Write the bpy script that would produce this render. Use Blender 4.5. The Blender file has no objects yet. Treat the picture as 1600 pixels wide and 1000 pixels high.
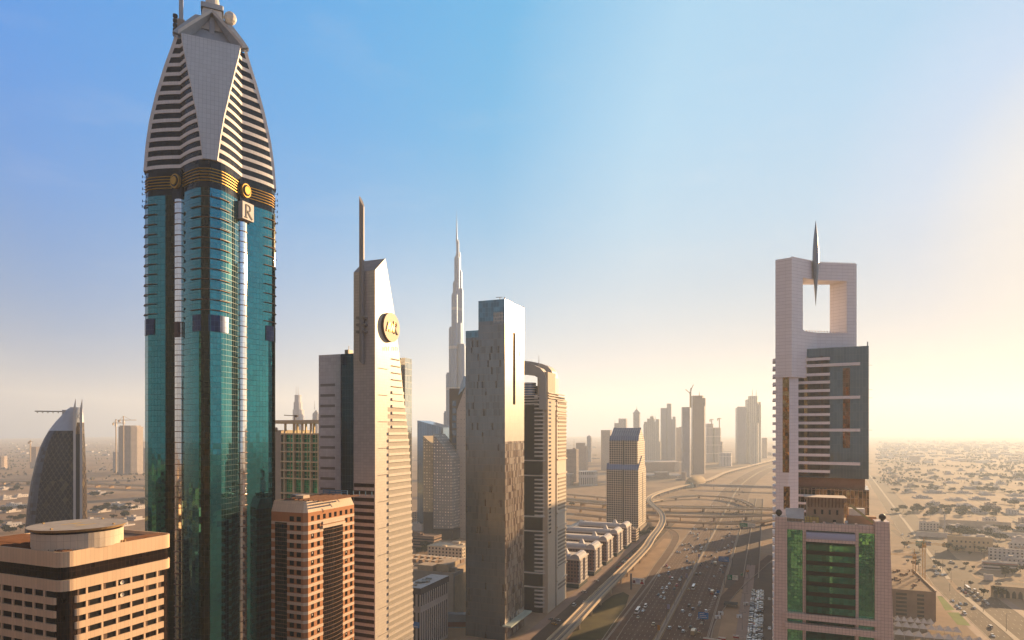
import bpy, bmesh, math, random
from mathutils import Vector, Matrix
random.seed(7)
R = math.radians
scn = bpy.context.scene
COL = scn.collection
# ------------------------------------------------------------------ camera
H, HZ, FP = 150.0, 672.0, 1000.0          # eye height, horizon row and focal length in photo pixels (1600 x 1000)
cd = bpy.data.cameras.new('camera'); cam = bpy.data.objects.new('camera', cd); COL.objects.link(cam)
cam.location = (0, 0, H); cam.rotation_euler = (R(90), 0, 0)
cd.sensor_fit = 'HORIZONTAL'; cd.sensor_width = 36; cd.lens = 36 * FP / 1600
cd.shift_y = (HZ - 500) / 1600
cd.clip_start = 1; cd.clip_end = 60000
scn.camera = cam
# ------------------------------------------------------------------ sky and sun
EXPO = 1.55
SKY_GAIN = 1.0 / (.15 * 2 ** EXPO)
SUN_AZ, SUN_EL = R(47), R(13)             # azimuth measured from straight ahead (+Y) towards the right (+X)
w = bpy.data.worlds.new('World'); scn.world = w; w.use_nodes = True
nt = w.node_tree; nt.nodes.clear()
out = nt.nodes.new('ShaderNodeOutputWorld'); bg = nt.nodes.new('ShaderNodeBackground')
sky = nt.nodes.new('ShaderNodeTexSky'); sky.sky_type = 'NISHITA'; sky.sun_disc = False
sky.sun_elevation = SUN_EL; sky.sun_rotation = SUN_AZ
sky.altitude = 150; sky.air_density = 1.2; sky.dust_density = 1.0; sky.ozone_density = 3.0
# the physical sky, graded like the photograph's: deep blue away from the sun, white round it, a mauve to cream band along the horizon
SUN_DIR = Vector((math.sin(SUN_AZ) * math.cos(SUN_EL), math.cos(SUN_AZ) * math.cos(SUN_EL), math.sin(SUN_EL)))
def wnode(kind, **kw):
    n = nt.nodes.new(kind)
    for k_, v_ in kw.items(): setattr(n, k_, v_)
    return n
def wramp(stops, fac):
    n = wnode('ShaderNodeValToRGB'); e = n.color_ramp.elements
    while len(e) < len(stops): e.new(.5)
    for k_, (p_, c_) in enumerate(stops): e[k_].position = p_; e[k_].color = (*c_, 1)
    nt.links.new(fac, n.inputs[0]); return n.outputs[0]
def srgb(*c): return tuple((x / 255 / 12.92) if x < 11 else ((x / 255 + .055) / 1.055) ** 2.4 for x in c)
geo = wnode('ShaderNodeTexCoord'); dt = wnode('ShaderNodeVectorMath', operation='DOT_PRODUCT')
nt.links.new(geo.outputs['Generated'], dt.inputs[0]); dt.inputs[1].default_value = SUN_DIR
dpos = wnode('ShaderNodeMapRange'); dpos.inputs[1].default_value = -1; dpos.inputs[2].default_value = 1; nt.links.new(dt.outputs['Value'], dpos.inputs[0])
sep = wnode('ShaderNodeSeparateXYZ'); nt.links.new(geo.outputs['Generated'], sep.inputs[0])
P_ = lambda d_: (d_ + 1) / 2
zen = wramp([(0, (.12, .17, .28)), (P_(-.3), (.06, .18, .42)), (P_(.17), (0, .27, .79)), (P_(.5), (0, .35, .80)), (P_(.68), (.02, .41, .79)), (P_(.82), (.28, .60, .86)), (P_(.93), (.27, .56, .83)), (P_(.97), (.38, .58, .84)), (1, (.8, .75, .7))], dpos.outputs[0])
hor = wramp([(0, (.38, .33, .31)), (P_(-.35), (.36, .33, .34)), (P_(.17), (.05, .24, .46)), (P_(.6), (.60, .67, .72)), (P_(.82), (.44, .46, .54)), (1, (.14, .20, .30))], dpos.outputs[0])
ele = wramp([(0.0, (1, 1, 1)), (.05, (.92, .92, .92)), (.17, (.5, .5, .5)), (.30, (.14, .14, .14)), (.42, (0, 0, 0))], sep.outputs[2])
gx_ = wnode('ShaderNodeMix', data_type='RGBA'); nt.links.new(ele, gx_.inputs[0]); nt.links.new(zen, gx_.inputs[6]); nt.links.new(hor, gx_.inputs[7])
zf = wramp([(.56, (0, 0, 0)), (.78, (1, 1, 1))], sep.outputs[2]); gz_ = wnode('ShaderNodeMix', data_type='RGBA'); nt.links.new(zf, gz_.inputs[0]); nt.links.new(gx_.outputs[2], gz_.inputs[6]); gz_.inputs[7].default_value = (.24, .23, .25, 1); gx_ = gz_  # dim grey zenith, above the view, added to weaken the blue fill
# thin streaks of high cloud
cm = wnode('ShaderNodeMapping'); cm.inputs['Scale'].default_value = (2.2, 2.2, 9); cm.inputs['Rotation'].default_value = (0, .35, .2); nt.links.new(geo.outputs['Generated'], cm.inputs[0])
cn = wnode('ShaderNodeTexNoise'); cn.inputs['Scale'].default_value = 2.3; cn.inputs['Detail'].default_value = 7; cn.inputs['Roughness'].default_value = .58; nt.links.new(cm.outputs[0], cn.inputs['Vector'])
cr = wramp([(.55, (0, 0, 0)), (.82, (.09, .09, .09))], cn.outputs[0])
cx_ = wnode('ShaderNodeMix', data_type='RGBA'); nt.links.new(cr, cx_.inputs[0]); nt.links.new(gx_.outputs[2], cx_.inputs[6]); cx_.inputs[7].default_value = (*srgb(250, 240, 235), 1)
sc_ = wnode('ShaderNodeVectorMath', operation='SCALE'); nt.links.new(cx_.outputs[2], sc_.inputs[0]); sc_.inputs['Scale'].default_value = SKY_GAIN
mx_ = wnode('ShaderNodeMix', data_type='RGBA'); mx_.inputs[0].default_value = .985; nt.links.new(sky.outputs[0], mx_.inputs[6]); nt.links.new(sc_.outputs[0], mx_.inputs[7])
nt.links.new(mx_.outputs[2], bg.inputs[0])
bg.inputs[1].default_value = 0.15
nt.links.new(bg.outputs[0], out.inputs[0])
sd = bpy.data.lights.new('sun', 'SUN'); sd.energy = 5.0; sd.angle = R(0.6); sd.color = (1.0, 0.66, 0.34)
sun = bpy.data.objects.new('sun', sd); COL.objects.link(sun)
S = Vector((math.sin(SUN_AZ) * math.cos(SUN_EL), math.cos(SUN_AZ) * math.cos(SUN_EL), math.sin(SUN_EL)))
sun.rotation_euler = S.to_track_quat('Z', 'Y').to_euler(); sun.location = (0, 0, 1500)
vs = scn.view_settings; scn.display_settings.display_device = 'sRGB'
vs.view_transform = 'Standard'; vs.look = 'None'; vs.gamma = 1; vs.use_curve_mapping = False; vs.exposure = EXPO
cy = scn.cycles
cy.use_denoising = True
try: cy.denoiser = 'OPENIMAGEDENOISE'
except Exception: pass
cy.max_bounces = 6; cy.diffuse_bounces = 2; cy.glossy_bounces = 3; cy.transmission_bounces = 2; cy.volume_bounces = 1; cy.transparent_max_bounces = 8
cy.caustics_reflective = False; cy.caustics_refractive = False; cy.sample_clamp_indirect = 6
# ------------------------------------------------------------------ node materials
def newmat(name):
    m = bpy.data.materials.new(name); m.use_nodes = True
    t = m.node_tree; b = t.nodes['Principled BSDF']
    return m, t, b
def N(t, kind, **kw):
    n = t.nodes.new(kind)
    for k, v in kw.items(): setattr(n, k, v)
    return n
def math_(t, op, a, b=None, c=None):
    n = t.nodes.new('ShaderNodeMath'); n.operation = op
    for i, v in enumerate((a, b, c)):
        if v is None: continue
        if isinstance(v, (int, float)): n.inputs[i].default_value = v
        else: t.links.new(v, n.inputs[i])
    return n.outputs[0]
def mix(t, f, a, b, typ='MIX'):
    n = t.nodes.new('ShaderNodeMix'); n.data_type = 'RGBA'; n.blend_type = typ
    for s, v in ((n.inputs[0], f), (n.inputs[6], a), (n.inputs[7], b)):
        if isinstance(v, (int, float)): s.default_value = v
        elif isinstance(v, (tuple, list)): s.default_value = (*v[:3], 1)
        else: t.links.new(v, s)
    return n.outputs[2]
def noise(t, vec, scale, detail=3, rough=.55):
    n = t.nodes.new('ShaderNodeTexNoise'); n.inputs['Scale'].default_value = scale
    n.inputs['Detail'].default_value = detail; n.inputs['Roughness'].default_value = rough
    if vec is not None: t.links.new(vec, n.inputs['Vector'])
    return n.outputs[0]
def ramp(t, f, *stops):
    n = t.nodes.new('ShaderNodeValToRGB'); e = n.color_ramp.elements
    while len(e) < len(stops): e.new(.5)
    for k, (p, c) in enumerate(stops):
        e[k].position = p; e[k].color = (*c, 1) if isinstance(c, tuple) else (c, c, c, 1)
    t.links.new(f, n.inputs[0]); return n.outputs[0]
_M = {}
def plain(name, col, rough=.8, metal=0., var=.25, scale=.35, spec=.3):
    """a solid colour with soft weathering"""
    if name in _M: return _M[name]
    m, t, b = newmat(name)
    tc = N(t, 'ShaderNodeTexCoord')
    n1 = noise(t, tc.outputs['Object'], scale, 5, .62)
    f = ramp(t, n1, (.25, 1 - var), (.75, 1 + var * .4))
    c = mix(t, 1.0, col, f, 'MULTIPLY')
    t.links.new(c, b.inputs['Base Color'])
    b.inputs['Roughness'].default_value = rough; b.inputs['Metallic'].default_value = metal
    b.inputs['Specular IOR Level'].default_value = spec
    _M[name] = m; return m
def panel(name, col, pw, ph, gap=.08, gapcol=None, rough=.6, metal=0., var=.1, tilt=0., stain=.15, gx=None, spec=.4, wob=0., offx=0., offz=0., alt=None, altp=0.):
    """cladding or curtain wall: panels pw x ph metres (uv is in metres), joints, a little difference from panel to panel"""
    if name in _M: return _M[name]
    m, t, b = newmat(name)
    uv = N(t, 'ShaderNodeUVMap'); sx = N(t, 'ShaderNodeSeparateXYZ'); t.links.new(uv.outputs[0], sx.inputs[0])
    u = math_(t, 'DIVIDE', math_(t, 'ADD', sx.outputs[0], offx), pw); v = math_(t, 'DIVIDE', math_(t, 'ADD', sx.outputs[1], offz), ph)
    fu, fv = math_(t, 'FRACT', u), math_(t, 'FRACT', v)
    gx = gap if gx is None else gx
    lu = math_(t, 'LESS_THAN', fu, gx / pw); lv = math_(t, 'LESS_THAN', fv, gap / ph)
    line = math_(t, 'MAXIMUM', lu, lv)
    cell = N(t, 'ShaderNodeCombineXYZ')
    t.links.new(math_(t, 'FLOOR', u), cell.inputs[0]); t.links.new(math_(t, 'FLOOR', v), cell.inputs[1])
    wn = N(t, 'ShaderNodeTexWhiteNoise'); wn.noise_dimensions = '2D'; t.links.new(cell.outputs[0], wn.inputs['Vector'])
    tc = N(t, 'ShaderNodeTexCoord')
    st = noise(t, tc.outputs['Object'], .06, 6, .65)
    k = math_(t, 'ADD', math_(t, 'MULTIPLY', wn.outputs['Value'], 2 * var), 1 - var)
    k = math_(t, 'MULTIPLY', k, math_(t, 'ADD', math_(t, 'MULTIPLY', st, 2 * stain), 1 - stain))
    base = col
    if alt is not None: base = mix(t, math_(t, 'LESS_THAN', wn.outputs['Value'], altp), col, alt)
    cc = N(t, 'ShaderNodeCombineXYZ')
    for i in range(3): t.links.new(k, cc.inputs[i])
    c = mix(t, 1.0, base, cc.outputs[0], 'MULTIPLY')
    c = mix(t, line, c, gapcol if gapcol else tuple(x * .45 for x in col))
    t.links.new(c, b.inputs['Base Color'])
    b.inputs['Roughness'].default_value = rough; b.inputs['Specular IOR Level'].default_value = spec
    if metal > .3:
        t.links.new(math_(t, 'ADD', math_(t, 'MULTIPLY', line, .4), rough), b.inputs['Roughness'])
        t.links.new(math_(t, 'MULTIPLY', math_(t, 'SUBTRACT', 1.0, math_(t, 'MULTIPLY', line, .8)), metal), b.inputs['Metallic'])
    else: b.inputs['Metallic'].default_value = metal
    if tilt > 0:
        g = N(t, 'ShaderNodeNewGeometry')
        sub = N(t, 'ShaderNodeVectorMath', operation='SUBTRACT'); t.links.new(wn.outputs['Color'], sub.inputs[0]); sub.inputs[1].default_value = (.5, .5, .5)
        sc = N(t, 'ShaderNodeVectorMath', operation='SCALE'); t.links.new(sub.outputs[0], sc.inputs[0]); sc.inputs['Scale'].default_value = tilt
        ad = N(t, 'ShaderNodeVectorMath', operation='ADD'); t.links.new(g.outputs['Normal'], ad.inputs[0]); t.links.new(sc.outputs[0], ad.inputs[1])
        last = ad.outputs[0]
        if wob > 0:
            nz = N(t, 'ShaderNodeTexNoise'); nz.inputs['Scale'].default_value = .28; nz.inputs['Detail'].default_value = 2; t.links.new(tc.outputs['Object'], nz.inputs['Vector'])
            s2 = N(t, 'ShaderNodeVectorMath', operation='SUBTRACT'); t.links.new(nz.outputs['Color'], s2.inputs[0]); s2.inputs[1].default_value = (.5, .5, .5)
            c2 = N(t, 'ShaderNodeVectorMath', operation='SCALE'); t.links.new(s2.outputs[0], c2.inputs[0]); c2.inputs['Scale'].default_value = wob
            a2 = N(t, 'ShaderNodeVectorMath', operation='ADD'); t.links.new(last, a2.inputs[0]); t.links.new(c2.outputs[0], a2.inputs[1]); last = a2.outputs[0]
        no = N(t, 'ShaderNodeVectorMath', operation='NORMALIZE'); t.links.new(last, no.inputs[0]); t.links.new(no.outputs[0], b.inputs['Normal'])
    _M[name] = m; return m
def windowed(name, wall, glass, pw, ph, wx=.6, wz=.55, gr=.12, wr=.75, var=.12, lit=0.0, offx=0., offz=0.):
    """wall with a regular window in every cell, for buildings too far away to show reveals"""
    if name in _M: return _M[name]
    m, t, b = newmat(name)
    uv = N(t, 'ShaderNodeUVMap'); sx = N(t, 'ShaderNodeSeparateXYZ'); t.links.new(uv.outputs[0], sx.inputs[0])
    u = math_(t, 'DIVIDE', math_(t, 'ADD', sx.outputs[0], offx), pw); v = math_(t, 'DIVIDE', math_(t, 'ADD', sx.outputs[1], offz), ph)
    a = math_(t, 'ABSOLUTE', math_(t, 'SUBTRACT', math_(t, 'FRACT', u), .5)); c_ = math_(t, 'ABSOLUTE', math_(t, 'SUBTRACT', math_(t, 'FRACT', v), .5))
    win = math_(t, 'MULTIPLY', math_(t, 'LESS_THAN', a, wx / 2), math_(t, 'LESS_THAN', c_, wz / 2))
    g = N(t, 'ShaderNodeNewGeometry'); sn = N(t, 'ShaderNodeSeparateXYZ'); t.links.new(g.outputs['True Normal'], sn.inputs[0])
    win = math_(t, 'MULTIPLY', win, math_(t, 'LESS_THAN', math_(t, 'ABSOLUTE', sn.outputs[2]), .7))
    cell = N(t, 'ShaderNodeCombineXYZ'); t.links.new(math_(t, 'FLOOR', u), cell.inputs[0]); t.links.new(math_(t, 'FLOOR', v), cell.inputs[1])
    wn = N(t, 'ShaderNodeTexWhiteNoise'); wn.noise_dimensions = '2D'; t.links.new(cell.outputs[0], wn.inputs['Vector'])
    tc = N(t, 'ShaderNodeTexCoord'); st = noise(t, tc.outputs['Object'], .05, 5, .6)
    wc = mix(t, 1.0, wall, ramp(t, st, (.25, 1 - var), (.75, 1 + var * .5)), 'MULTIPLY')
    gc = mix(t, 1.0, glass, ramp(t, wn.outputs['Value'], (0, .5), (1, 1.5)), 'MULTIPLY')
    t.links.new(mix(t, win, wc, gc), b.inputs['Base Color'])
    t.links.new(math_(t, 'ADD', math_(t, 'MULTIPLY', win, gr - wr), wr), b.inputs['Roughness'])
    t.links.new(math_(t, 'MULTIPLY', win, .45), b.inputs['Metallic'])
    b.inputs['Specular IOR Level'].default_value = .35
    _M[name] = m; return m
# ------------------------------------------------------------------ mesh builder
class MB:
    def __init__(s): s.v = []; s.f = []; s.m = []; s.uv = []; s.mats = []; s.sm = []
    def mi(s, mat):
        if mat not in s.mats: s.mats.append(mat)
        return s.mats.index(mat)
    def face(s, pts, mat, uv=None, smooth=False):
        i = len(s.v); s.v += [tuple(p) for p in pts]; s.f.append(tuple(range(i, i + len(pts)))); s.m.append(s.mi(mat)); s.sm.append(smooth)
        if uv is None:
            n = Vector((0, 0, 0)); P = [Vector(p) for p in pts]
            for a in range(len(P)):
                p, q = P[a], P[(a + 1) % len(P)]
                n += Vector(((p.y - q.y) * (p.z + q.z), (p.z - q.z) * (p.x + q.x), (p.x - q.x) * (p.y + q.y)))
            if n.length > 0: n.normalize()
            if abs(n.z) < .92:
                h = Vector((-n.y, n.x, 0)).normalized(); uv = [(p.dot(h), p.z) for p in P]
            else: uv = [(p.x, p.y) for p in P]
        s.uv += list(uv)
    def prism(s, lo, z0, z1, mat, hi=None, top=None, bot=False, cap=True, uvarc=False, smooth=False):
        """lo: ccw xy outline (seen from above)"""
        hi = hi or lo; n = len(lo); arc = [0.]
        for i in range(n): arc.append(arc[-1] + math.dist(lo[i][:2], lo[(i + 1) % n][:2]))
        for i in range(n):
            a, b = lo[i], lo[(i + 1) % n]; c, d = hi[(i + 1) % n], hi[i]
            if math.dist(a, b) < 1e-4 and math.dist(c, d) < 1e-4: continue
            uv = [(arc[i], z0), (arc[i + 1], z0), (arc[i + 1], z1), (arc[i], z1)] if uvarc else None
            s.face([(a[0], a[1], z0), (b[0], b[1], z0), (c[0], c[1], z1), (d[0], d[1], z1)], mat[i] if isinstance(mat, (list, tuple)) else mat, uv, smooth)
        tm = top or (mat[0] if isinstance(mat, (list, tuple)) else mat)
        if cap: s.face([(p[0], p[1], z1) for p in hi], tm)
        if bot: s.face([(p[0], p[1], z0) for p in reversed(lo)], tm)
        return s
    def box(s, x0, x1, y0, y1, z0, z1, mat, top=None, bot=True):
        return s.prism([(x0, y0), (x1, y0), (x1, y1), (x0, y1)], z0, z1, mat, top=top, bot=bot)
    def cyl(s, x, y, r, z0, z1, mat, n=16, r1=None, top=None, bot=False, smooth=True):
        r1 = r if r1 is None else r1
        lo = [(x + r * math.cos(2 * math.pi * i / n), y + r * math.sin(2 * math.pi * i / n)) for i in range(n)]
        hi = [(x + r1 * math.cos(2 * math.pi * i / n), y + r1 * math.sin(2 * math.pi * i / n)) for i in range(n)]
        return s.prism(lo, z0, z1, mat, hi, top=top, bot=bot, uvarc=True, smooth=False)
    def beam(s, a, b, w, h, mat, up=(0, 0, 1)):
        a, b = Vector(a), Vector(b); d = (b - a).normalized(); upv = Vector(up)
        if abs(d.dot(upv)) > .98: upv = Vector((1, 0, 0))
        sx = d.cross(upv).normalized(); sz = sx.cross(d)
        q = [a - sx * w / 2 - sz * h / 2, a + sx * w / 2 - sz * h / 2, a + sx * w / 2 + sz * h / 2, a - sx * w / 2 + sz * h / 2]
        q2 = [p + (b - a) for p in q]
        for i in range(4):
            j = (i + 1) % 4; s.face([q[i], q[j], q2[j], q2[i]], mat)
        s.face(q[::-1], mat); s.face(q2, mat)
        return s
    def build(s, name, parent=None, loc=None, rz=None, recalc=False):
        me = bpy.data.meshes.new(name); me.from_pydata(s.v, [], s.f)
        for m in s.mats: me.materials.append(m)
        me.polygons.foreach_set('material_index', s.m)
        me.polygons.foreach_set('use_smooth', s.sm)
        ul = me.uv_layers.new(name='UVMap'); ul.data.foreach_set('uv', [c for p in s.uv for c in p])
        if recalc:
            bm = bmesh.new(); bm.from_mesh(me); bmesh.ops.remove_doubles(bm, verts=bm.verts, dist=1e-4); bmesh.ops.recalc_face_normals(bm, faces=bm.faces); bm.to_mesh(me); bm.free()
        me.update()
        o = bpy.data.objects.new(name, me); COL.objects.link(o)
        if parent is not None: o.parent = parent
        if loc is not None: o.location = loc
        if rz is not None: o.rotation_euler = (0, 0, rz)
        return o
def tag(o, label=None, cat=None, group=None, kind=None):
    if label: o['label'] = label
    if cat: o['category'] = cat
    if group: o['group'] = group
    if kind: o['kind'] = kind
    return o
def empty(name, loc, rz=0., **kw):
    o = bpy.data.objects.new(name, None); COL.objects.link(o); o.location = loc; o.rotation_euler = (0, 0, rz)
    o.empty_display_size = 2
    return tag(o, **kw)
def dup(o, loc=None, rz=None, parent=None, **kw):
    c = o.copy(); COL.objects.link(c)
    if parent is not None: c.parent = parent
    if loc is not None: c.location = loc
    if rz is not None: c.rotation_euler = (0, 0, rz)
    for ch in KIDS.get(o.name, ()): dup(ch, parent=c)
    return tag(c, **kw)
KIDS = {}
def proto(o):
    """remember a thing's children so that dup() can copy them without scanning the scene"""
    for ch in [x for x in COL.objects if x.parent is o]:
        KIDS.setdefault(o.name, []).append(ch); proto(ch)
    return o
# ------------------------------------------------------------------ the street grid: u runs along the highway, v to its right
U = Vector((.3714, .9285, 0)); V = Vector((.9285, -.3714, 0)); RZ = -math.atan2(.3714, .9285)
def W(v, u, z=0.): p = V * v + U * u; return (p.x, p.y, z)
def gp(px, py, z=0.):                     # a point at height z from its place in the photo
    d = (H - z) * FP / (py - HZ); return ((px - 800) * d / FP, d, z)
class F:
    """a plot on the street grid: origin at the near corner, x to the right along V, y away along U"""
    def __init__(s, px, Y): s.o = Vector(((px - 800) * Y / FP, Y, 0))
    def fx(s, px, y=0.):
        k = (px - 800) / FP; o = s.o + U * y; return (k * o.y - o.x) / (V.x - k * V.y)
    def ry(s, px, x=0.):
        k = (px - 800) / FP; o = s.o + V * x; return (k * o.y - o.x) / (U.x - k * U.y)
    def z(s, py, x=0., y=0.): return H - (py - HZ) * (s.o + V * x + U * y).y / FP
    def root(s, name, label, cat, group=None): return empty(name, s.o, RZ, label=label, cat=cat, group=group)
def rrect(x0, x1, y0, y1, r, n=5):
    p = []
    for cx, cy, a in ((x1 - r, y0 + r, -90), (x1 - r, y1 - r, 0), (x0 + r, y1 - r, 90), (x0 + r, y0 + r, 180)):
        for i in range(n + 1):
            t = R(a + 90 * i / n); p.append((cx + r * math.cos(t), cy + r * math.sin(t)))
    return p
# ------------------------------------------------------------------ haze, ground
def vol_box():
    b = MB(); m = bpy.data.materials.new('haze'); m.use_nodes = True; t = m.node_tree; t.nodes.clear()
    o = t.nodes.new('ShaderNodeOutputMaterial'); p = t.nodes.new('ShaderNodeVolumePrincipled')
    p.inputs['Density'].default_value = HAZE_D; p.inputs['Anisotropy'].default_value = HAZE_G; p.inputs['Color'].default_value = HAZE_C
    t.links.new(p.outputs[0], o.inputs['Volume'])
    b.box(-9000, 12000, -2500, 15000, -1, 845, m)
    h = b.build('haze'); h['kind'] = 'stuff'; return h
HAZE_D, HAZE_G, HAZE_C = .000132, .22, (.76, .87, 1.0, 1)
vol_box()
def ground_mat():
    m, t, b = newmat('sandy_ground')
    tc = N(t, 'ShaderNodeTexCoord')
    n1 = noise(t, tc.outputs['Object'], .004, 8, .62); n2 = noise(t, tc.outputs['Object'], .05, 6, .7); n3 = noise(t, tc.outputs['Object'], .0013, 4, .5)
    c = ramp(t, n1, (.3, (.19, .125, .08)), (.52, (.34, .225, .14)), (.72, (.39, .28, .19)))
    c = mix(t, ramp(t, n2, (.42, 0.), (.7, .55)), c, (.17, .125, .085))
    c = mix(t, ramp(t, n3, (.5, 0.), (.75, .4)), c, (.42, .32, .22))
    t.links.new(c, b.inputs['Base Color']); b.inputs['Roughness'].default_value = .95; b.inputs['Specular IOR Level'].default_value = .1
    return m
g = MB(); g.face([(-8900, -2400, 0), (11900, -2400, 0), (11900, 14900, 0), (-8900, 14900, 0)], ground_mat())
tag(g.build('ground'), kind='structure')
# ------------------------------------------------------------------ concrete office block, lower left
def concrete_office():
    f = F(97, 168); L = f.ry(272); WD = -f.fx(-60)
    zt = f.z(864); z1 = zt - 4.1; z2 = z1 - 3.4; z3 = z2 - 3.0; FL = 3.52
    conc = panel('peach_concrete', (.66, .45, .28), 1.25, 40, gap=.05, gx=.05, rough=.85, var=.05, stain=.16, gapcol=(.40, .29, .20))
    dark = panel('bronze_glass', (.014, .008, .006), 1.3, 1.65, gap=.07, gapcol=(.06, .032, .018), rough=.14, metal=.08, spec=.22, var=.35, tilt=.02)
    room = plain('dark_room', (.010, .007, .006), .4, 0, .5, .8, .2)
    roofm = plain('brown_roof', (.20, .13, .085), .9, 0, .4)
    r = f.root('office_block', 'beige concrete office block with a round rooftop helipad drum and a dark glass belt', 'office block')
    c = MB(); c.prism(rrect(-WD, -.5, .5, L - .5, 2.6), 0, z3 + .2, dark, top=roofm); c.build('glass_core', r)
    rr = rrect(-WD, 0, 0, L, 3.0)
    inn = rrect(-WD + .4, -.4, .4, L - .4, 2.6)
    p = MB(); p.prism(rr, z3, z2, conc, bot=True); p.build('lower_parapet', r)
    g = MB(); g.prism(inn, z2, z1, dark); g.build('window_belt', r)
    p = MB(); p.prism(rr, z1, zt - .9, conc, top=roofm, bot=True)
    t = .5; ri = rrect(-WD + t, -t, t, L - t, 2.5)
    n = len(rr)
    for i in range(n):
        j = (i + 1) % n
        p.face([(*rr[i], zt - .9), (*rr[j], zt - .9), (*rr[j], zt), (*rr[i], zt)], conc)
        p.face([(*ri[j], zt - .9), (*ri[i], zt - .9), (*ri[i], zt), (*ri[j], zt)], conc)
        p.face([(*rr[i], zt), (*rr[j], zt), (*ri[j], zt), (*ri[i], zt)], conc)
    p.build('roof_parapet', r)
    # balcony bands: right face and front face, each with a rounded end towards the glass corner
    ya, yb = f.ry(117, 0), f.ry(256, 0)
    xa = f.fx(86)
    bandR = [(-1.7, ya + 1.2)] + [(-1.2 + 1.2 * math.cos(R(a)), ya + 1.2 + 1.2 * math.sin(R(a))) for a in (-150, -120, -90, -60, -30, 0)] + [(0, yb), (-1.7, yb)]
    bandF = [(-WD, 0)] + [(xa - 1.2 + 1.2 * math.cos(R(a)), 1.2 + 1.2 * math.sin(R(a))) for a in (-90, -60, -30, 0, 30, 60)] + [(xa - 1.2, 1.7), (-WD, 1.7)]
    zb = z3 - 1.75
    bm = MB(); bm.prism(bandR, -1.85, 0, conc, bot=True); o1 = bm.build('balcony_band', r)
    bm = MB(); bm.prism(bandF, -1.85, 0, conc, bot=True); o2 = bm.build('balcony_band', r)
    k = 0; ys = [f.ry(px) for px in (136.4, 160.6, 183.6, 205.6, 226.6, 246.3)]
    xs = [f.fx(px) for px in (68, 51.2, 35.2, 18.7, 1.2, -17)]
    zz = zb
    while zz > 4:
        if k == 0: o1.location.z = o2.location.z = zz
        else:
            for o in (o1, o2): q = o.copy(); COL.objects.link(q); q.location = (0, 0, zz)
        k += 1; zz -= FL
    for y in ys:
        m = MB(); m.box(-.9, -.12, y - .27, y + .27, 0, z3, conc); m.build('pilaster', r)
    for x in xs:
        m = MB(); m.box(x - .36, x + .36, .12, .9, 0, z3, conc); m.build('pilaster', r)
    # the windows that show, one mesh each, set in the loggias
    cut = plain('curtain', (.16, .10, .07), .9, 0, .5, .9)
    for fl in range(5):
        za = zb - FL * fl
        yy = [ya + .6] + ys + [yb]
        for a, b in zip(yy, yy[1:]):
            m = MB(); m.box(-.53, -.46, a + .3, b - .3, za + .01, za + 1.76, room)
            if random.random() < .55:
                q = random.uniform(.3, 1.2); m.box(-.46, -.43, a + .4, a + .4 + q, za + .03, za + 1.7, cut)
            m.build('window', r)
        xx = [xa - .6] + xs
        for a, b in zip(xx, xx[1:]):
            m = MB(); m.box(b + .4, a - .4, .46, .53, za + .01, za + 1.76, room); m.build('window', r)
    # drum and helipad
    pad = plain('helipad_grey', (.42, .36, .30), .8, 0, .25, .5); ylw = plain('helipad_paint', (.62, .40, .08), .7); tan = panel('drum_panels', (.60, .47, .34), 1.6, 40, gap=.06, gx=.06, var=.06, rough=.85, stain=.2, gapcol=(.38, .28, .19)); och = plain('ochre_rim', (.50, .33, .16), .8, 0, .25)
    dx, dy = -9.6, 11.5
    while True:
        q = f.o + V * dx + U * dy
        e = (122.5 - 800) - q.x / q.y * 1000
        if abs(e) < .2: break
        dx += e * .05
    q = f.o + V * dx + U * dy; zc = H - (819 - HZ) * q.y / FP; rad = 62.5 * q.y / FP
    d = MB(); d.cyl(dx, dy, rad * .965, zt - .2, zc - 1.35, tan, 48); d.build('helipad_drum', r)
    d = MB(); d.cyl(dx, dy, rad * .93, zc - 1.35, zc - .75, dark, 48); d.build('drum_slot', r)
    d = MB(); d.cyl(dx, dy, rad * .99, zc - .75, zc, och, 48, r1=rad * 1.06, top=pad, bot=True)
    for (a, b, c_, e) in ((-3.4, -2.6, -3, 3), (2.6, 3.4, -3, 3), (-2.6, 2.6, -.4, .4)):
        d.face([(dx + a, dy + c_, zc + .01), (dx + b, dy + c_, zc + .01), (dx + b, dy + e, zc + .01), (dx + a, dy + e, zc + .01)], ylw)
    for a in range(4):
        an = R(a * 90 + 20); d.box(dx + rad * .9 * math.cos(an) - .25, dx + rad * .9 * math.cos(an) + .25, dy + rad * .9 * math.sin(an) - .25, dy + rad * .9 * math.sin(an) + .25, zc + .02, zc + .4, och)
    d.build('helipad', r)
    wood = plain('rust_steel', (.20, .085, .04), .85, 0, .4, .6)
    # steel trellis over the roof
    def trellis(x0, x1, y0, y1):
        m = MB(); z = zt - .1
        x = x0
        while x <= x1: m.box(x, x + .16, y0, y1, z, z + .3, wood); x += .95
        for y in (y0 + .2, (y0 + y1) / 2, y1 - .4): m.box(x0, x1, y, y + .2, z - .32, z - .02, wood)
        for x in (x0 + .2, x1 - .3):
            for y in (y0 + .2, y1 - .4): m.box(x, x + .2, y, y + .2, zt - .9, z - .02, wood)
        m.build('roof_trellis', r)
    trellis(-WD + 1, -6.6, 1.0, 3.9); trellis(-5.5, -.9, 1.6, 3.6); trellis(-5.6, -1.0, 18.4, L - 1.2); trellis(-WD + 1, -17.8, 5, 16)
    m = MB(); y = 13.5
    for i in range(6): m.box(-1.4, -1.0, y + i * 1.0, y + i * 1.0 + .3, zt - .9, zt + .5, och)
    m.box(-3.2, -.9, 7.4, 13.2, zt - .9, zt + .1, tan); m.box(-2.9, -2.0, 4.4, 6.4, zt - .9, zt + .35, conc)
    m.build('roof_plant', r)
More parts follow.
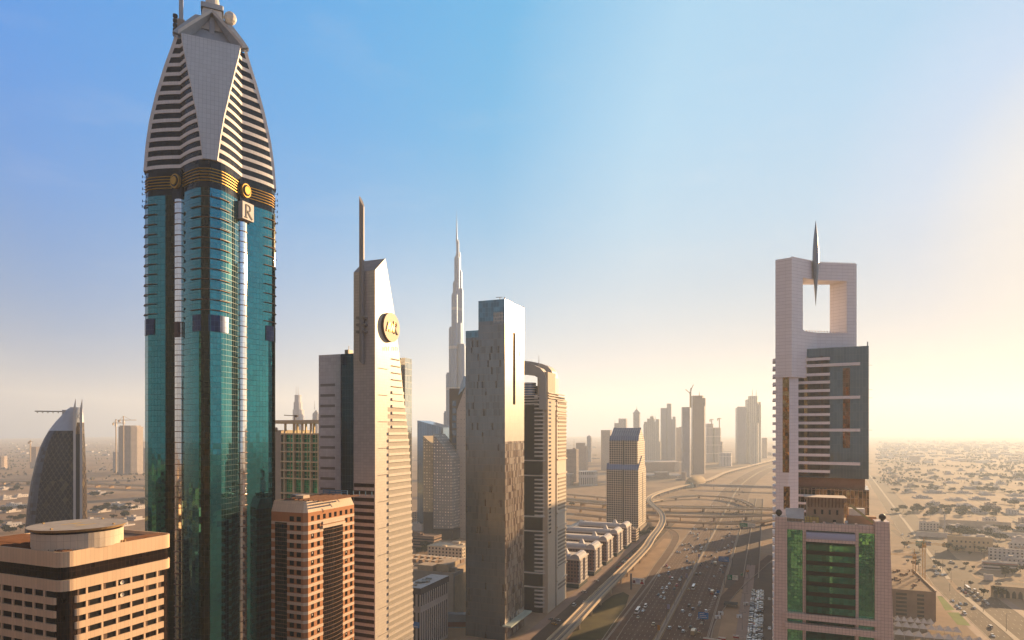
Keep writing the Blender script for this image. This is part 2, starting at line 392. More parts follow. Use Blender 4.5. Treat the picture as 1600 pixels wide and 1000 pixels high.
    # satellite dishes on two balconies
    ds = plain('dish_white', (.62, .52, .42), .6)
    for fl in (0, 1):
        m = MB(); yq = (ys[2] + ys[3]) / 2 - .6; zq = zb - FL * fl + .75; n = 12
        rim = [(-.30 + .12, yq + .62 * math.cos(2 * math.pi * i / n), zq + .62 * math.sin(2 * math.pi * i / n)) for i in range(n)]
        for i in range(n): m.face([(-.42, yq, zq), rim[i], rim[(i + 1) % n]], ds)
        m.beam((-.7, yq, zq - .75), (-.42, yq, zq), .08, .08, ds); m.build('satellite_dish', r)
concrete_office()
# ------------------------------------------------------------------ tall glass tower with the bullet crown
def rose_tower():
    YC = 262.; cx = (332 - 800) * YC / FP
    bis = (V - U).normalized()                # towards the near ridge
    rz = math.atan2(bis.y, bis.x)             # local +x points at the near ridge, so local +y is to its left seen from above
    r = empty('glass_skyscraper', (cx, YC, 0), rz, label='tallest tower, teal glass shaft under a bullet-shaped crown of white and dark stripes', cat='skyscraper'); r.scale = (.955, .955, 1)
    Z = lambda py, y=YC - 24: H - (py - HZ) * y / FP
    RM = 25.2
    wd = lambda d: 2.6 * max(0., 26 - d) ** .57 * 25.2 / 26
    DV = 11.7
    def lobe(rr, ins=0., n=7, ridge=True):
        """one lobe along +x, from its right valley edge (-y) round the ridge to its left valley edge (+y)"""
        ds = [DV + (rr - DV) * (i / n) ** .75 for i in range(n + 1)]
        low = [(d - ins * .6, -(wd(d) - ins * .75)) for d in ds]
        if rr > 25.1: low[-1] = (rr - ins, -.12)
        return low + [(x, -y) for x, y in reversed(low)]
    def plan(rr, ins=0.):
        pts = []
        for k in range(4):
            c, s = math.cos(k * math.pi / 2), math.sin(k * math.pi / 2)
            pts += [(x * c - y * s, x * s + y * c) for x, y in lobe(rr, ins)]
        return pts
    teal = panel('teal_glass', (.020, .215, .245), 1.5, 2.1, gap=.10, gx=.07, gapcol=(.010, .05, .06), rough=.03, metal=.95, var=.12, tilt=.010, wob=.010, stain=.1)
    pb_ = teal.node_tree.nodes['Principled BSDF']; pb_.inputs['Coat Weight'].default_value = .3; pb_.inputs['Coat IOR'].default_value = 1.8; pb_.inputs['Coat Roughness'].default_value = .03
    dk = panel('near_black_glass', (.008, .013, .024), 1.5, 2.1, gap=.08, gx=.06, gapcol=(.02, .03, .04), rough=.12, metal=0., spec=.18, var=.4, tilt=.03)
    white = panel('crown_white', (.70, .66, .63), 1.4, 40, gap=.04, gx=.04, rough=.7, var=.03, stain=.08, gapcol=(.42, .40, .39))
    shield_m = panel('crown_shield', (.50, .51, .53), 1.45, 2.0, gap=.07, gx=.07, rough=.55, var=.04, stain=.07, gapcol=(.25, .27, .30))
    olive = panel('olive_reflection', (.018, .022, .010), 1.5, 2.1, gap=.06, gapcol=(.035, .03, .012), rough=.07, metal=.5, var=.5, tilt=.03, wob=.03)
    silver = panel('silver_strip_glass', (.88, .88, .85), 1.0, 4.2, gap=.12, gx=.03, gapcol=(.20, .13, .08), rough=.05, metal=.96, var=.05, tilt=.012, wob=.016)
    gold = plain('gold', (.50, .28, .045), .42, .5, .2, 1.)
    brown = plain('brown_fin', (.20, .10, .055), .6, .2)
    zs = Z(246)                                # spring of the crown
    # shaft
    def shaft_mats(rr):
        ms = []
        for k in range(4): ms += [teal] * 15 + [dk]
        return ms
    zb0, zb1 = Z(290), Z(268)
    pl = plan(25.2)
    b = MB(); b.prism(pl, 0, zb0, shaft_mats(0), uvarc=True); b.build('glass_shaft', r)
    # a neighbouring building's dark reflection, built as vertical strips proud of the glass
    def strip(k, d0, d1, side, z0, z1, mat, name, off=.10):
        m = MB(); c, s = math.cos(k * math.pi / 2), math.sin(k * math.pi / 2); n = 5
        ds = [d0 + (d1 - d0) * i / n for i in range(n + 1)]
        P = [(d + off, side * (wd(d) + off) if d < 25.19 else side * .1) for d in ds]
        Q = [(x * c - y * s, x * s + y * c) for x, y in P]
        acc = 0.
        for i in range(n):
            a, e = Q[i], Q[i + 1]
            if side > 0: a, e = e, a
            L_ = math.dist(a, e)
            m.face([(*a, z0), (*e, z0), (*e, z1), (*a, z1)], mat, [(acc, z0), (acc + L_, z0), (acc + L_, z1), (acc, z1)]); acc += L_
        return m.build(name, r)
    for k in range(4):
        strip(k, 24.45, 25.2, -1, 0, zb0, olive, 'dark_strip')
    strip(3, 13.2, 16.9, 1, 0, zb0, olive, 'dark_strip'); strip(2, 13.2, 16.9, 1, 0, zb0, olive, 'dark_strip')
    # silver bays in the valleys
    for k in range(4):
        a = math.pi / 4 + k * math.pi / 2; c, s = math.cos(a), math.sin(a); n = 6
        px_ = [(16.7 + 1.35 * math.cos(math.pi * (i / n - .5)), 2.15 * math.sin(math.pi * (i / n - .5))) for i in range(n + 1)]
        Q = [( x * c - y * s, x * s + y * c) for x, y in [(13, -2.15)] + px_ + [(13, 2.15)]]
        m = MB(); m.prism(Q, 0, zb0 - 2, silver, uvarc=True); m.build('silver_bay', r)
    # brown sun fins round the ridges
    fin = MB()
    for sd in (-1, 1):
        n = 6; ds = [20.2 + (25.2 - 20.2) * (i / n) ** .8 for i in range(n + 1)]
        for i in range(n):
            a, e = ds[i], ds[i + 1]
            pi_ = [(a, sd * wd(a)), (e, sd * (wd(e) if i < n - 1 else .12))]
            t0, t1 = .38, .38
            po = [(a + t0, sd * (wd(a) + t0 + .1)), (e + t1 + .25, sd * ((wd(e) + t1) if i < n - 1 else .12))]
            q = [pi_[0], pi_[1], po[1], po[0]] if sd < 0 else [pi_[1], pi_[0], po[0], po[1]]
            q = q[::-1] if sd < 0 else q[::-1]
            fin.prism(q, 0, .20, brown, bot=True)
    f0 = fin.build('sun_fin', r, recalc=True); first = True
    for k in range(4):
        for i in range(12):
            z = Z(304.5) - i * (Z(304.5) - Z(483)) / 11
            o = f0 if first else f0.copy()
            if not first: COL.objects.link(o)
            first = False; o.location = (0, 0, z); o.rotation_euler = (0, 0, k * math.pi / 2)
    # plant-room louvres: dark blue blocks at the ridges, brown ones on the bays
    nav = panel('navy_louvre', (.012, .03, .09), 1.5, 2.1, gap=.1, gapcol=(.02, .05, .12), rough=.25, metal=.4, var=.25)
    brl = plain('brown_louvre', (.09, .055, .05), .5)
    for k in range(4):
        for sd in (-1, 1): strip(k, 21.0, 25.2, sd, Z(516), Z(490), nav, 'louvre_panel', .2)
        a = math.pi / 4 + k * math.pi / 2; c, s = math.cos(a), math.sin(a)
        m = MB(); Q = [(x * c - y * s, x * s + y * c) for x, y in [(13, -2.3), (16.9, -2.3), (18.25, -.9), (18.25, .9), (16.9, 2.3), (13, 2.3)]]
        if k in (1, 3): m.prism(Q, Z(522), Z(497), brl); m.build('louvre_panel', r)
    # thin floor rings on the bays
    ring = MB(); Q = [(16.2, -2.3)] + [(16.7 + 1.6 * math.cos(math.pi * (i / 6 - .5)), 2.35 * math.sin(math.pi * (i / 6 - .5))) for i in range(7)] + [(16.2, 2.3)]
    ring.prism(Q, 0, .28, brown, bot=True); r0 = ring.build('bay_ring', r); first = True
    for k in range(4):
        for i in range(48):
            o = r0 if first else r0.copy()
            if not first: COL.objects.link(o)
            first = False; o.location = (0, 0, zb0 - 3.4 - i * 4.2); o.rotation_euler = (0, 0, math.pi / 4 + k * math.pi / 2)
    # belt
    b = MB(); b.prism(plan(25.2, .15), zb0, zs + .6, dk, uvarc=True); b.build('belt_glass', r)
    for i in range(5):
        z = zb0 + 2.6 + i * 1.12
        m = MB(); m.prism(plan(25.2, -.22), z, z + .24, gold, bot=True); m.build('gold_band', r)
    # medallions in the valleys
    for k in range(4):
        a = math.pi / 4 + k * math.pi / 2; c, s = math.cos(a), math.sin(a)
        m = MB(); n = 24
        def disc(x0, x1, ra, mat):
            A = [(x0 * c - ra * math.cos(t) * s, x0 * s + ra * math.cos(t) * c, zb0 + 4.6 + ra * 1.12 * math.sin(t)) for t in [2 * math.pi * i / n for i in range(n)]]
            B = [(x1 * c - ra * math.cos(t) * s, x1 * s + ra * math.cos(t) * c, zb0 + 4.6 + ra * 1.12 * math.sin(t)) for t in [2 * math.pi * i / n for i in range(n)]]
            for i in range(n): j = (i + 1) % n; m.face([A[i], A[j], B[j], B[i]], mat)
            m.face(B, mat)
        disc(16.0, 19.0, 2.45, gold); disc(19.0, 19.15, 1.95, dk); disc(19.0, 19.5, 1.42, gold)
        m.build('gold_medallion', r)
        m = MB(); Q = [(x * c - y * s, x * s + y * c) for x, y in [(12.5, -2.6), (17.9, -2.6), (17.9, 2.6), (12.5, 2.6)]]
        m.prism(Q, zb0 - 2, zb0 + 8.5, dk); m.build('valley_pier', r)
    # crown: lobes cut back by a pointed-arch curve
    prof = [(262, 25.2), (245, 25.1), (205, 24.2), (172, 22.9), (132, 20.2), (96, 16.9), (76, 14.6), (62, 13.2)]
    zp = [(Z(py, YC - d * .98), d) for py, d in prof]
    def rad(z):
        if z <= zp[0][0]: return zp[0][1]
        for (a, da), (b_, db) in zip(zp, zp[1:]):
            if z <= b_: return da + (db - da) * (z - a) / (b_ - a)
        return zp[-1][1]
    ztop = zp[-1][0] - .5
    nb = 14; step = (ztop - zs) / nb
    for i in range(nb):
        z = zs + i * step
        m = MB(); m.prism(plan(rad(z)), z, z + step * .38, white, hi=plan(rad(z + step * .38)), bot=True, uvarc=True); m.build('crown_band', r)
        m = MB(); m.prism(plan(rad(z + step * .38), .3), z + step * .38, z + step, dk, hi=plan(rad(z + step), .3), uvarc=True, cap=False); m.build('crown_window_band', r)
    # the four pale shields that close the cut lobes
    for k in range(4):
        c, s = math.cos(k * math.pi / 2), math.sin(k * math.pi / 2)
        m = MB(); n = 30; t = lambda x, y, z: (x * c - y * s, x * s + y * c, z)
        rows = []
        for i in range(n + 1):
            z = zs + (ztop + 1.2 - zs) * i / n; d = rad(z); rows.append((z, d, wd(d) + .18))
        acc = 0.
        for i in range(n):
            (z0, d0, w0), (z1, d1, w1) = rows[i], rows[i + 1]; e = .45; e0 = acc; acc += math.hypot(z1 - z0, d1 - d0)
            m.face([t(d0 + e, -w0, z0), t(d0 + e, w0, z0), t(d1 + e, w1, z1), t(d1 + e, -w1, z1)], shield_m, [(-w0, e0), (w0, e0), (w1, acc), (-w1, acc)])
            for sd in (-1, 1):
                q = [t(d0 + e, sd * w0, z0), t(d0 - .9, sd * (w0 + .25), z0), t(d1 - .9, sd * (w1 + .25), z1), t(d1 + e, sd * w1, z1)]
                m.face(q if sd > 0 else q[::-1], white)
        m.build('crown_shield', r)
    # pointed hoods over the shields
    hood_m = plain('hood_grey', (.40, .42, .45), .6, 0, .12)
    trim = plain('hood_trim', (.60, .55, .50), .6, 0, .1)
    core = MB(); core.prism(rrect(-10.4, 10.4, -10.4, 10.4, 1.), ztop - 1, ztop + 9.5, hood_m, hi=rrect(-4.2, 4.2, -4.2, 4.2, 1.)); core.build('crown_core', r)
    zh = Z(52, YC - 13); za = Z(18, YC - 11)
    for k in range(4):
        c, s = math.cos(k * math.pi / 2), math.sin(k * math.pi / 2); t = lambda x, y, z: (x * c - y * s, x * s + y * c, z)
        m = MB(); n = 10
        for sd in (-1, 1):
            P = []
            for i in range(n + 1):
                q = i / n
                y = sd * 12.0 * (1 - q) ** .97; z = zh - 2.5 + (za - zh + 5.5) * q ** 1.04
                P.append((y, z, 14.2 - 7.6 * q ** 1.15))
            for i in range(n):
                (y0, z0, x0), (y1, z1, x1) = P[i], P[i + 1]; h = 1.5
                def q4(A): m.face(A if sd < 0 else A[::-1], hood_m)
                m.face([t(x0, y0, z0), t(x0, y0, z0 + h), t(x1, y1, z1 + h), t(x1, y1, z1)][::(1 if sd > 0 else -1)], trim)
                m.face([t(x0 - 9, y0 * .6, z0 + h + .3), t(x0, y0, z0 + h), t(x1, y1, z1 + h), t(x1 - 9, y1 * .6, z1 + h + .3)][::(-1 if sd > 0 else 1)], hood_m)
                m.face([t(x0 - 4, y0 * .8, z0), t(x0, y0, z0), t(x1, y1, z1), t(x1 - 4, y1 * .8, z1)][::(1 if sd > 0 else -1)], hood_m)
        m.build('pointed_hood', r)
    m = MB(); m.prism([(5, -1), (5, 1), (-5, 1), (-5, -1)][::-1], za - 6, za + 2, hood_m)
    m.prism(rrect(-4.6, 4.6, -4.6, 4.6, .8), za - 3, za + 6, trim, hi=rrect(-3.8, 3.8, -3.8, 3.8, .8)); m.prism(rrect(-4.4, 4.4, -4.4, 4.4, .8), za + 6, za + 8, hood_m); m.cyl(0, 0, 3.2, za + 8, za + 20, trim, 16, r1=1.2); m.build('crown_pinnacle', r)
    m = MB(); n = 12
    for i in range(n):
        for j in range(6):
            def sp(i, j): th = 2 * math.pi * i / n; ph = math.pi * (j / 6 - .5); return (1.5 + 2.6 * math.cos(ph) * math.cos(th), 7 + 2.6 * math.cos(ph) * math.sin(th), za + 5.2 + 2.6 * math.sin(ph))
            m.face([sp(i, j), sp(i + 1, j), sp(i + 1, j + 1), sp(i, j + 1)], trim, smooth=True)
    m.build('white_dome', r)
    # aerial mast on the left shoulder
    k = 3; mx, my = -.5, -12.0
    m = MB(); m.box(mx - 1, mx + 1, my - 1.4, my + 1.4, ztop - 6, za + 1, plain('mast_tan', (.36, .29, .24), .7)); m.box(mx - .8, mx + .8, my - .8, my + .8, za + 1, za + 20, hood_m); m.build('aerial_mast', r)
    for i in range(5):
        m = MB(); m.cyl(mx + .2, my - 2.2, .95, za - 6 + i * 1.9, za - 5 + i * 1.9, plain('mast_black', (.04, .04, .05), .5), 12, bot=True); m.beam((mx, my - 2.2, za - 5.5 + i * 1.9), (mx, my - 1.2, za - 5.5 + i * 1.9), .3, .3, plain('mast_black', (.04, .04, .05), .5)); m.build('drum_aerial', r)
    # raised letter on its square panel over the right valley (the first valley left of local +x is at +45 deg)
    a = math.pi / 4; c, s = math.cos(a), math.sin(a)
    lp = MB(); cr = plain('letter_panel', (.66, .60, .54), .7, 0, .08); bk = plain('letter_black', (.015, .013, .012), .5)
    t = lambda x, y, z: (x * c - y * s, x * s + y * c, z)
    zl = zb0 - 7.3
    def slab(poly, x0, x1, mat, m):
        m.face([t(x1, y, z) for y, z in poly], mat); n = len(poly)
        for i in range(n):
            j = (i + 1) % n; m.face([t(x0, *poly[i]), t(x0, *poly[j]), t(x1, *poly[j]), t(x1, *poly[i])], mat)
    slab([(-3.1, zl), (3.1, zl), (3.1, zl + 6.9), (-3.1, zl + 6.9)], 17.5, 19.8, cr, lp)
    sp_ = lp.build('sign_panel', r)
    l = MB()
    def bar(pts, wdt):
        for (y0, z0), (y1, z1) in zip(pts, pts[1:]):
            d = Vector((y1 - y0, z1 - z0)); nrm = Vector((-d.y, d.x)).normalized() * wdt / 2
            slab([(y0 - nrm.x, z0 - nrm.y), (y1 - nrm.x, z1 - nrm.y), (y1 + nrm.x, z1 + nrm.y), (y0 + nrm.x, z0 + nrm.y)][::1], 19.8, 20.0, bk, l)
    bar([(-1.2, zl + .9), (-1.2, zl + 6.0)], .55)
    bar([(-1.2, zl + 5.8)] + [(-.1 + 1.25 * math.cos(R(x)), zl + 4.6 + 1.2 * math.sin(R(x))) for x in range(80, -100, -20)] + [(-1.0, zl + 3.4)], .5)
    bar([(-.3, zl + 3.3), (1.2, zl + 1.5), (2.2, zl + .7)], .7)
    bar([(-2.0, zl + .8), (-.5, zl + .8)], .35)
    l.build('letter', sp_)
    # aerials round the belt
    for k in (0, 1, 3):
        c2, s2 = math.cos(k * math.pi / 2), math.sin(k * math.pi / 2)
        for i in range(6):
            z = zb0 - 3 + i * 2.4; sd = (-1) ** i
            m = MB(); x0 = 24.6; y0 = sd * .5; p = lambda x, y: (x * c2 - y * s2, x * s2 + y * c2)
            m.beam((*p(x0, y0), z), (*p(x0 + 1.6, y0), z), .12, .12, bk); m.beam((*p(x0 + 1.6, y0), z - .4), (*p(x0 + 1.6, y0), z + .6), .25, .25, bk); m.build('floodlight', r)
rose_tower()
# ------------------------------------------------------------------ shapes swept across a building
def xprism(m, poly, x0, x1, mat, rim=None, back=True):
    """poly: (y, z) outline, counter-clockwise seen from +x; swept from x0 to x1 (x0 < x1)"""
    rim = rim or mat; n = len(poly)
    m.face([(x1, y, z) for y, z in poly], mat)
    if back: m.face([(x0, y, z) for y, z in reversed(poly)], mat)
    for i in range(n):
        a, b = poly[i], poly[(i + 1) % n]; mm = rim[i] if isinstance(rim, (list, tuple)) else rim
        m.face([(x0, *a), (x0, *b), (x1, *b), (x1, *a)], mm)
def yprism(m, poly, y0, y1, mat, rim=None, back=True):
    """poly: (x, z) outline, counter-clockwise seen from the front (-y); swept from y0 to y1 (y0 < y1)"""
    rim = rim or mat; n = len(poly)
    m.face([(x, y0, z) for x, z in poly], mat)
    if back: m.face([(x, y1, z) for x, z in reversed(poly)], mat)
    for i in range(n):
        a, b = poly[i], poly[(i + 1) % n]; mm = rim[i] if isinstance(rim, (list, tuple)) else rim
        m.face([(a[0], y0, a[1]), (a[0], y1, a[1]), (b[0], y1, b[1]), (b[0], y0, b[1])], mm)
def stroke(m, pts, wdt, x0, x1, mat, place):
    """a bent bar in a vertical plane: pts are (h, z), place(h, z, off) gives the local point"""
    for (y0, z0), (y1, z1) in zip(pts, pts[1:]):
        d = Vector((y1 - y0, z1 - z0)); q = Vector((-d.y, d.x)).normalized() * wdt / 2
        P = [(y0 - q.x, z0 - q.y), (y1 - q.x, z1 - q.y), (y1 + q.x, z1 + q.y), (y0 + q.x, z0 + q.y)]
        m.face([place(a, b, x1) for a, b in P], mat)
        for i in range(4):
            a, b = P[i], P[(i + 1) % 4]; m.face([place(*a, x0), place(*b, x0), place(*b, x1), place(*a, x1)], mat)
# ------------------------------------------------------------------ tapering stone tower with the round letter disc and the tube mast
def disc_tower():
    f = F(586, 298)
    r = f.root('stone_tower', 'tapering pale stone tower with a round lettered disc and a tall slanted-top tube mast', 'skyscraper')
    st = panel('pale_stone', (.57, .48, .38), 1.6, 1.35, gap=.07, gx=.05, gapcol=(.40, .32, .25), rough=.42, var=.05, stain=.07, spec=.5)
    stf = panel('shaded_stone', (.50, .43, .38), 1.6, 1.35, gap=.08, gx=.06, gapcol=(.28, .23, .20), rough=.35, var=.07, stain=.08, spec=.5)  # same stone, toned darker for the shaded front
    dkw = panel('brown_ribbon_glass', (.030, .012, .008), 1.6, 1.5, gap=.05, gapcol=(.10, .05, .03), rough=.14, metal=.08, spec=.22, var=.3, tilt=.02)
    lou = plain('louvre_grey', (.34, .29, .23), .6, 0, .15); blue = panel('navy_glass', (.035, .06, .10), 1.6, 3.2, gap=.08, gapcol=(.05, .06, .07), rough=.05, metal=.8, var=.15, tilt=.012)
    steel = plain('mast_grey', (.24, .21, .19), .5, .2, .1)
    WF = -f.fx(552.5)
    ed = [(602, 404), (615, 482.6), (625, 564), (632.5, 640), (638.6, 693), (641.5, 748), (644, 860), (645.5, 1000)]
    E = [(f.ry(px), f.z(py, 0, f.ry(px))) for px, py in ed]
    y0b = E[-1][0]
    poly = [(0, 0), (y0b + .3, 0)] + [(y, z) for y, z in reversed(E)] + [(0, f.z(422))]
    # sides: base, right slope..., roof slope, front
    m = MB(); rim = [st] + [stf] * len(E) + [plain('slate_roof', (.22, .22, .24), .5)] + [stf]
    xprism(m, poly, -WF, 0, st, rim); m.build('tower_body', r)
    def ymax(z):
        P = [(y0b, 0)] + [(y, zz) for y, zz in reversed(E)]
        for (ya, za), (yb, zb) in zip(P, P[1:]):
            if za <= z <= zb: return ya + (yb - ya) * (z - za) / (zb - za)
        return E[0][0]
    # louvred floors on the sunlit face: pale fins, the recess shade between them put into grey strips, starting at the bare strip beside the corner
    ys = f.ry(606); z = f.z(560, 0, ys); k = 0
    while z > 3:
        m = MB(); ye = ymax(z) - .25
        m.box(.0, .55, ys + (3.2 if z > 150 else 0), ye, z, z + (.35 if z > 168 else 1.25), st if z < 168 else lou); m.build('sun_louvre', r)
        if z < 160:
            m = MB(); m.box(-.3, .05, ys, ye, z + 1.25, z + 3.3, lou); m.build('louvre_shade', r)
        z -= 3.35
    # rails on the bare strip
    for i in range(12):
        z = f.z(575, 0, 4) - i * 12.6; m = MB(); m.beam((.35, 3.0, z), (.35, ys, z), .18, .18, steel); m.build('facade_rail', r)
    # ribbon windows, front face
    zz = f.z(756)
    while zz > 3:
        m = MB(); m.box(-WF + .2, -.5, -.06, .2, zz - 1.75, zz, dkw); m.build('ribbon_window', r); zz -= 3.35
    # mast
    mxx = f.fx(568.0); ra = 1.18
    m = MB(); n = 20; zt = f.z(306, mxx, -1.4); zb = f.z(566, mxx, -1.4)
    lo = [(mxx + ra * math.cos(2 * math.pi * i / n), -1.45 + ra * math.sin(2 * math.pi * i / n)) for i in range(n)]
    zT = lambda x, up: (zt - (x - mxx + ra) * 2.2) if up else zb - 1.0 * (x - mxx)
    for i in range(n):
        a, b = lo[i], lo[(i + 1) % n]; m.face([(*a, zT(a[0], 0)), (*b, zT(b[0], 0)), (*b, zT(b[0], 1)), (*a, zT(a[0], 1))], steel, smooth=True)
    m.face([(*a, zT(a[0], 1)) for a in lo], steel); m.face([(*a, zT(a[0], 0)) for a in reversed(lo)], steel)
    ms = m.build('tube_mast', r)
    for py in (496.5, 507.5, 518.5):
        z = f.z(py, mxx, -1.4); m = MB(); m.box(mxx - 2.4, mxx + 2.4, -2.5, .1, z - .55, z + .55, steel); m.build('mast_collar', ms)
    # disc with three letters
    yc = f.ry(612.0, 1.4); zc = f.z(511.5, 1.4, yc); rd = 7.0
    tanm = plain('disc_tan', (.62, .44, .28), .6, 0, .08); edge = plain('disc_edge', (.12, .075, .05), .6); gl = plain('letter_gold', (.72, .42, .08), .4, .5, .1)
    m = MB(); n = 40
    A = [(yc + rd * math.cos(2 * math.pi * i / n), zc + rd * math.sin(2 * math.pi * i / n)) for i in range(n)]
    xprism(m, A, .05, 1.5, tanm, edge); dsc = m.build('letter_disc', r)
    pl = lambda h, z, x: (x, yc + h, zc + z)
    for k, strokes in enumerate(([[(-4.6, -2.3), (-2.9, 2.2), (-2.2, -2.3)], [(-4.2, -.9), (-2.5, -.9)]], [[(-2.0, 2.0), (-1.0, -2.2), (.0, 1.6), (1.0, -2.2), (2.0, 3.2)]], [[(2.0, -2.8), (2.0, 3.0)], [(2.0, 2.8), (3.5, 2.4), (3.9, 1.4), (3.3, .3), (2.2, 0)], [(2.5, 0), (3.6, -1.8), (5.0, -2.9)]])):
        m = MB()
        for s_ in strokes: stroke(m, s_, .62, 1.5, 1.95, gl if k < 2 else edge, pl)
        m.build('letter', dsc)
    # worn lettering under the disc
    m = MB(); fd = plain('faded_letter', (.50, .40, .31), .7)
    for i in range(9):
        if i == 4: continue
        y = f.ry(598.5) + i * 1.55; z = f.z(545, 0, y)
        if i % 2: stroke(m, [(y, z - .9), (y, z + .9), (y + .8, z + .9)], .25, 0, .08, fd, lambda h, zz, x: (x, h, zz))
        else: stroke(m, [(y, z - .9), (y, z + .9)], .3, 0, .08, fd, lambda h, zz, x: (x, h, zz)); stroke(m, [(y, z), (y + .7, z)], .25, 0, .08, fd, lambda h, zz, x: (x, h, zz))
    m.build('faded_lettering', r)
    # lower wing on the left, with its dark glass slot
    wg = panel('lilac_panels', (.50, .46, .48), 1.6, 1.7, gap=.07, gx=.07, gapcol=(.28, .25, .26), rough=.2, metal=.3, var=.10, tilt=.008, stain=.06)
    yw = 5.0; xl, xs = f.fx(498, yw), f.fx(532, yw)
    m = MB(); m.box(xl, xs, yw, yw + 16, 0, f.z(555, xl, yw), wg); m.build('left_wing', r)
    m = MB(); m.box(xs, -WF - .02, yw + .5, yw + 16, 0, f.z(553, xs, yw), blue); m.build('glass_slot', r)
    zz = f.z(600, xl, yw)
    for i in range(11):
        m = MB()
        for a, b in ((xl + 1.0, xs - 3.2),): m.box(a, b, yw - .05, yw + .1, zz - 1.3, zz, plain('wing_window', (.17, .15, .15), .15, .5, .2))
        m.build('wing_window', r); zz -= 5.1
    m = MB(); zq = f.z(553, xs, yw); m.box(xs + 1, xs + 3, yw + 2, yw + 6, zq, zq + 2.2, steel); m.beam((xs + 3.4, yw + 2, zq), (xs + 3.4, yw + 2, zq + 4), .2, .2, steel); m.build('roof_plant', r)
    # glass sliver behind the sunlit face
    yb = y0b + .5; m = MB(); xg = -3.0
    gs = panel('sliver_glass', (.50, .54, .52), 1.5, 3.3, gap=.08, gapcol=(.25, .22, .18), rough=.06, metal=.85, var=.1, tilt=.01)
    yk = f.ry(643.5, xg); m.box(xg - 14, xg, y0b - 3, max(yk, y0b + 2), 0, f.z(561, xg, yk), gs); m.build('rear_glass_wing', r)
disc_tower()
# ------------------------------------------------------------------ orange striped tower
def orange_tower():
    f = F(478, 254); L = f.ry(556); WF = -f.fx(424)
    r = f.root('striped_tower', 'orange and cream striped tower with a dark curved glass bay, below the stone tower', 'office tower')
    org = plain('orange_render', (.46, .19, .075), .8, 0, .12); crm = panel('cream_stone', (.66, .49, .34), 1.2, 40, gap=.05, gx=.05, rough=.8, var=.04, gapcol=(.42, .30, .2)); win = plain('black_glass', (.02, .016, .015), .08, .4, .3, 1.)
    bay = panel('bay_glass', (.012, .009, .008), 1.0, 1.75, gap=.28, gx=.05, gapcol=(.20, .12, .08), rough=.14, metal=.08, spec=.22, var=.4, tilt=.02)
    zt = f.z(785); zc = f.z(802); FL = 3.55; ch = 1.3
    out_ = [(-WF, 0), (-ch, 0), (0, ch), (0, L - ch), (-ch, L), (-WF, L)]
    top = [(-WF, 1.6), (-ch - 1, 1.6), (-1.6, ch + 1), (-1.6, L - ch - 1), (-ch - 1, L - 1.6), (-WF, L - 1.6)]
    m = MB(); m.prism(out_, 0, zc, org, cap=False); m.build('tower_body', r)
    m = MB(); m.prism(out_, zc, zt, crm, hi=top, top=plain('brown_roof', (.20, .13, .085), .9)); m.build('sloped_parapet', r)
    z = zc - 1.2; k = 0; proto_ = None; out2 = [(x + (.06 if x > -WF + 1 else 0), y + (-.06 if y < L / 2 else .06)) for x, y in out_]
    m = MB(); m.prism(out2, -.62, .62, crm, bot=True); b0 = m.build('cream_band', r)
    while z > 2:
        if k: b = b0.copy(); COL.objects.link(b)
        else: b = b0
        b.location = (0, 0, z - FL * 1.0 + .3); z -= FL; k += 1
    # windows on the sunlit face
    cols = [f.ry(px) for px in (488.3, 497.7, 541, 548.8)]; top_cols = cols[:2] + [f.ry(p) for p in (506.8, 515.8, 524, 532.6)] + cols[2:]
    cur = plain('white_blind', (.62, .54, .44), .8)
    for fl in range(22):
        z = zc - 1.55 - FL * fl
        for y in (top_cols if fl == 0 else cols):
            m = MB(); m.box(-.2, .03, y - .85, y + .85, z - 1.95, z, win)
            if random.random() < .13: m.box(0, .06, y - .4, y + .1, z - 1.0, z - .3, cur)
            m.build('window', r)
    # the curved bay in its recess
    ya, yb = f.ry(504.5), f.ry(536); zb = zc - FL - .6
    m = MB(); n = 8
    P = [(.02 + .75 * math.sin(math.pi * i / n), ya + (yb - ya) * i / n) for i in range(n + 1)]
    m.prism([(-1, ya)] + P + [(-1, yb)], 0, zb - 3.2, bay, uvarc=True); m.build('curved_glass_bay', r)
    m = MB(); m.box(.02, .7, ya - .8, yb + .8, zb - 3.2, zb - 2.0, crm); m.box(.02, .5, ya - .4, yb + .4, zb - 1.6, zb - .4, crm); m.build('bay_hood', r)
    # shaded face: dark glass strip and window columns
    xa, xb = f.fx(430), f.fx(448.5)
    m = MB(); m.box(xa, xb, -.12, .3, 0, zc - 4.2, bay); m.build('dark_strip', r)
    for fl in range(20):
        z = zc - 1.55 - FL * fl
        for px in (456, 467):
            x = f.fx(px); m = MB(); m.box(x - 1.05, x + 1.05, -.08, .2, z - 1.95, z, win); m.build('window', r)
        if fl % 1 == 0:
            m = MB(); m.box(f.fx(461) - .35, f.fx(461) + .35, -.1, .2, z - 3.4, z - 2.3, crm); m.build('cream_block', r)
    # roof clutter and blue edge rail
    rust = plain('rust_steel', (.20, .085, .04), .85, 0, .4, .6); bl = plain('blue_rail', (.06, .17, .28), .5)
    m = MB()
    for i in range(9): m.box(-WF + 3 + i * 2.4, -WF + 3.6 + i * 2.4, 4, L - 5, zt + .1, zt + .5, rust)
    m.box(-12, -8, 8, 12, zt, zt + 1.6, crm); m.box(-18, -14, 12, 16, zt, zt + 1.2, plain('duct_grey', (.3, .28, .26), .5, .4))
    m.build('roof_plant', r)
    m = MB()
    for k in range(2): m.beam((-WF + 1, L - 2, zt + .8 + k * .9), (-3, L - 2, zt + .8 + k * .9), .3, .45, bl)
    for i in range(9): m.beam((-WF + 1.5 + i * 3.2, L - 2, zt), (-WF + 1.5 + i * 3.2, L - 2, zt + 1.8), .25, .25, bl)
    m.build('blue_rail', r)
orange_tower()
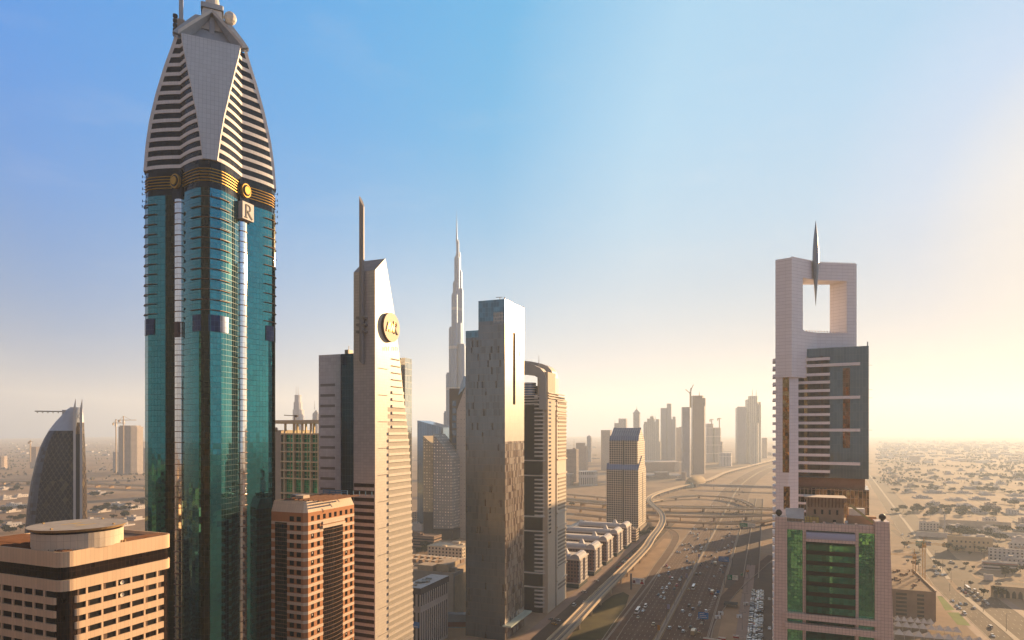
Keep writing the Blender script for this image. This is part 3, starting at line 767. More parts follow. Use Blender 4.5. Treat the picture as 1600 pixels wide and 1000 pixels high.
# ------------------------------------------------------------------ green glass block in a cream frame, behind
def framed_block():
    f = F(438, 420); D = 30
    r = f.root('framed_office', 'cream framed office block with green glass, an open roof pergola and a star emblem', 'office block')
    cr = plain('frame_cream', (.80, .60, .36), .75, 0, .12); gn = panel('green_glass', (.05, .38, .19), 1.6, 1.5, gap=.12, gapcol=(.40, .32, .2), rough=.08, metal=.5, var=.5, tilt=.03); sto = plain('side_stone', (.52, .42, .31), .8, 0, .1)
    x1 = f.fx(506); z = lambda py: f.z(py)
    m = MB(); m.box(0, x1, 2.2, D, 0, z(678), gn); m.build('glass_core', r)
    m = MB(); m.box(-f.fx(506) * 0 + f.fx(424), -.1, .8, D, 0, z(672), sto); m.build('side_wall', r)
    rows = [678, 692, 705.5, 721, 734.5, 747, 770]
    for py in rows: m = MB(); m.box(0, x1, 0, 2.4, z(py) - .45, z(py) + .45, cr); m.build('frame_beam', r)
    for px in (443.5, 457.8, 471, 484.3, 496.5):
        m = MB(); x = f.fx(px); m.box(x - .4, x + .4, .1, 2.3, 0, z(678), cr); m.build('frame_post', r)
    for py in rows[:-2]:
        m = MB()
        for px in (450.5, 464.5, 477.5, 490.5):
            x = f.fx(px); m.box(x - 2.4, x + 2.4, 1.6, 2.15, z(py) - 3.1, z(py) - 2.8, cr); m.box(x - .12, x + .12, 1.6, 2.15, z(py) - 5.2, z(py) - .4, cr)
        m.build('glazing_bar', r)
    m = MB(); m.box(f.fx(426), x1, -.6, 20, z(662), z(656.5), cr); m.build('roof_slab', r)
    m = MB()
    for px in (444.5, 458, 471, 484.5):
        x = f.fx(px); m.box(x - .55, x + .55, .3, 1.4, z(678), z(662), cr)
        m.box(x - .5, x + .5, 12, 13, z(678), z(662), cr)
    m.build('pergola_column', r)
    m = MB(); x = f.fx(430.5); zc = z(671)
    for a in range(6):
        t = R(a * 30); m.beam((x - 1.5 * math.cos(t), .7, zc - 1.5 * math.sin(t)), (x + 1.5 * math.cos(t), .7, zc + 1.5 * math.sin(t)), .22, .3, plain('emblem_brown', (.22, .13, .07), .7))
    m.build('star_emblem', r)
    m = MB(); zr = z(656.5)
    dkm = plain('crane_dark', (.09, .075, .07), .6)
    xb = f.fx(451); m.beam((xb, 6, zr), (xb, 6, zr + 3.2), .5, .5, dkm); m.beam((f.fx(434), 6, zr + 3.4), (f.fx(456), 6, zr + 2.8), .5, .5, dkm); m.box(xb, xb + 2, 5.4, 6.6, zr + 2, zr + 3.4, dkm)
    cr2 = m.build('roof_crane', loc=f.o, rz=RZ); tag(cr2, 'small dark maintenance crane on the roof slab of the green glass block', 'crane')
framed_block()
# ------------------------------------------------------------------ silver panel tower with the glass crown
def brick_panel(name, base, dark, dark2, pw, ph, metal=.6, rough=.22, p1=.10, p2=.10, line=(.10, .09, .085), var=.10, tilt=.03):
    """curtain wall of tall panels, each row shifted sideways, some panels dark"""
    m, t, b = newmat(name)
    uv = N(t, 'ShaderNodeUVMap'); sx = N(t, 'ShaderNodeSeparateXYZ'); t.links.new(uv.outputs[0], sx.inputs[0])
    v = math_(t, 'DIVIDE', sx.outputs[1], ph); row = math_(t, 'FLOOR', v)
    w1 = N(t, 'ShaderNodeTexWhiteNoise'); w1.noise_dimensions = '1D'; t.links.new(row, w1.inputs['W'])
    u = math_(t, 'ADD', math_(t, 'DIVIDE', sx.outputs[0], pw), w1.outputs['Value'])
    line_ = math_(t, 'MAXIMUM', math_(t, 'LESS_THAN', math_(t, 'FRACT', u), .07), math_(t, 'LESS_THAN', math_(t, 'FRACT', v), .05))
    cell = N(t, 'ShaderNodeCombineXYZ'); t.links.new(math_(t, 'FLOOR', u), cell.inputs[0]); t.links.new(row, cell.inputs[1])
    wn = N(t, 'ShaderNodeTexWhiteNoise'); wn.noise_dimensions = '2D'; t.links.new(cell.outputs[0], wn.inputs['Vector'])
    w2 = N(t, 'ShaderNodeTexWhiteNoise'); w2.noise_dimensions = '3D'; c2 = N(t, 'ShaderNodeVectorMath', operation='ADD'); t.links.new(cell.outputs[0], c2.inputs[0]); c2.inputs[1].default_value = (7.3, 3.1, 5.5); t.links.new(c2.outputs[0], w2.inputs['Vector'])
    tc = N(t, 'ShaderNodeTexCoord'); big = noise(t, tc.outputs['Object'], .055, 3, .5)
    th = math_(t, 'MULTIPLY', ramp(t, big, (.35, .3), (.65, 1.9)), p1)
    c = mix(t, math_(t, 'LESS_THAN', wn.outputs['Value'], th), base, dark)
    c = mix(t, math_(t, 'LESS_THAN', w2.outputs['Value'], p2), c, dark2)
    c = mix(t, 1.0, c, ramp(t, wn.outputs['Value'], (0, 1 - var), (1, 1 + var)), 'MULTIPLY')
    c = mix(t, line_, c, line); t.links.new(c, b.inputs['Base Color'])
    b.inputs['Roughness'].default_value = rough
    t.links.new(math_(t, 'MULTIPLY', math_(t, 'SUBTRACT', 1., math_(t, 'MULTIPLY', line_, .8)), metal), b.inputs['Metallic'])
    g = N(t, 'ShaderNodeNewGeometry'); su = N(t, 'ShaderNodeVectorMath', operation='SUBTRACT'); t.links.new(w2.outputs['Color'], su.inputs[0]); su.inputs[1].default_value = (.5, .5, .5)
    sc = N(t, 'ShaderNodeVectorMath', operation='SCALE'); t.links.new(su.outputs[0], sc.inputs[0]); sc.inputs['Scale'].default_value = tilt
    ad = N(t, 'ShaderNodeVectorMath', operation='ADD'); t.links.new(g.outputs['Normal'], ad.inputs[0]); t.links.new(sc.outputs[0], ad.inputs[1])
    no = N(t, 'ShaderNodeVectorMath', operation='NORMALIZE'); t.links.new(ad.outputs[0], no.inputs[0]); t.links.new(no.outputs[0], b.inputs['Normal'])
    return m
def silver_tower():
    f = F(789, 455); L = f.ry(819)
    r = f.root('panel_tower', 'stepped silver-brown panel tower with blue glass crown and a dark slot in its side', 'skyscraper')
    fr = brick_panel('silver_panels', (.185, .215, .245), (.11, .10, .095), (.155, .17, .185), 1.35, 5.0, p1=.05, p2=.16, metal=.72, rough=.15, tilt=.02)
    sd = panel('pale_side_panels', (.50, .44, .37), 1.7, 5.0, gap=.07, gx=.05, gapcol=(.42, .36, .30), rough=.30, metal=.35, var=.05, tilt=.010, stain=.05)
    low = brick_panel('side_reflection_panels', (.50, .41, .33), (.16, .09, .06), (.30, .22, .16), 1.7, 5.0, p1=.30, p2=.25, rough=.18, tilt=.03)  # brown reflection put into the colour of the lower side panels
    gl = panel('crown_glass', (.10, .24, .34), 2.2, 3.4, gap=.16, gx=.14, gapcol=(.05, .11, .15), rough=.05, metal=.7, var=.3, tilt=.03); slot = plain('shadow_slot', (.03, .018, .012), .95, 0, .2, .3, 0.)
    xs, xl = f.fx(747.5), f.fx(727); z1, z2 = f.z(500), f.z(467); zl = f.z(517, xl, 0); zg = f.z(528, xl, 0); sp = f.z(690)
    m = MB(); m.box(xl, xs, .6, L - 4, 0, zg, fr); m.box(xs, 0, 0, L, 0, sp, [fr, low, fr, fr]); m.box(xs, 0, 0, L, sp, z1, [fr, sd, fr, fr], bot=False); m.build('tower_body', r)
    m = MB(); m.prism([(xs, 0), (-.01, 0), (-.01, L), (xs, L)], z1, z2, [gl, sd, gl, gl]); m.build('glass_crown', r)
    m = MB(); m.box(xl, xs - .02, .6, L - 4, zg, zl, gl); m.build('step_glass', r)
    m = MB(); x0 = f.fx(771); m.box(x0, f.fx(786.5), -.08, .2, f.z(503.5), f.z(487), panel('crown_opening', (.20, .26, .30), 1.0, 2.4, gap=.5, gx=.4, gapcol=(.42, .40, .36), rough=.1, metal=.4, var=.5)); m.build('crown_window', r)
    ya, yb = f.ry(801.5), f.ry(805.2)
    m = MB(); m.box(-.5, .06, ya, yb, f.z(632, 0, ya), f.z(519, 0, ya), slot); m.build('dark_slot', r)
    m = MB(); yc = f.ry(811.5); zc = f.z(552.5, 0, yc); m.box(0, .35, yc - .7, yc + .7, zc - 1.6, zc + 1.6, plain('sign_white', (.8, .76, .68), .5)); m.build('white_plaque', r)
    m = MB(); cz = f.z(973, 2, 10); m.box(-1, 5.5, -2, L + 2, cz, cz + 1.1, plain('canopy_green', (.42, .47, .40), .5, 0, .1)); m.build('entrance_canopy', r)
    m = MB(); q = plain('crane_dark', (.09, .075, .07), .6)
    m.beam((-6, 5, z2), (-6, 5, z2 + 2.6), .35, .35, q); m.beam((-9, 5, z2 + 2.7), (-4, 5, z2 + 2.5), .35, .35, q); m.build('roof_gantry', r)
    for y in (.5, L - .5): m = MB(); m.box(-.7, -.1, y - .3, y + .3, z2, z2 + 1.3, q); m.build('corner_lamp', r)
silver_tower()
# ------------------------------------------------------------------ twin tower with the arched crown
def arch_tower():
    f = F(853, 522); L = f.ry(883)
    r = f.root('arched_tower', 'brown and cream tower with an arched portal crown and curved white balconies', 'skyscraper')
    br = panel('brown_glass', (.016, .007, .006), 1.5, 1.6, gap=.08, gapcol=(.035, .018, .012), rough=.14, metal=.08, spec=.22, var=.3, tilt=.02); tan = plain('tan_render', (.56, .44, .32), .8, 0, .1); crm = plain('cream_render', (.66, .55, .42), .75, 0, .08); whi = plain('balcony_white', (.68, .60, .52), .7, 0, .06)
    grey = plain('crown_grey', (.42, .38, .35), .6, 0, .08)
    xl = f.fx(800); zt = f.z(617); xb = f.fx(835)
    m = MB(); rr = [(xl, .8), (-7, .8)] + [(-7 + 6.6 * math.sin(R(a)), 7.4 - 6.6 * math.cos(R(a))) for a in range(0, 91, 15)][1:] + [(-.4, L), (xl, L)]
    m.prism(rr, 0, zt, br, top=tan); m.build('glass_body', r)
    # balconies round the front corner
    rim = [(xb, .5), (xb, -.1), (-7, -.1)] + [(-7 + 7.5 * math.sin(R(a)), 7.4 - 7.5 * math.cos(R(a))) for a in range(0, 91, 15)][1:] + [(.5, 8.2), (-.6, 8.2), (-.6, 7.4), (-7, .9)]
    m = MB(); m.prism(rim, -.62, .62, whi, bot=True); b0 = m.build('balcony', r); k = 0; z = zt - 1.2; FL = 3.25
    rings = [f.z(p) for p in (720, 743.6, 808, 831, 897, 919)]
    glassy = [(rings[1], rings[0]), (rings[3], rings[2]), (rings[5], rings[4])]
    while z > 4:
        if not any(a - 1 < z < b + 1 for a, b in glassy):
            b = b0 if k == 0 else b0.copy()
            if k: COL.objects.link(b)
            b.location = (0, 0, z); k += 1
        z -= FL
    ring = [(xl, .85), (xl, -.5), (-7, -.5)] + [(-7 + 7.9 * math.sin(R(a)), 7.4 - 7.9 * math.cos(R(a))) for a in range(0, 91, 15)][1:] + [(.9, 9), (-.45, 9), (-.45, 7.4), (-7, .85)]
    for zr in rings: m = MB(); m.prism(ring, zr - .45, zr + .45, whi, bot=True); m.build('ring_ledge', r)
    for i in range(4):
        m = MB(); zz = zt - .2 - i * 2.3; m.box(xl, -7.2, -.1, .8, zz - .5, zz + .5, whi); m.build('balcony', r)
    # tan pier with small windows, dark slot, cream balconied bay on the sunlit side
    p0, p1, p2 = f.ry(854.2), f.ry(866), f.ry(868.5)
    zp = f.z(581, 0, p0)
    m = MB(); m.box(-8, 1.0, p0, p1, 0, zp, tan); m.build('corner_pier', r)
    pw = plain('black_glass', (.02, .016, .015), .08, .4, .3, 1.); zz = f.z(627, 1, p0)
    for i in range(34):
        m = MB(); m.box(.6, 1.06, p0 + 2, p0 + 8.5, zz - 1.5, zz, pw); m.build('window', r); zz -= 3.25
    m = MB(); m.box(-6, -.2, p1, p2, 0, zp, br); m.build('dark_slot', r)
    ze = f.z(623, 0, p2 + 3)
    m = MB(); m.box(-14, .9, p2, L, 0, ze, crm); m.build('side_bay', r)
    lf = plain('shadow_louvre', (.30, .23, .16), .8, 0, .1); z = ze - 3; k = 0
    while z > 12:
        if not any(a - 1 < z < b + 1 for a, b in glassy):
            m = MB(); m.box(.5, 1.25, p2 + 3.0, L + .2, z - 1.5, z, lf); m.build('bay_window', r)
        z -= FL
    for zr in rings: m = MB(); m.box(.5, 1.9, p2, L + .6, zr - .5, zr + .5, crm); m.build('ring_ledge', r)
    for i in range(5): m = MB(); z = ze - 2 - 4.2 * i; m.box(.4, 1.7, p2 - .6, L + .8, z - .5, z + .6, crm); m.build('bay_ledge', r)
    # arched crown: two half-round portals, one behind the other
    crown_side = plain('crown_sunlit', (.64, .54, .42), .6, 0, .06)  # paler tone puts the sunlight on the arch's right end into its colour
    A = [(800, 565), (818, 567), (834, 570.5), (844, 575), (850, 582), (853, 593), (853, 640), (842.5, 640), (842.5, 596), (840, 590), (834, 586.5), (818, 584.5), (800, 584)]
    P = [(f.fx(px), f.z(py, f.fx(px), 0)) for px, py in A][::-1]
    for y0, y1 in ((0, 9.5), (19, 33)):
        m = MB(); Q = [(x + (.3 if y0 else 0), z if y0 == 0 else z + (3 if z > zt + 3 else 0)) for x, z in P]
        rim = [crown_side if (a_[0] > f.fx(843) - .1 and b_[0] > f.fx(843) - .1) else grey for a_, b_ in zip(Q, Q[1:] + Q[:1])]
        yprism(m, Q, y0, y1, grey, rim); m.build('crown_arch', r)
    m = MB(); m.box(xl, f.fx(841.5), 12, 34, zt - 1, zt + 8.5, br); m.build('portal_back', r)
    m = MB(); m.box(f.fx(841), -.6, 9.6, 19, zt - 2, zt + 13, br); m.build('dark_slot', r)
    dr = panel('drum_bands', (.10, .16, .26), 50, 2.0, gap=.85, gx=.01, gapcol=(.55, .50, .45), rough=.2, metal=.4, var=.05); cxx = f.fx(822)
    m = MB(); m.cyl(cxx, 6.5, 6.2, zt - .5, f.z(598, cxx, 3), dr, 24); m.build('portal_drum', r)
    for i in range(3): m = MB(); z = f.z(613.5 + i * 4, 1, p0); m.box(.5, 2.2, p0 - .5, L * .86, z - .35, z + .35, crm); m.build('bay_ledge', r)
    m = MB(); xs, yss = f.fx(842, 12), 12; m.cyl(xs, yss, .8, zt + 10, f.z(555, xs, yss), grey, 8, r1=.08); m.build('roof_spike', r)
arch_tower()
# ------------------------------------------------------------------ cluster of slanted blocks behind
def slant_block(name, label, Y, pts, depth, fmat, smat=None, part='tower_body', x_face=None):
    """front outline given by photo points on a plane square to the street grid, at distance Y at its first point"""
    f = F(pts[0][0], Y); P = []
    for px, py in pts:
        x = f.fx(px); P.append((x, 0. if py is None else max(0., f.z(py, x, 0))))
    r = f.root(name, label, 'office tower')
    m = MB(); yprism(m, P, 0, depth, fmat, smat or fmat); m.build(part, r)
    return f, r
def cluster():
    bl = panel('sky_blue_glass', (.20, .30, .42), 4.0, 60, gap=.5, gx=.35, gapcol=(.08, .12, .18), rough=.08, metal=.8, var=.12, tilt=.01)
    gd = windowed('dotted_grey', (.30, .27, .24), (.72, .62, .50), 4.2, 4.0, .42, .42, .3, .5, .12); gg = windowed('dotted_gold', (.44, .34, .20), (.78, .64, .44), 4.2, 4.0, .42, .42, .3, .5, .12)
    dk = plain('dark_base', (.07, .05, .04), .5, 0, .3); brn = plain('umber_frame', (.085, .055, .04), .6, 0, .1); bw = windowed('umber_windows', (.10, .065, .05), (.06, .10, .15), 7, 9, .8, .8, .08, .5); bg_ = windowed('speckled_beige', (.52, .43, .35), (.30, .24, .20), 5, 6, .25, .18, .5, .7)
    f, r = slant_block('blue_glass_block', 'blue mirror glass block with a slanted top behind two dotted towers', 960, [(652, None), (692.5, None), (692.5, 668), (652, 657)], 40, bl)
    f, r = slant_block('dotted_tower', 'narrower grey dotted slant-topped tower on the left of its pair', 900, [(661, 800), (676, 800), (676, 695), (661, 681)], 30, gg)
    m = MB(); m.box(0, f.fx(676), 1, 29, 0, f.z(800), dk); m.build('podium', r)
    f, r = slant_block('dotted_tower', 'wider grey dotted slant-topped tower in front of the dark brown framed tower', 880, [(677, 826), (706.5, 826), (706.5, 715), (677, 678)], 34, gd)
    m = MB(); m.box(0, f.fx(707), 1, 33, 0, f.z(826.5), dk); m.build('podium', r)
    f, r = slant_block('brown_frame_tower', 'dark umber framed tower with a column of blue windows behind the stepped silver tower', 905, [(702, None), (722, None), (722, 607), (702, 607)], 30, brn, bw)
    for i in range(9): m = MB(); z = f.z(626 + i * 11.5); m.box(f.fx(706.8), f.fx(713), -.3, .2, z - 7.6, z, plain('blue_window', (.10, .16, .24), .08, .7)); m.build('window', r)
    f, r = slant_block('beige_slant_tower', 'speckled beige slant-sided tower with a blue glass top beside the silver tower', 893, [(713, None), (745, None), (745, 600), (728, 602), (713.5, 642)], 30, bg_)
    m = MB(); P = [(f.fx(713.5), f.z(618)), (f.fx(727), f.z(602)), (f.fx(745), f.z(600)), (f.fx(745), f.z(587)), (f.fx(722), f.z(588))]; yprism(m, P, 4, 26, bl); m.build('glass_top', r)
cluster()
# ------------------------------------------------------------------ gabled tower by the interchange
def gable_tower():
    f = F(997.3, 948); L = f.ry(1009.3)
    r = f.root('gabled_tower', 'bronze gridded tower with blue sloping shoulders and pointed gables beside the viaduct bend', 'office tower')
    gr = windowed('bronze_grid', (.46, .37, .29), (.06, .04, .025), 3.4, 3.3, .72, .70, .06, .7, .06); sg = windowed('cream_grid', (.62, .51, .38), (.30, .21, .13), 3.4, 3.3, .62, .6, .1, .7, .06)
    go = panel('gold_reflection_glass', (.55, .36, .12), 3.4, 3.3, gap=.5, gx=.5, gapcol=(.30, .21, .13), rough=.15, metal=.7, var=.2, tilt=.02)
    bl = panel('blue_slope_glass', (.10, .16, .27), 3.4, 50, gap=.3, gx=.3, gapcol=(.22, .22, .24), rough=.1, metal=.6, var=.1); dk = plain('slot_dark', (.035, .022, .016), .4)
    xl, xu = f.fx(947.5), f.fx(951.5); xc = f.fx(973.8)
    y = lambda px: f.ry(px)
    zl, zls = f.z(734), f.z(726); zu, zus = f.z(688), f.z(682)
    Ym = L * .5
    # lower block with its gable towards the road, upper block set back behind blue slopes
    low = [(0, 0), (L, 0), (L, f.z(731, 0, L)), (Ym, f.z(712, 0, Ym)), (0, zl)]
    m = MB(); xprism(m, low, xl, 0, sg, [gr, gr, bl, bl, gr]); m.build('lower_block', r)
    up = [(2.5, zl - 4), (L - 2.5, zl - 4), (L - 2.5, f.z(690, 0, L)), (Ym, f.z(668.5, 0, Ym)), (2.5, zu)]
    m = MB(); xprism(m, up, xu, -1.5, sg, [gr, gr, bl, bl, gr]); m.build('upper_block', r)
    # horns: blue side slopes at both ends, recess between
    for x0, x1 in ((xu, xu + 4.5), (-6, -1.4)):
        m = MB(); P = [(2.2, zu - .5), (Ym + .3, zu - .5), (Ym + .3, f.z(668, 0, Ym)), ]; xprism(m, P, x0, x1, sg, [bl, sg, bl]); m.build('gable_horn', r)
    for za, zb in ((zl - 1, zls + 1.5), (zu - 1, zus + 1)):
        m = MB(); yy = .0 if za < zu - 20 else 2.5
        m.face([(xl if yy == 0 else xu, yy - .2, za), (0, yy - .2, za), (0, yy + 3, zb), (xl if yy == 0 else xu, yy + 3, zb)], bl); m.face([(xl if yy == 0 else xu, yy + 3.01, zb), (0, yy + 3.01, zb), (0, yy - .19, za), (xl if yy == 0 else xu, yy - .19, za)], bl); m.build('blue_slope', r)
    m = MB(); m.box(xc - 1.1, xc + 1.1, -.3, .5, 0, zl, dk); m.box(xc - 1.1, xc + 1.1, 2.2, 3, zl, zu, dk); m.build('dark_groove', r)
    m = MB(); ys = f.ry(1004.2); m.box(-.5, .25, ys - 2, ys + 2, f.z(815, 0, ys), f.z(738, 0, ys), dk); m.build('dark_slot', r)
    m = MB(); m.box(xl - 3, 3, -3, L + 3, 0, 5, plain('podium_brown', (.30, .22, .15), .8)); m.build('podium', r)
gable_tower()
# ------------------------------------------------------------------ white tower with the square portal crown and needle
def portal_tower():
    D = lambda px, Y: ((px - 800) * Y / FP, Y)
    zz = lambda py, Y: H - (py - HZ) * Y / FP
    P0, P1, P1b, P2, P3 = D(1211.5, 336), D(1237, 331), D(1254.5, 335.5), D(1276, 341), D(1338.5, 344)
    r = empty('portal_tower', (D(1275, 345)[0], 345, 0), 0, label='white tower with a square hole through its crown and a needle hanging in it', cat='skyscraper')
    o = r.location
    loc = lambda p: (p[0] - o.x, p[1] - o.y)
    wh = panel('white_cladding', (.86, .80, .79), 3.2, 1.75, gap=.10, gx=.05, gapcol=(.50, .45, .44), rough=.55, var=.025, stain=.05)
    gl = panel('slate_glass', (.13, .175, .205), 1.45, 4.19, gap=.10, gx=.10, gapcol=(.07, .085, .10), rough=.05, metal=.6, var=.12, tilt=.014, wob=.01); am = panel('amber_glass', (.30, .20, .09), 1.2, 2.1, gap=.1, gapcol=(.09, .07, .05), rough=.06, metal=.85, var=.5, tilt=.10, wob=.16)
    nee = plain('needle_steel', (.26, .28, .30), .35, .6, .08); br = plain('brick_band', (.40, .24, .16), .8, 0, .12); dk = plain('dark_room', (.022, .017, .014), .25, 0, .5, .8)
    zt, zu, zs = zz(402, 331), zz(434, 336), zz(520, 342)
    def pr(name, pts, z0, z1, mat, bot=True, par=None):
        m = MB(); m.prism([loc(p) for p in pts], z0, z1, mat, bot=bot); return m.build(name, par or r)
    bk = lambda px, Y=356: D(px, Y)
    pr('left_leg', [P0, P1, P1b, bk(1252), bk(1212.5)], zs + .01, zt, wh)
    pr('right_leg', [D(1296.5, 351), D(1323, 343.5), P3, D(1338, 360), D(1297, 360)], zs + .01, zt - .02, wh)
    pr('crown_beam', [D(1254.6, 335.6), P2, P3, D(1336, 352), D(1253, 352)], zu, zt - .04, wh)
    pr('crown_sill', [P0, P1, P1b, P2, P3, D(1338, 362), D(1213, 362)], zz(590, 335), zs, wh)
    # toothed copings
    k = 0
    tm = MB(); tm.box(-.28, .28, -.3, .3, 0, .55, wh); t0 = tm.build('coping_tooth', r)
    for A, B, z in ((P1, P2, zt), (P2, P3, zt), (D(1254.5, 335.6), D(1328, 343.5), zs)):
        for i in range(16):
            q = (i + .3) / 16; t_ = t0 if k == 0 else t0.copy()
            if k: COL.objects.link(t_)
            k += 1; t_.location = (A[0] + (B[0] - A[0]) * q - o.x, A[1] + (B[1] - A[1]) * q - o.y + .4, z)
    # needle
    m = MB(); n = 14; x, y = loc(D(1274.5, 338.5)); zs_ = [(478, .05), (455, .62), (436, 1.1), (412, 1.62), (392, 1.5), (372, 1.05), (356, .5), (345, .06)]
    for (pa, ra), (pb, rb) in zip(zs_, zs_[1:]):
        m.cyl(x, y, ra, zz(pa, 338.5), zz(pb, 338.5), nee, n, r1=rb)
    m.build('needle', r)
    # white left pier running down, with its amber glass strip and side balconies
    Q0, Q1, Q2 = D(1212, 336.5), D(1232, 332.6), D(1247.5, 335)
    zpb = 0
    pr('left_pier', [Q0, Q1, Q2, D(1247, 352), D(1214, 352)], zpb, zz(589, 335), wh)
    def onp(A, B, pa, pb, z0, z1, mat, name, off=.08):
        """a panel on the wall from A to B between two photo columns"""
        def at(px):
            k = (px - 800) / FP; dx, dy = B[0] - A[0], B[1] - A[1]; q = (k * A[1] - A[0]) / (dx - k * dy); return (A[0] + dx * q - o.x, A[1] + dy * q - o.y)
        a, b = at(pa), at(pb); d = Vector((b[0] - a[0], b[1] - a[1], 0)).normalized(); nrm = Vector((d.y, -d.x, 0)) * off
        m = MB(); m.prism([(a[0] + nrm.x, a[1] + nrm.y), (b[0] + nrm.x, b[1] + nrm.y), (b[0] - nrm.x * 2, b[1] - nrm.y * 2), (a[0] - nrm.x * 2, a[1] - nrm.y * 2)], z0, z1, mat, bot=True, uvarc=True); return m.build(name, r)
    onp(Q0, Q1, 1223, 1233, zz(738, 334), zz(548, 334), am, 'amber_glass_strip'); onp(Q0, Q1, 1224.5, 1234, zz(795, 334), zz(760, 334), am, 'amber_glass_strip')
    m = MB(); b_ = [(Q0[0] - o.x - 1.0, 337.6 - o.y), (Q0[0] - o.x + .3, 336.2 - o.y), (Q0[0] - o.x + 6, 350 - o.y), (Q0[0] - o.x + 4.2, 351 - o.y)]
    m.prism(b_, -.7, .7, wh, bot=True); bb = m.build('side_balcony', r); z = zz(562, 336); k = 0
    while z > 4:
        b = bb if k == 0 else bb.copy()
        if k: COL.objects.link(b)
        b.location = (0, 0, z); z -= 4.19; k += 1
    # glass block, turned a little to the street
    G0, G1 = D(1247, 339), D(1357.5, 324); gd = Vector((G1[0] - G0[0], G1[1] - G0[1], 0)); gdn = gd.normalized(); gn = Vector((-gdn.y, gdn.x, 0))
    def gq(px, back=0.):
        k = (px - 800) / FP; A, dx, dy = G0, gd.x, gd.y; q = (k * A[1] - A[0]) / (dx - k * dy); p = (A[0] + dx * q, A[1] + dy * q); return (p[0] + gn.x * back - o.x, p[1] + gn.y * back - o.y)
    ztg = zz(546, 339); zbg = zz(747, 332)
    m = MB(); m.prism([gq(1247), gq(1357.5), gq(1357.5, 30), gq(1247, 30)], zbg, ztg, gl, bot=True); m.build('glass_block', r)
    def gbox(pa, pb, f0, f1, z0, z1, mat, name):
        m = MB(); m.prism([gq(pa, f0), gq(pb, f0), gq(pb, f1), gq(pa, f1)], z0, z1, mat, bot=True); return m.build(name, r)
    Ym = 333
    for py in (570.7, 621.7, 672, 723.7): gbox(1243, 1344, -1.1, .2, zz(py, Ym) - .75, zz(py, Ym) + .75, wh, 'long_balcony_band')
    for py in (562, 586, 598, 611, 635.6, 648, 661, 685.5, 698, 710.7, 736): gbox(1243, 1297, -1.1, .2, zz(py, 337) - .72, zz(py, 337) + .72, wh, 'short_balcony_band')
    gbox(1248, 1296, -.05, .2, zbg + .5, ztg - 4.5, panel('loggia_glass', (.075, .062, .05), 1.45, 2.1, gap=.12, gx=.10, gapcol=(.02, .02, .02), rough=.07, metal=.5, var=.6, tilt=.06, wob=.10), 'loggia_dark_panel')  # flat dark panel over the glass, in place of the shaded loggia recess
    for pa, pb in ((1256.5, 1261.5), (1281, 1286)): gbox(pa, pb, -.14, .2, zbg + 2, ztg - 4, am if pa < 1270 else panel('umber_glass', (.10, .055, .035), 1.2, 4.19, gap=.4, gapcol=(.03, .03, .03), rough=.08, metal=.6, var=.6, tilt=.05), 'tinted_strip')
    gbox(1317, 1328, -.1, .2, zz(700, 328), zz(575, 328), panel('rust_glass', (.20, .10, .055), 1.4, 2.1, gap=.1, gapcol=(.05, .05, .05), rough=.06, metal=.8, var=.6, tilt=.10, wob=.14), 'tinted_strip')
    gbox(1247, 1352, 2.5, 28, zz(764, 330), zbg - .02, br, 'louvred_band')
    for i in range(9): z = zz(764, 330) + .4 + i * .62; gbox(1247, 1351, 2.3, 2.6, z, z + .25, plain('brick_dark', (.24, .13, .085), .8), 'louvre_slat')
    gbox(1247, 1358, 0, 29, 0, zz(764, 330) - .02, panel('lower_glass', (.09, .075, .05), 1.8, 4.1, gap=.3, gx=.25, gapcol=(.30, .22, .16), rough=.07, metal=.7, var=.6, tilt=.08, wob=.08), 'lower_block')
    for i in range(7): z = zz(776 + i * 12.4, 331); gbox(1244, 1262, -1.0, .2, z - .55, z + .55, wh, 'short_balcony_band'); 
    gbox(1249, 1256, 6, 12, ztg, zz(534, 339), br, 'roof_plant'); gbox(1262, 1270, 6, 12, ztg, zz(541, 338), plain('duct_grey', (.3, .28, .26), .5, .4), 'roof_plant')
    m = MB(); a = gq(1356, 1); m.box(a[0] - .2, a[0] + .2, a[1], a[1] + .4, ztg, ztg + 2.2, nee)
    for py in (570.7, 609, 621.7, 672, 723.7): b = gq(1357.5, -.1); m.beam((b[0], b[1], zz(py, 324)), (b[0] + 1.6, b[1] - .4, zz(py, 324)), .12, .12, nee)
    m.build('corner_rod', r)
portal_tower()
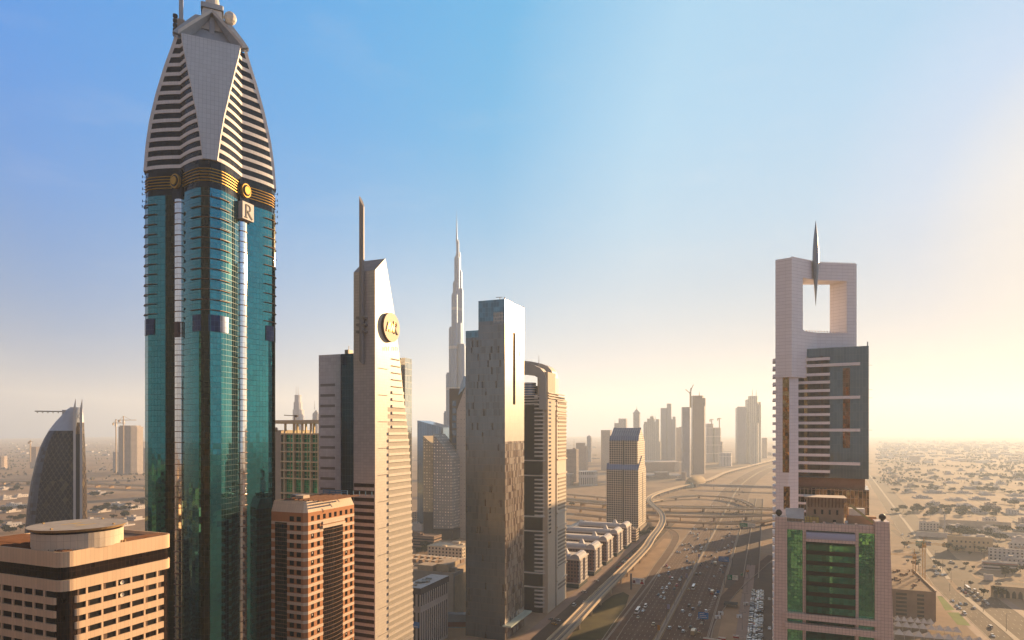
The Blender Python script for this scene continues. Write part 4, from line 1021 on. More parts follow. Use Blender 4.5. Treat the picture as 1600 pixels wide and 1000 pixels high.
# ------------------------------------------------------------------ pink gridded office building in front of it
def pink_building():
    f = F(1211.5, 270); WD = f.fx(1389); Dp = 32
    r = f.root('pink_office', 'pink tiled office building with flared pillars, green glass bays and a roof pavilion', 'office building')
    pk = panel('pink_tiles', (.72, .54, .45), 1.25, 1.28, gap=.075, gx=.075, gapcol=(.27, .155, .12), rough=.35, var=.05, stain=.07, spec=.5)
    gn = panel('emerald_glass', (.17, .62, .36), 1.2, 1.28, gap=.09, gx=.09, gapcol=(.04, .11, .05), rough=.05, metal=.85, var=.12, tilt=.03, wob=.10); gd = panel('deep_green_glass', (.03, .16, .10), 1.6, 1.9, gap=.06, gapcol=(.010, .04, .03), rough=.08, metal=.55, var=.3, tilt=.04, wob=.05)
    gd2 = panel('mid_green_glass', (.06, .30, .19), 1.6, 1.9, gap=.06, gapcol=(.015, .06, .04), rough=.06, metal=.7, var=.25, tilt=.03, wob=.06)
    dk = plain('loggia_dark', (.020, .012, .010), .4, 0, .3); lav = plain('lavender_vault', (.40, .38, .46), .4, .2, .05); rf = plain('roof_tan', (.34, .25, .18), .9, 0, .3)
    X = lambda px: f.fx(px); Z = lambda py: f.z(py)
    zt = Z(807); zb = Z(815); FLA = .018
    # flared corner pillars
    def pillar(x0, x1, fl0, fl1, name='flared_pillar', zt_=zt):
        m = MB(); lo = [(x0 - fl0, -1.6), (x1 + fl1, -1.6), (x1 + fl1, 6), (x0 - fl0, 6)]; hi = [(x0, -1.2), (x1, -1.2), (x1, 6), (x0, 6)]
        m.prism(lo, 0, zt_, pk, hi=hi); return m.build(name, r)
    pillar(0, X(1229.6), 1.5, .3); pillar(X(1367), WD, .3, 3.6)
    m = MB(); m.prism([(-1.2, 6), (WD + 3.2, 6), (WD + 3, Dp), (-1, Dp)], 0, zb - 1, pk, hi=[(.3, 6), (WD - .3, 6), (WD - .3, Dp), (.3, Dp)], top=rf); m.build('main_block', r)
    m = MB(); m.box(X(1229.6), X(1367), 2.6, 6, 0, zb, gd, top=rf); m.build('glass_core', r)
    for a, b in ((1230, 1254), (1342, 1368)): m = MB(); m.box(X(a), X(b), .8, 2.6, 0, Z(826.5), gn); m.build('green_glass_bay', r)
    for a, b in ((1254.3, 1259.3), (1336.5, 1341.7)): m = MB(); m.box(X(a), X(b), .2, 2.7, 0, zb, pk); m.build('mullion_pillar', r)
    m = MB(); m.box(X(1229.8), X(1366.8), .4, 2.7, Z(826), zb, pk); m.build('cornice_beam', r)
    for px in (1255, 1272, 1288, 1304.5, 1321.5, 1338): m = MB(); x = X(px); m.cyl(x, .9, .55, Z(826), zb + .8, pk, 10, r1=.45); m.build('cornice_stud', r)
    # vaulted hood over the central bay
    m = MB(); n = 6; z0 = Z(842.5)
    P = [(.35 - 1.6 * math.sin(math.pi / 2 * i / n), z0 + 1.2 + 2.6 * (math.cos(math.pi / 2 * i / n))) for i in range(n + 1)]
    xprism(m, [(2.6, z0)] + [(2.6, z0 + 3.8)] + P[0:] + [(-1.25, z0)], X(1259.5), X(1336.3), pk, lav) if False else None
    poly = [(-1.25, z0), (2.6, z0), (2.6, z0 + 3.9)] + P
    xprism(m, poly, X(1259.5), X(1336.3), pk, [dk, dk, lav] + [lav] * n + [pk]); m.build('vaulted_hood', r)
    # stacked green glass balconies
    z = Z(846.5); k = 0
    while z > 6:
        py = HZ + (H - z) * FP / 270
        inb = 952 < py < 985
        if not inb:
            m = MB(); m.box(X(1259.5), X(1299), -.9, -.7, z - 2.5, z, gd); m.box(X(1299), X(1336.3), -.9, -.7, z - 2.5, z, gd2); m.build('balcony_glass', r)
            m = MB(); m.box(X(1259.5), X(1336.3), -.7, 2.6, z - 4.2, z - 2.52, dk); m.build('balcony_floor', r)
            m = MB(); m.box(X(1296), X(1318), 2.4, 2.62, z - 3.9, z - 2.9, gn); m.box(X(1296), X(1300), -.95, -.7, z - 2.5, z, gn); m.build('bright_pane', r)
        z -= 4.27; k += 1
    for a, b in ((953.5, 962), (969, 978.5)):
        m = MB(); m.box(X(1226), X(1373), -2.0, 1.2, Z(b), Z(a), pk); m.build('cross_beam', r)
    # roof: pavilion with flared cornice, glazed lean-to, balls on the pillars
    tn = plain('pavilion_tan', (.42, .27, .17), .85, 0, .15); yy = 8
    za = Z(814)
    x0, x1 = f.fx(1259, yy), f.fx(1321, yy); zp = f.z(776, x0, yy)
    m = MB(); m.box(x0 + .6, x1 - .6, yy, yy + 10, za - 2, zp - 2.6, tn); m.prism([(x0 + .6, yy), (x1 - .6, yy), (x1 - .6, yy + 10), (x0 + .6, yy + 10)], zp - 2.6, zp, tn, hi=[(x0 - .6, yy - 1), (x1 + .6, yy - 1), (x1 + .6, yy + 11), (x0 - .6, yy + 11)], top=plain('pavilion_top', (.56, .46, .38), .8)); pv = m.build('roof_pavilion', r)
    m = MB()
    for i in range(11): x = x0 + 1.0 + (x1 - x0 - 2) * i / 10; m.beam((x, yy - .1, zp - 4.2), (x, yy - .9, zp - .2), .25, .4, plain('bracket_brown', (.22, .12, .07), .8))
    m.build('bracket', pv)
    for i in range(4): m = MB(); x = x0 + 3.5 + i * (x1 - x0 - 6) / 3.2; m.box(x - .4, x + .4, yy - .06, yy + .1, zp - 7.2, zp - 5.2, dk); m.build('niche', pv)
    m = MB(); xa, xb = f.fx(1228, 4), f.fx(1256, 4)
    m.face([(xa, 2.5, za + 1.4), (xb, 2.5, za + 1.0), (xb + .5, 12, za + 4.6), (xa, 12, za + 4.4)], plain('glazed_roof', (.55, .50, .46), .4)); m.box(xa, xb, 2.6, 2.75, za - 1.5, za + 1.0, panel('conservatory_glass', (.24, .20, .14), 1.3, 1.2, gap=.12, gx=.12, gapcol=(.50, .42, .36), rough=.1, metal=.3)); m.build('conservatory', r)
    m = MB(); m.box(xb + .3, f.fx(1280, 4), 3, 6, za - 1.5, za + 2.0, panel('kiosk_yellow', (.45, .33, .10), 1.2, 1.6, gap=.2, gx=.2, gapcol=(.20, .13, .08), rough=.3)); m.build('roof_kiosk', r)
    ball = plain('bronze_ball', (.05, .035, .03), .35, .3)
    for px, x in ((1217, None), (1380, None)):
        m = MB(); x = X(px); rr = 1.35; zc = zt + 1.5; n = 14
        for i in range(n):
            for j in range(8):
                def sp(i, j): th = 2 * math.pi * i / n; ph = math.pi * (j / 8 - .5); return (x + rr * math.cos(ph) * math.cos(th), 2 + rr * math.cos(ph) * math.sin(th), zc + rr * math.sin(ph))
                m.face([sp(i, j), sp(i + 1, j), sp(i + 1, j + 1), sp(i, j + 1)], ball, smooth=True)
        m.cyl(x, 2, .6, zt, zc - .9, ball, 10); m.build('roof_ball', r)
    m = MB(); xs = f.fx(1325, 6)
    m.face([(xs, 8, zp - 2.6), (xs + 1.5, 8, zp - 2.6), (WD - 4, 4, za + .4), (WD - 5.4, 4, za + .4)], plain('stair_yellow', (.48, .36, .14), .7)); m.box(xs, WD - 3, 10, 14, za - 1, za + 2.4, tn); m.box(xs + 1, xs + 7, 12, 16, za + 2.4, za + 5.2, wh_ if False else plain('sign_white', (.8, .76, .68), .5)); m.build('roof_stair', r)
    for px in (1284, 1302.5):
        m = MB(); x = f.fx(px + 20, yy - .3); m.box(x - .6, x + .6, yy - .08, yy + .1, zp - 10.6, zp - 9.4, plain('sign_white', (.8, .76, .68), .5) if px > 1300 else dk); m.build('vent', pv)
pink_building()
# ------------------------------------------------------------------ roads, viaduct, interchange
asph = plain('asphalt', (.145, .080, .047), .92, 0, .35, .08, .25); asph2 = plain('asphalt_worn', (.125, .085, .058), .92, 0, .3, .06, .2)
kerb = plain('kerb_concrete', (.34, .27, .20), .85, 0, .2); deckm = plain('viaduct_concrete', (.54, .41, .27), .8, 0, .12, .05); paint = plain('road_paint', (.55, .50, .42), .7, 0, .3, .5); ypaint = plain('yellow_paint', (.50, .33, .08), .7, 0, .3, .5)
sandp = plain('sand_plot', (.38, .235, .13), .95, 0, .4, .03); turf = plain('dry_turf', (.095, .075, .022), .95, 0, .6, .05); lawn = plain('green_lawn', (.12, .17, .015), .95, 0, .3, .1); pave = plain('pink_pavers', (.30, .20, .15), .85, 0, .2, .1)
bend = lambda u: 5.0e-5 * max(0., u - 1500) ** 2
bend2 = lambda u: .088 * max(0., u - 720)
def stripe(m, v0, v1, u0, u1, z, mat, bd=bend, step=80, both=False):
    n = max(1, int((u1 - u0) / step)); us = [u0 + (u1 - u0) * i / n for i in range(n + 1)]
    for a, b in zip(us, us[1:]):
        m.face([W(v0 + bd(a), a, z), W(v1 + bd(a), a, z), W(v1 + bd(b), b, z), W(v0 + bd(b), b, z)], mat)
def curb(m, v0, v1, u0, u1, z0, z1, mat, bd=bend, step=80):
    n = max(1, int((u1 - u0) / step)); us = [u0 + (u1 - u0) * i / n for i in range(n + 1)]
    for a, b in zip(us, us[1:]):
        A = [W(v0 + bd(a), a, 0), W(v1 + bd(a), a, 0), W(v1 + bd(b), b, 0), W(v0 + bd(b), b, 0)]
        m.prism([(p[0], p[1]) for p in A], z0, z1, mat)
def spline(pts, step):
    P = [Vector(p) for p in pts]; out_ = []
    for i in range(len(P) - 1):
        p0, p1, p2, p3 = P[max(0, i - 1)], P[i], P[i + 1], P[min(len(P) - 1, i + 2)]
        n = max(1, int((p2 - p1).length / step))
        for k in range(n):
            t = k / n; out_.append(.5 * ((2 * p1) + (p2 - p0) * t + (2 * p0 - 5 * p1 + 4 * p2 - p3) * t * t + (3 * p1 - p0 - 3 * p2 + p3) * t ** 3))
    out_.append(P[-1]); return out_
def sides(path):
    S_ = []
    for i, p in enumerate(path):
        d = path[min(len(path) - 1, i + 1)] - path[max(0, i - 1)]; d.z = 0; d.normalize(); S_.append(Vector((d.y, -d.x, 0)))
    return S_
def ribbon(m, path, a, b, dz, mat):
    """flat strip between offsets a < b to the right of the path"""
    S_ = sides(path)
    for i in range(len(path) - 1):
        z = Vector((0, 0, dz)); m.face([path[i] + S_[i] * a + z, path[i] + S_[i] * b + z, path[i + 1] + S_[i + 1] * b + z, path[i + 1] + S_[i + 1] * a + z], mat)
def rail_bar(m, path, a, b, z0, z1, mat):
    S_ = sides(path)
    for i in range(len(path) - 1):
        q = []
        for j in (i, i + 1):
            q.append([path[j] + S_[j] * a + Vector((0, 0, z0)), path[j] + S_[j] * b + Vector((0, 0, z0)), path[j] + S_[j] * b + Vector((0, 0, z1)), path[j] + S_[j] * a + Vector((0, 0, z1))])
        A, B = q
        for k in range(4):
            l = (k + 1) % 4; m.face([A[k], A[l], B[l], B[k]], mat)
    m.face(A[::-1], mat); m.face(B, mat)
# the highway
m = MB(); stripe(m, -107.5, -75.8, -600, 5200, .008, asph); stripe(m, -72.2, -40.5, -600, 5200, .008, asph); tag(m.build('highway'), kind='structure')
m = MB(); curb(m, -75.8, -72.2, -600, 5200, 0, .22, kerb); curb(m, -74.3, -73.7, -600, 5200, .22, 1.0, plain('barrier_grey', (.27, .22, .19), .8)); curb(m, -108.3, -107.5, -600, 5200, 0, .15, kerb); curb(m, -40.5, -39.7, -600, 1000, 0, .15, kerb); tag(m.build('median_kerb'), kind='structure')
m = MB()
LANES_L = [-105.2 + 3.62 * i for i in range(9)]; LANES_R = [-70.9 + 3.62 * i for i in range(9)]
for v in LANES_L[1:-1] + LANES_R[1:-1]:
    u = 380
    while u < 1500: stripe(m, v - .10, v + .10, u, u + 3.6, .013, paint, step=99); u += 11
for v, mt in ((-107, paint), (-76.4, ypaint), (-71.6, ypaint), (-41.1, paint)): stripe(m, v - .11, v + .11, -300, 2600, .013, mt)
for vv in (-90.7, -56.4): stripe(m, vv - 1.5, vv + 1.3, 450, 1500, .0105, plain('wheel_wear', (.16, .095, .06), .92, 0, .3, .06))
tag(m.build('lane_markings'), kind='structure')
# service roads, slip roads
m = MB(); stripe(m, -158, -139, -600, 1100, .008, asph2); stripe(m, -13, 12, -300, 780, .008, asph2); stripe(m, -38.5, -9, 640, 1500, .006, asph2)
stripe(m, 148, 163, 150, 2400, .008, asph2, bend2); stripe(m, 167, 190, 150, 2400, .008, asph2, bend2)
G = lambda *pp: spline([Vector(gp(x, y, 0)) for x, y in pp], 12)
slipL = G((935, 1030), (951, 1003), (972, 971), (997, 937), (1013, 913.6), (1028, 887), (1046, 861), (1056, 842), (1053, 832), (1041, 826), (1020, 822))
slipR = G((1092, 1030), (1098, 1000), (1108, 969), (1133, 935.6), (1154, 913), (1179, 892), (1196, 877), (1207, 868))
loop = G((860, 990), (893, 986), (917, 988.5), (940, 997), (950, 1010))
ribbon(m, slipL, -5, 4, .010, asph); ribbon(m, slipR, -5, 5, .010, asph); ribbon(m, loop, -3.5, 3.5, .011, asph)
crossr = G((1420, 895), (1500, 903), (1550, 908), (1620, 916), (1750, 935)); ribbon(m, crossr, -7, 7, .011, asph2)
bay = G((1490, 873), (1520, 893), (1545, 905)); ribbon(m, bay, -5, 5, .0125, asph2)
for i in range(3):
    ribbon(m, G((1395, 828 - i * 9), (1450, 868 - i * 9), (1496, 903 - i * 10)), -4, 4, .005, asph2)
tag(m.build('side_roads'), kind='structure')
m = MB(); curb(m, -139, -138.5, -300, 1000, 0, .15, kerb); curb(m, 163, 167, 150, 700, 0, .18, kerb, bend2); curb(m, 163, 167, 760, 2400, 0, .18, kerb, bend2); curb(m, 147.4, 148, 150, 2300, 0, .16, kerb, bend2); curb(m, 190, 190.6, 150, 700, 0, .16, kerb, bend2)
rail_bar(m, slipL, 4, 4.5, 0, .3, kerb); rail_bar(m, slipL, -5.5, -5, 0, .3, kerb); rail_bar(m, slipR, 5, 5.6, 0, .5, kerb)
for v in (-38.9, -24, -9.5): curb(m, v, v + .9, 690, 1500, 0, .9, kerb)
tag(m.build('road_kerbs'), kind='structure')
m = MB(); stripe(m, -166, -158.0, -300, 1100, .05, pave); stripe(m, -22, -13, -300, 760, .05, pave); stripe(m, 12, 17, 300, 760, .05, pave); stripe(m, 141, 147.4, 380, 720, .05, pave, bend2); stripe(m, 190.6, 197, 150, 690, .05, pave, bend2); tag(m.build('pavements'), kind='structure')
m = MB(); stripe(m, -134, -109, 100, 900, .004, sandp); stripe(m, -34, -22.1, -300, 600, .004, sandp); stripe(m, -38, -13, 600, 690, .004, sandp); tag(m.build('sand_verge'), kind='structure')
def patch(name, pts, z, mat, kind='stuff'):
    m = MB(); P = [gp(x, y, 0) for x, y in pts]; m.face([(x, y, z) for x, y, _ in P], mat)
    return tag(m.build(name), kind=kind)
patch('verge_turf', [(878, 1012), (944, 997), (962, 975), (977, 950), (983, 930), (974, 925), (958, 930), (944, 940), (930, 951), (905, 975)][::-1][::-1], .014, turf)
patch('lawn', [(1464, 967), (1483, 951), (1463, 931)][::-1] if 0 else [(1464, 931), (1472, 932), (1492, 953), (1477, 954)][::-1], .055, lawn)
patch('lawn', [(1480, 957), (1498, 957), (1517, 978), (1496, 976)][::-1], .055, lawn)
m = MB()
for i in range(13):                       # hatched gore
    q = i / 12; x0, y0 = 1116 + (1104.5 - 1116) * q, 927 + (957 - 927) * q; wpx = 8.5 - 5 * q
    a, b = Vector(gp(x0, y0)), Vector(gp(x0 + wpx, y0 + .4)); d = Vector((0, .9, 0)); z = Vector((0, 0, .016)); m.face([a + z, b + z, b + d + z, a + d + z], paint)
for k in (0, 1):
    for u in range(380, 700, 13):
        for v in ((151.8, 155.5, 159.2) if k == 0 else (171.6, 176.2, 180.8, 185.4)): stripe(m, v - .08, v + .08, u, u + 4, .014, paint, bend2, 99)
tag(m.build('road_markings'), kind='structure')
# ------------------------------------------------------------------ metro viaduct
def viaduct():
    z = 10.
    raw = [W(-133.5, -400, z), W(-133.5, -100, z), W(-133, 200, z)] + [gp(x, y, z) for x, y in ((868, 1000), (938, 927), (1005, 860), (1018, 841), (1032, 822), (1035.5, 809), (1031, 799), (1019.5, 788.6), (1013.5, 781), (1017.5, 775), (1031, 769), (1051, 763), (1072, 757.5), (1107, 749.5), (1136, 737), (1175, 727), (1208, 718.5), (1235, 712.5))]
    path = spline([Vector(p) for p in raw], 14)
    r = empty('metro_viaduct', path[40], 0, label='pale concrete metro viaduct snaking beside the highway on single columns', cat='viaduct')
    path = [p - r.location for p in path]
    m = MB(); rail_bar(m, path, -4.9, 4.9, -1.0, 0, deckm); rail_bar(m, path, -2.2, 2.2, -2.2, -1.0, deckm); m.build('deck', r)
    bed = plain('track_bed', (.20, .15, .115), .9, 0, .25); steel = plain('rail_steel', (.30, .27, .25), .3, .7, .1)
    for s in (-1, 1):
        m = MB(); rail_bar(m, path, s * 4.6 - .3, s * 4.6 + .3, .0, 1.25, deckm); m.build('parapet', r)
        m = MB(); rail_bar(m, path, s * 2.3 - 1.45, s * 2.3 + 1.45, .0, .12, bed); m.build('track_slab', r)
        for g_ in (-.75, .75): m = MB(); rail_bar(m, path, s * 2.3 + g_ - .12, s * 2.3 + g_ + .12, .12, .42, steel); m.build('rail', r)
    m = MB(); rail_bar(m, path, -.45, .45, 0, .35, deckm); m.build('walkway', r)
    pm = MB(); pm.cyl(0, 0, 1.0, -12, -3.2, deckm, 14); pm.prism([(-1.2, -1.2), (1.2, -1.2), (1.2, 1.2), (-1.2, 1.2)], -3.4, -2.2, deckm, hi=[(-2.3, -1.4), (2.3, -1.4), (2.3, 1.4), (-2.3, 1.4)]); p0 = None
    acc = 0.
    for a, b in zip(path, path[1:]):
        acc += (b - a).length
        if acc > 30:
            acc = 0; w = r.location + b
            if w.y < 150 or w.y > 2400: continue
            if p0 is None: p0 = pm.build('pier', r); o = p0
            else: o = p0.copy(); COL.objects.link(o)
            o.location = b; d = b - a; o.rotation_euler = (0, 0, math.atan2(d.y, d.x) - math.pi / 2)
    # station shell
    st = empty('metro_station', Vector(gp(1087, 754, 10)), 0, label='golden shell-roofed metro station on the viaduct past the flyovers', cat='station')
    d = (Vector(gp(1107, 749.5, 10)) - Vector(gp(1072, 757.5, 10))).normalized(); st.rotation_euler = (0, 0, math.atan2(d.y, d.x))
    gold = panel('shell_gold', (.34, .23, .12), 3, 3, gap=.12, gx=.12, gapcol=(.22, .15, .09), rough=.8, metal=0., spec=.1, var=.06); m = MB(); n, k = 20, 12
    def sh(i, j):
        t = -1 + 2 * i / n; a = math.pi * j / k; rr = math.sqrt(max(0, 1 - abs(t) ** 2.6)) * .75 + .25
        return (t * 55, 19 * rr * math.cos(a), 20 * rr * math.sin(a) - 2 + 2.5 * t * t)
    for i in range(n):
        for j in range(k): m.face([sh(i, j), sh(i + 1, j), sh(i + 1, j + 1), sh(i, j + 1)], gold, smooth=True)
    m.build('shell_roof', st)
    m = MB(); m.box(-45, 45, -15, 15, -8, -1, plain('station_glass', (.12, .10, .08), .2, .3)); m.build('platform_hall', st)
    m = MB(); m.box(-58, -40, -9, 9, -9, 3, plain('canopy_green', (.42, .47, .40), .5, 0, .1)); m.build('end_canopy', st)
    fb = empty('footbridge', Vector(gp(1150, 761, 9)), 0, label='covered pale footbridge tube crossing the highway beside the metro station', cat='footbridge')
    pth = [Vector(p) - fb.location for p in spline([Vector(gp(x, y, 9)) for x, y in ((1091, 759), (1130, 760), (1170, 761.3), (1222, 763))], 20)]
    m = MB(); rail_bar(m, pth, -3.2, 3.2, -1.2, 4.8, plain('tube_grey', (.38, .33, .28), .5, .2, .1)); m.build('tube', fb)
    for i in (2, 5, 8): m = MB(); p = pth[min(i, len(pth) - 1)]; m.cyl(p.x, p.y, 1, -9, -1.2, deckm, 10); m.build('pier', fb)
viaduct()
# ------------------------------------------------------------------ flyovers of the interchange
fly_c = plain('flyover_concrete', (.48, .32, .17), .85, 0, .2, .03)
def flyover(label, pts, z, wdt, z_at=None, barr=True):
    path = spline([Vector(gp(x, y, z)) for x, y in pts], 25)
    if z_at:
        n = len(path)
        for i, p in enumerate(path): p.z = z + (z_at[0] - z) * max(0, 1 - i / n / .25) + (z_at[1] - z) * max(0, 1 - (1 - i / n) / .25)
    r = empty('flyover', path[len(path) // 2], 0, label=label, cat='flyover', group='flyovers of the interchange')
    path = [p - r.location for p in path]
    m = MB(); rail_bar(m, path, -wdt / 2, wdt / 2, -1.6, 0, fly_c); m.build('deck', r)
    m = MB(); ribbon(m, path, -wdt / 2 + .6, wdt / 2 - .6, .02, asph2); m.build('carriageway', r)
    for s in (-1, 1): m = MB(); rail_bar(m, path, s * (wdt / 2 - .25) - .25, s * (wdt / 2 - .25) + .25, 0, 1.1, deckm); m.build('parapet', r)
    acc = 20.
    for a, b in zip(path, path[1:]):
        acc += (b - a).length
        if acc > 42 and (r.location + b).z > 4:
            acc = 0; m = MB(); d = (b - a).normalized(); nx = Vector((d.y, -d.x, 0)); zz = -(r.location.z) ; q = [b + nx * s1 * wdt * .3 + d * s2 * .9 for s1, s2 in ((-1, -1), (1, -1), (1, 1), (-1, 1))]
            m.prism([(p.x, p.y) for p in q][::-1] if False else [(p.x, p.y) for p in q], zz, b.z - 1.55, fly_c); m.build('pier', r)
flyover('nearest narrow flyover, curving into a ramp at its right end', [(900, 803), (985, 812), (1043, 814.5), (1099, 817), (1160, 818), (1192, 815), (1222, 809)], 6.5, 9)
flyover('second narrow flyover, straight, between the nearest one and the broad deck', [(890, 793), (960, 800), (1038, 805.6), (1116, 807.5), (1211, 804.5), (1260, 802)], 7, 9.5)
flyover('broad main flyover deck carrying cars straight across the highway', [(830, 776), (880, 781), (945, 787), (1022, 791.5), (1099, 792.5), (1211, 795.5), (1300, 798)], 8, 26)
flyover('curved loop ramp arching across behind the broad flyover', [(1005, 787), (1017, 783.5), (1034, 779.5), (1056, 776.7), (1092, 774.5), (1124.5, 776), (1150, 780), (1168, 786), (1176, 791)], 6, 9)
flyover('slender flyover running left of the gabled tower past the sand', [(800, 766), (880, 772), (950, 778), (1005, 783)], 6, 9)
flyover('far left flyover on columns beyond the dark curved tower', [(-60, 753), (60, 752), (140, 755.5), (200, 758), (300, 761)], 9, 22)
# sandy embankments inside the interchange
patch('sand_island', [(1060, 800), (1100, 800.5), (1130, 804.5), (1050, 803.5)][::-1], .02, sandp, 'structure')
# ------------------------------------------------------------------ super-tall spire far behind
def spire_tower():
    Y = 2000.; sc = Y / FP; x0 = (713.5 - 800) * sc
    r = empty('spire_skyscraper', (x0, Y, 0), 0, label='pale blue super-tall stepped spire far away behind the stepped silver tower', cat='skyscraper')
    st = panel('spire_hazed_steel', (.07, .16, .31), 3.2, 7.5, gap=.9, gx=.35, gapcol=(.10, .16, .25), rough=.4, metal=.25, var=.05, stain=.03); bd = plain('spire_band', (.27, .31, .36), .3, .4, .05)  # blue of the distant air is put into the tube colour
    Z = lambda py: H - (py - HZ) * sc
    for i, (a, b, t, dy) in enumerate(((712.6, 717.0, 376, 4), (711.4, 719.4, 395, 8), (710, 718.6, 404, -2), (711, 722, 424, 5), (707.8, 717, 443, -3), (713.5, 723.7, 453, 2), (706, 716, 462, -6), (709, 723.7, 470, 8), (701.7, 711.5, 514, -4), (715.5, 728, 541, -6), (697, 708, 585, -2), (692.8, 704, 645, 3), (708, 722, 505, 0))):
        m = MB(); cx = ((a + b) / 2 - 713.5) * sc; m.cyl(cx, dy * 2, (b - a) / 2 * sc, 0, Z(t), st, 18); m.cyl(cx, dy * 2, (b - a) / 2 * sc * .82, Z(t), Z(t) + 5, st, 14)
        for pz in (486, 546, 610):
            if pz > t + 8: m.cyl(cx, dy * 2, (b - a) / 2 * sc + .15, Z(pz), Z(pz) + 9, bd, 18, top=bd)
        m.build('setback_tube', r)
    m = MB(); m.cyl(0, 4, 3.0, Z(378), Z(358), st, 10, r1=1.6); m.cyl(0, 4, 1.6, Z(358), Z(344), st, 8, r1=.8); m.cyl(0, 4, .8, Z(344), Z(328), st, 6, r1=.2); m.build('needle', r)
spire_tower()
# ------------------------------------------------------------------ dark curved tower at left
def prow_tower():
    Y = 640.; sc = Y / FP; cx0 = (95 - 800) * sc; hx = sc * math.cos(math.atan2(-cx0, Y))
    r = empty('curved_tower', (cx0, Y, 0), math.atan2(-cx0, Y), label='dark curved prow-shaped tower with a diamond lattice skin, white cap and twin fins', cat='skyscraper')
    m_, t, b = newmat('diamond_lattice')
    uv = N(t, 'ShaderNodeUVMap'); sx = N(t, 'ShaderNodeSeparateXYZ'); t.links.new(uv.outputs[0], sx.inputs[0])
    p, q = math_(t, 'DIVIDE', sx.outputs[0], 4.4), math_(t, 'DIVIDE', sx.outputs[1], 7.4)
    l = math_(t, 'MAXIMUM', math_(t, 'LESS_THAN', math_(t, 'FRACT', math_(t, 'ADD', p, q)), .10), math_(t, 'LESS_THAN', math_(t, 'FRACT', math_(t, 'SUBTRACT', p, q)), .10))
    l = math_(t, 'MAXIMUM', l, math_(t, 'LESS_THAN', math_(t, 'FRACT', math_(t, 'MULTIPLY', q, 2.)), .05))
    cell = N(t, 'ShaderNodeCombineXYZ'); t.links.new(math_(t, 'FLOOR', math_(t, 'ADD', p, q)), cell.inputs[0]); t.links.new(math_(t, 'FLOOR', math_(t, 'SUBTRACT', p, q)), cell.inputs[1])
    wn = N(t, 'ShaderNodeTexWhiteNoise'); wn.noise_dimensions = '2D'; t.links.new(cell.outputs[0], wn.inputs['Vector'])
    c = mix(t, l, ramp(t, wn.outputs['Value'], (.0, (.012, .010, .012)), (.85, (.02, .016, .014)), (1, (.12, .09, .05))), (.15, .11, .085)); t.links.new(c, b.inputs['Base Color']); b.inputs['Roughness'].default_value = .25; b.inputs['Specular IOR Level'].default_value = .15
    silver = panel('prow_silver', (.07, .08, .11), 3.0, 3.6, gap=.12, gx=.12, gapcol=(.04, .04, .045), rough=.3, metal=.45, var=.25, tilt=.02, alt=(.05, .045, .05), altp=.10); cap = plain('cap_white', (.46, .49, .54), .45, .1, .08); fin = plain('fin_cream', (.60, .52, .46), .6, 0, .06); dk = plain('slot_dark', (.035, .022, .016), .4)
    Z = lambda py: H - (py - HZ) * sc
    rows = [(905, 35, 138), (870, 36.5, 138), (835, 39, 137.5), (790, 43, 137), (750, 49, 136), (720, 56, 135), (700, 62, 134), (685, 69, 133.2), (673, 76, 132.6), (660, 86, 132), (648, 97, 131), (640, 104, 130), (636, 110, 129)]
    n = 28
    def pt(row, i):
        py, a, b_ = row; hw = (b_ - a) / 2 * hx; cx = ((a + b_) / 2 - 95) * hx; t_ = 2 * math.pi * i / n
        x = hw * math.copysign(abs(math.cos(t_)) ** .85, math.cos(t_)); y = min(hw, 24) * .72 * math.copysign(abs(math.sin(t_)) ** .85, math.sin(t_))
        return (cx + x, y, Z(py))
    bodies = {'lattice_skin': MB(), 'silver_side': MB(), 'white_cap': MB()}
    arc = 0.
    for j in range(len(rows) - 1):
        arc = 0.
        for i in range(n):
            P = [pt(rows[j], i), pt(rows[j], i + 1), pt(rows[j + 1], i + 1), pt(rows[j + 1], i)]
            w = math.dist(P[0], P[1]); uvs = [(arc, P[0][2]), (arc + w, P[1][2]), (arc + w, P[2][2]), (arc, P[3][2])]; arc += w
            a = (i + .5) / n * 360
            part = 'white_cap' if rows[j][0] <= (673 if 200 < a < 340 else 673) and not (rows[j][0] > 660 and a > 300 or 0) else ('silver_side' if 140 < a < 236 else 'lattice_skin')
            bodies[part].face(P, {'lattice_skin': m_, 'silver_side': silver, 'white_cap': cap}[part], uvs)
    bodies['white_cap'].face([pt(rows[-1], i) for i in range(n)], cap)
    for k, mb in bodies.items(): mb.build(k, r)
    yf = -19.
    k = hx * (1 + yf / Y / 1.3)
    for a, b_ in ((114.6, 118.6), (125.2, 129.2)):
        m = MB(); xa, xb = (a - 95) * k, (b_ - 95) * k
        P = [(xa, 0), (xb, 0), (xb, Z(626)), (xb - .4, Z(626)), (xa, Z(640))] if 1 else None
        yprism(m, P, yf, yf + 9, fin); m.build('roof_fin', r)
        m = MB(); m.beam((xb - .3, yf + 1, Z(634)), (xb - .3, yf + 1, Z(624)), .4, .4, fin); m.build('fin_rod', r)
    m = MB(); xa, xb = (118.7 - 95) * k, (125.1 - 95) * k; m.box(xa, xb, yf + 1.5, yf + 14, 0, Z(678), dk); m.build('dark_slot', r)
    m = MB(); m.beam((xa, yf + .6, Z(655)), (xb, yf + .6, Z(646)), .6, .6, fin); m.beam((xa, yf + .6, Z(646)), (xb, yf + .6, Z(655)), .6, .6, fin); m.build('cross_brace', r)
    dkc = plain('crane_dark', (.09, .075, .07), .6)
    m = MB(); z = Z(643); X = lambda px: (px - 95) * hx
    m.beam((X(55), 0, z), (X(101), 0, z), .8, 1.0, dkc); m.box(X(97), X(103), -1.5, 1.5, z - 3, z + 1.6, plain('crane_cab', (.62, .55, .48), .6)); m.beam((X(100), 0, z - 8), (X(100), 0, z), 1.2, 1.2, dkc)
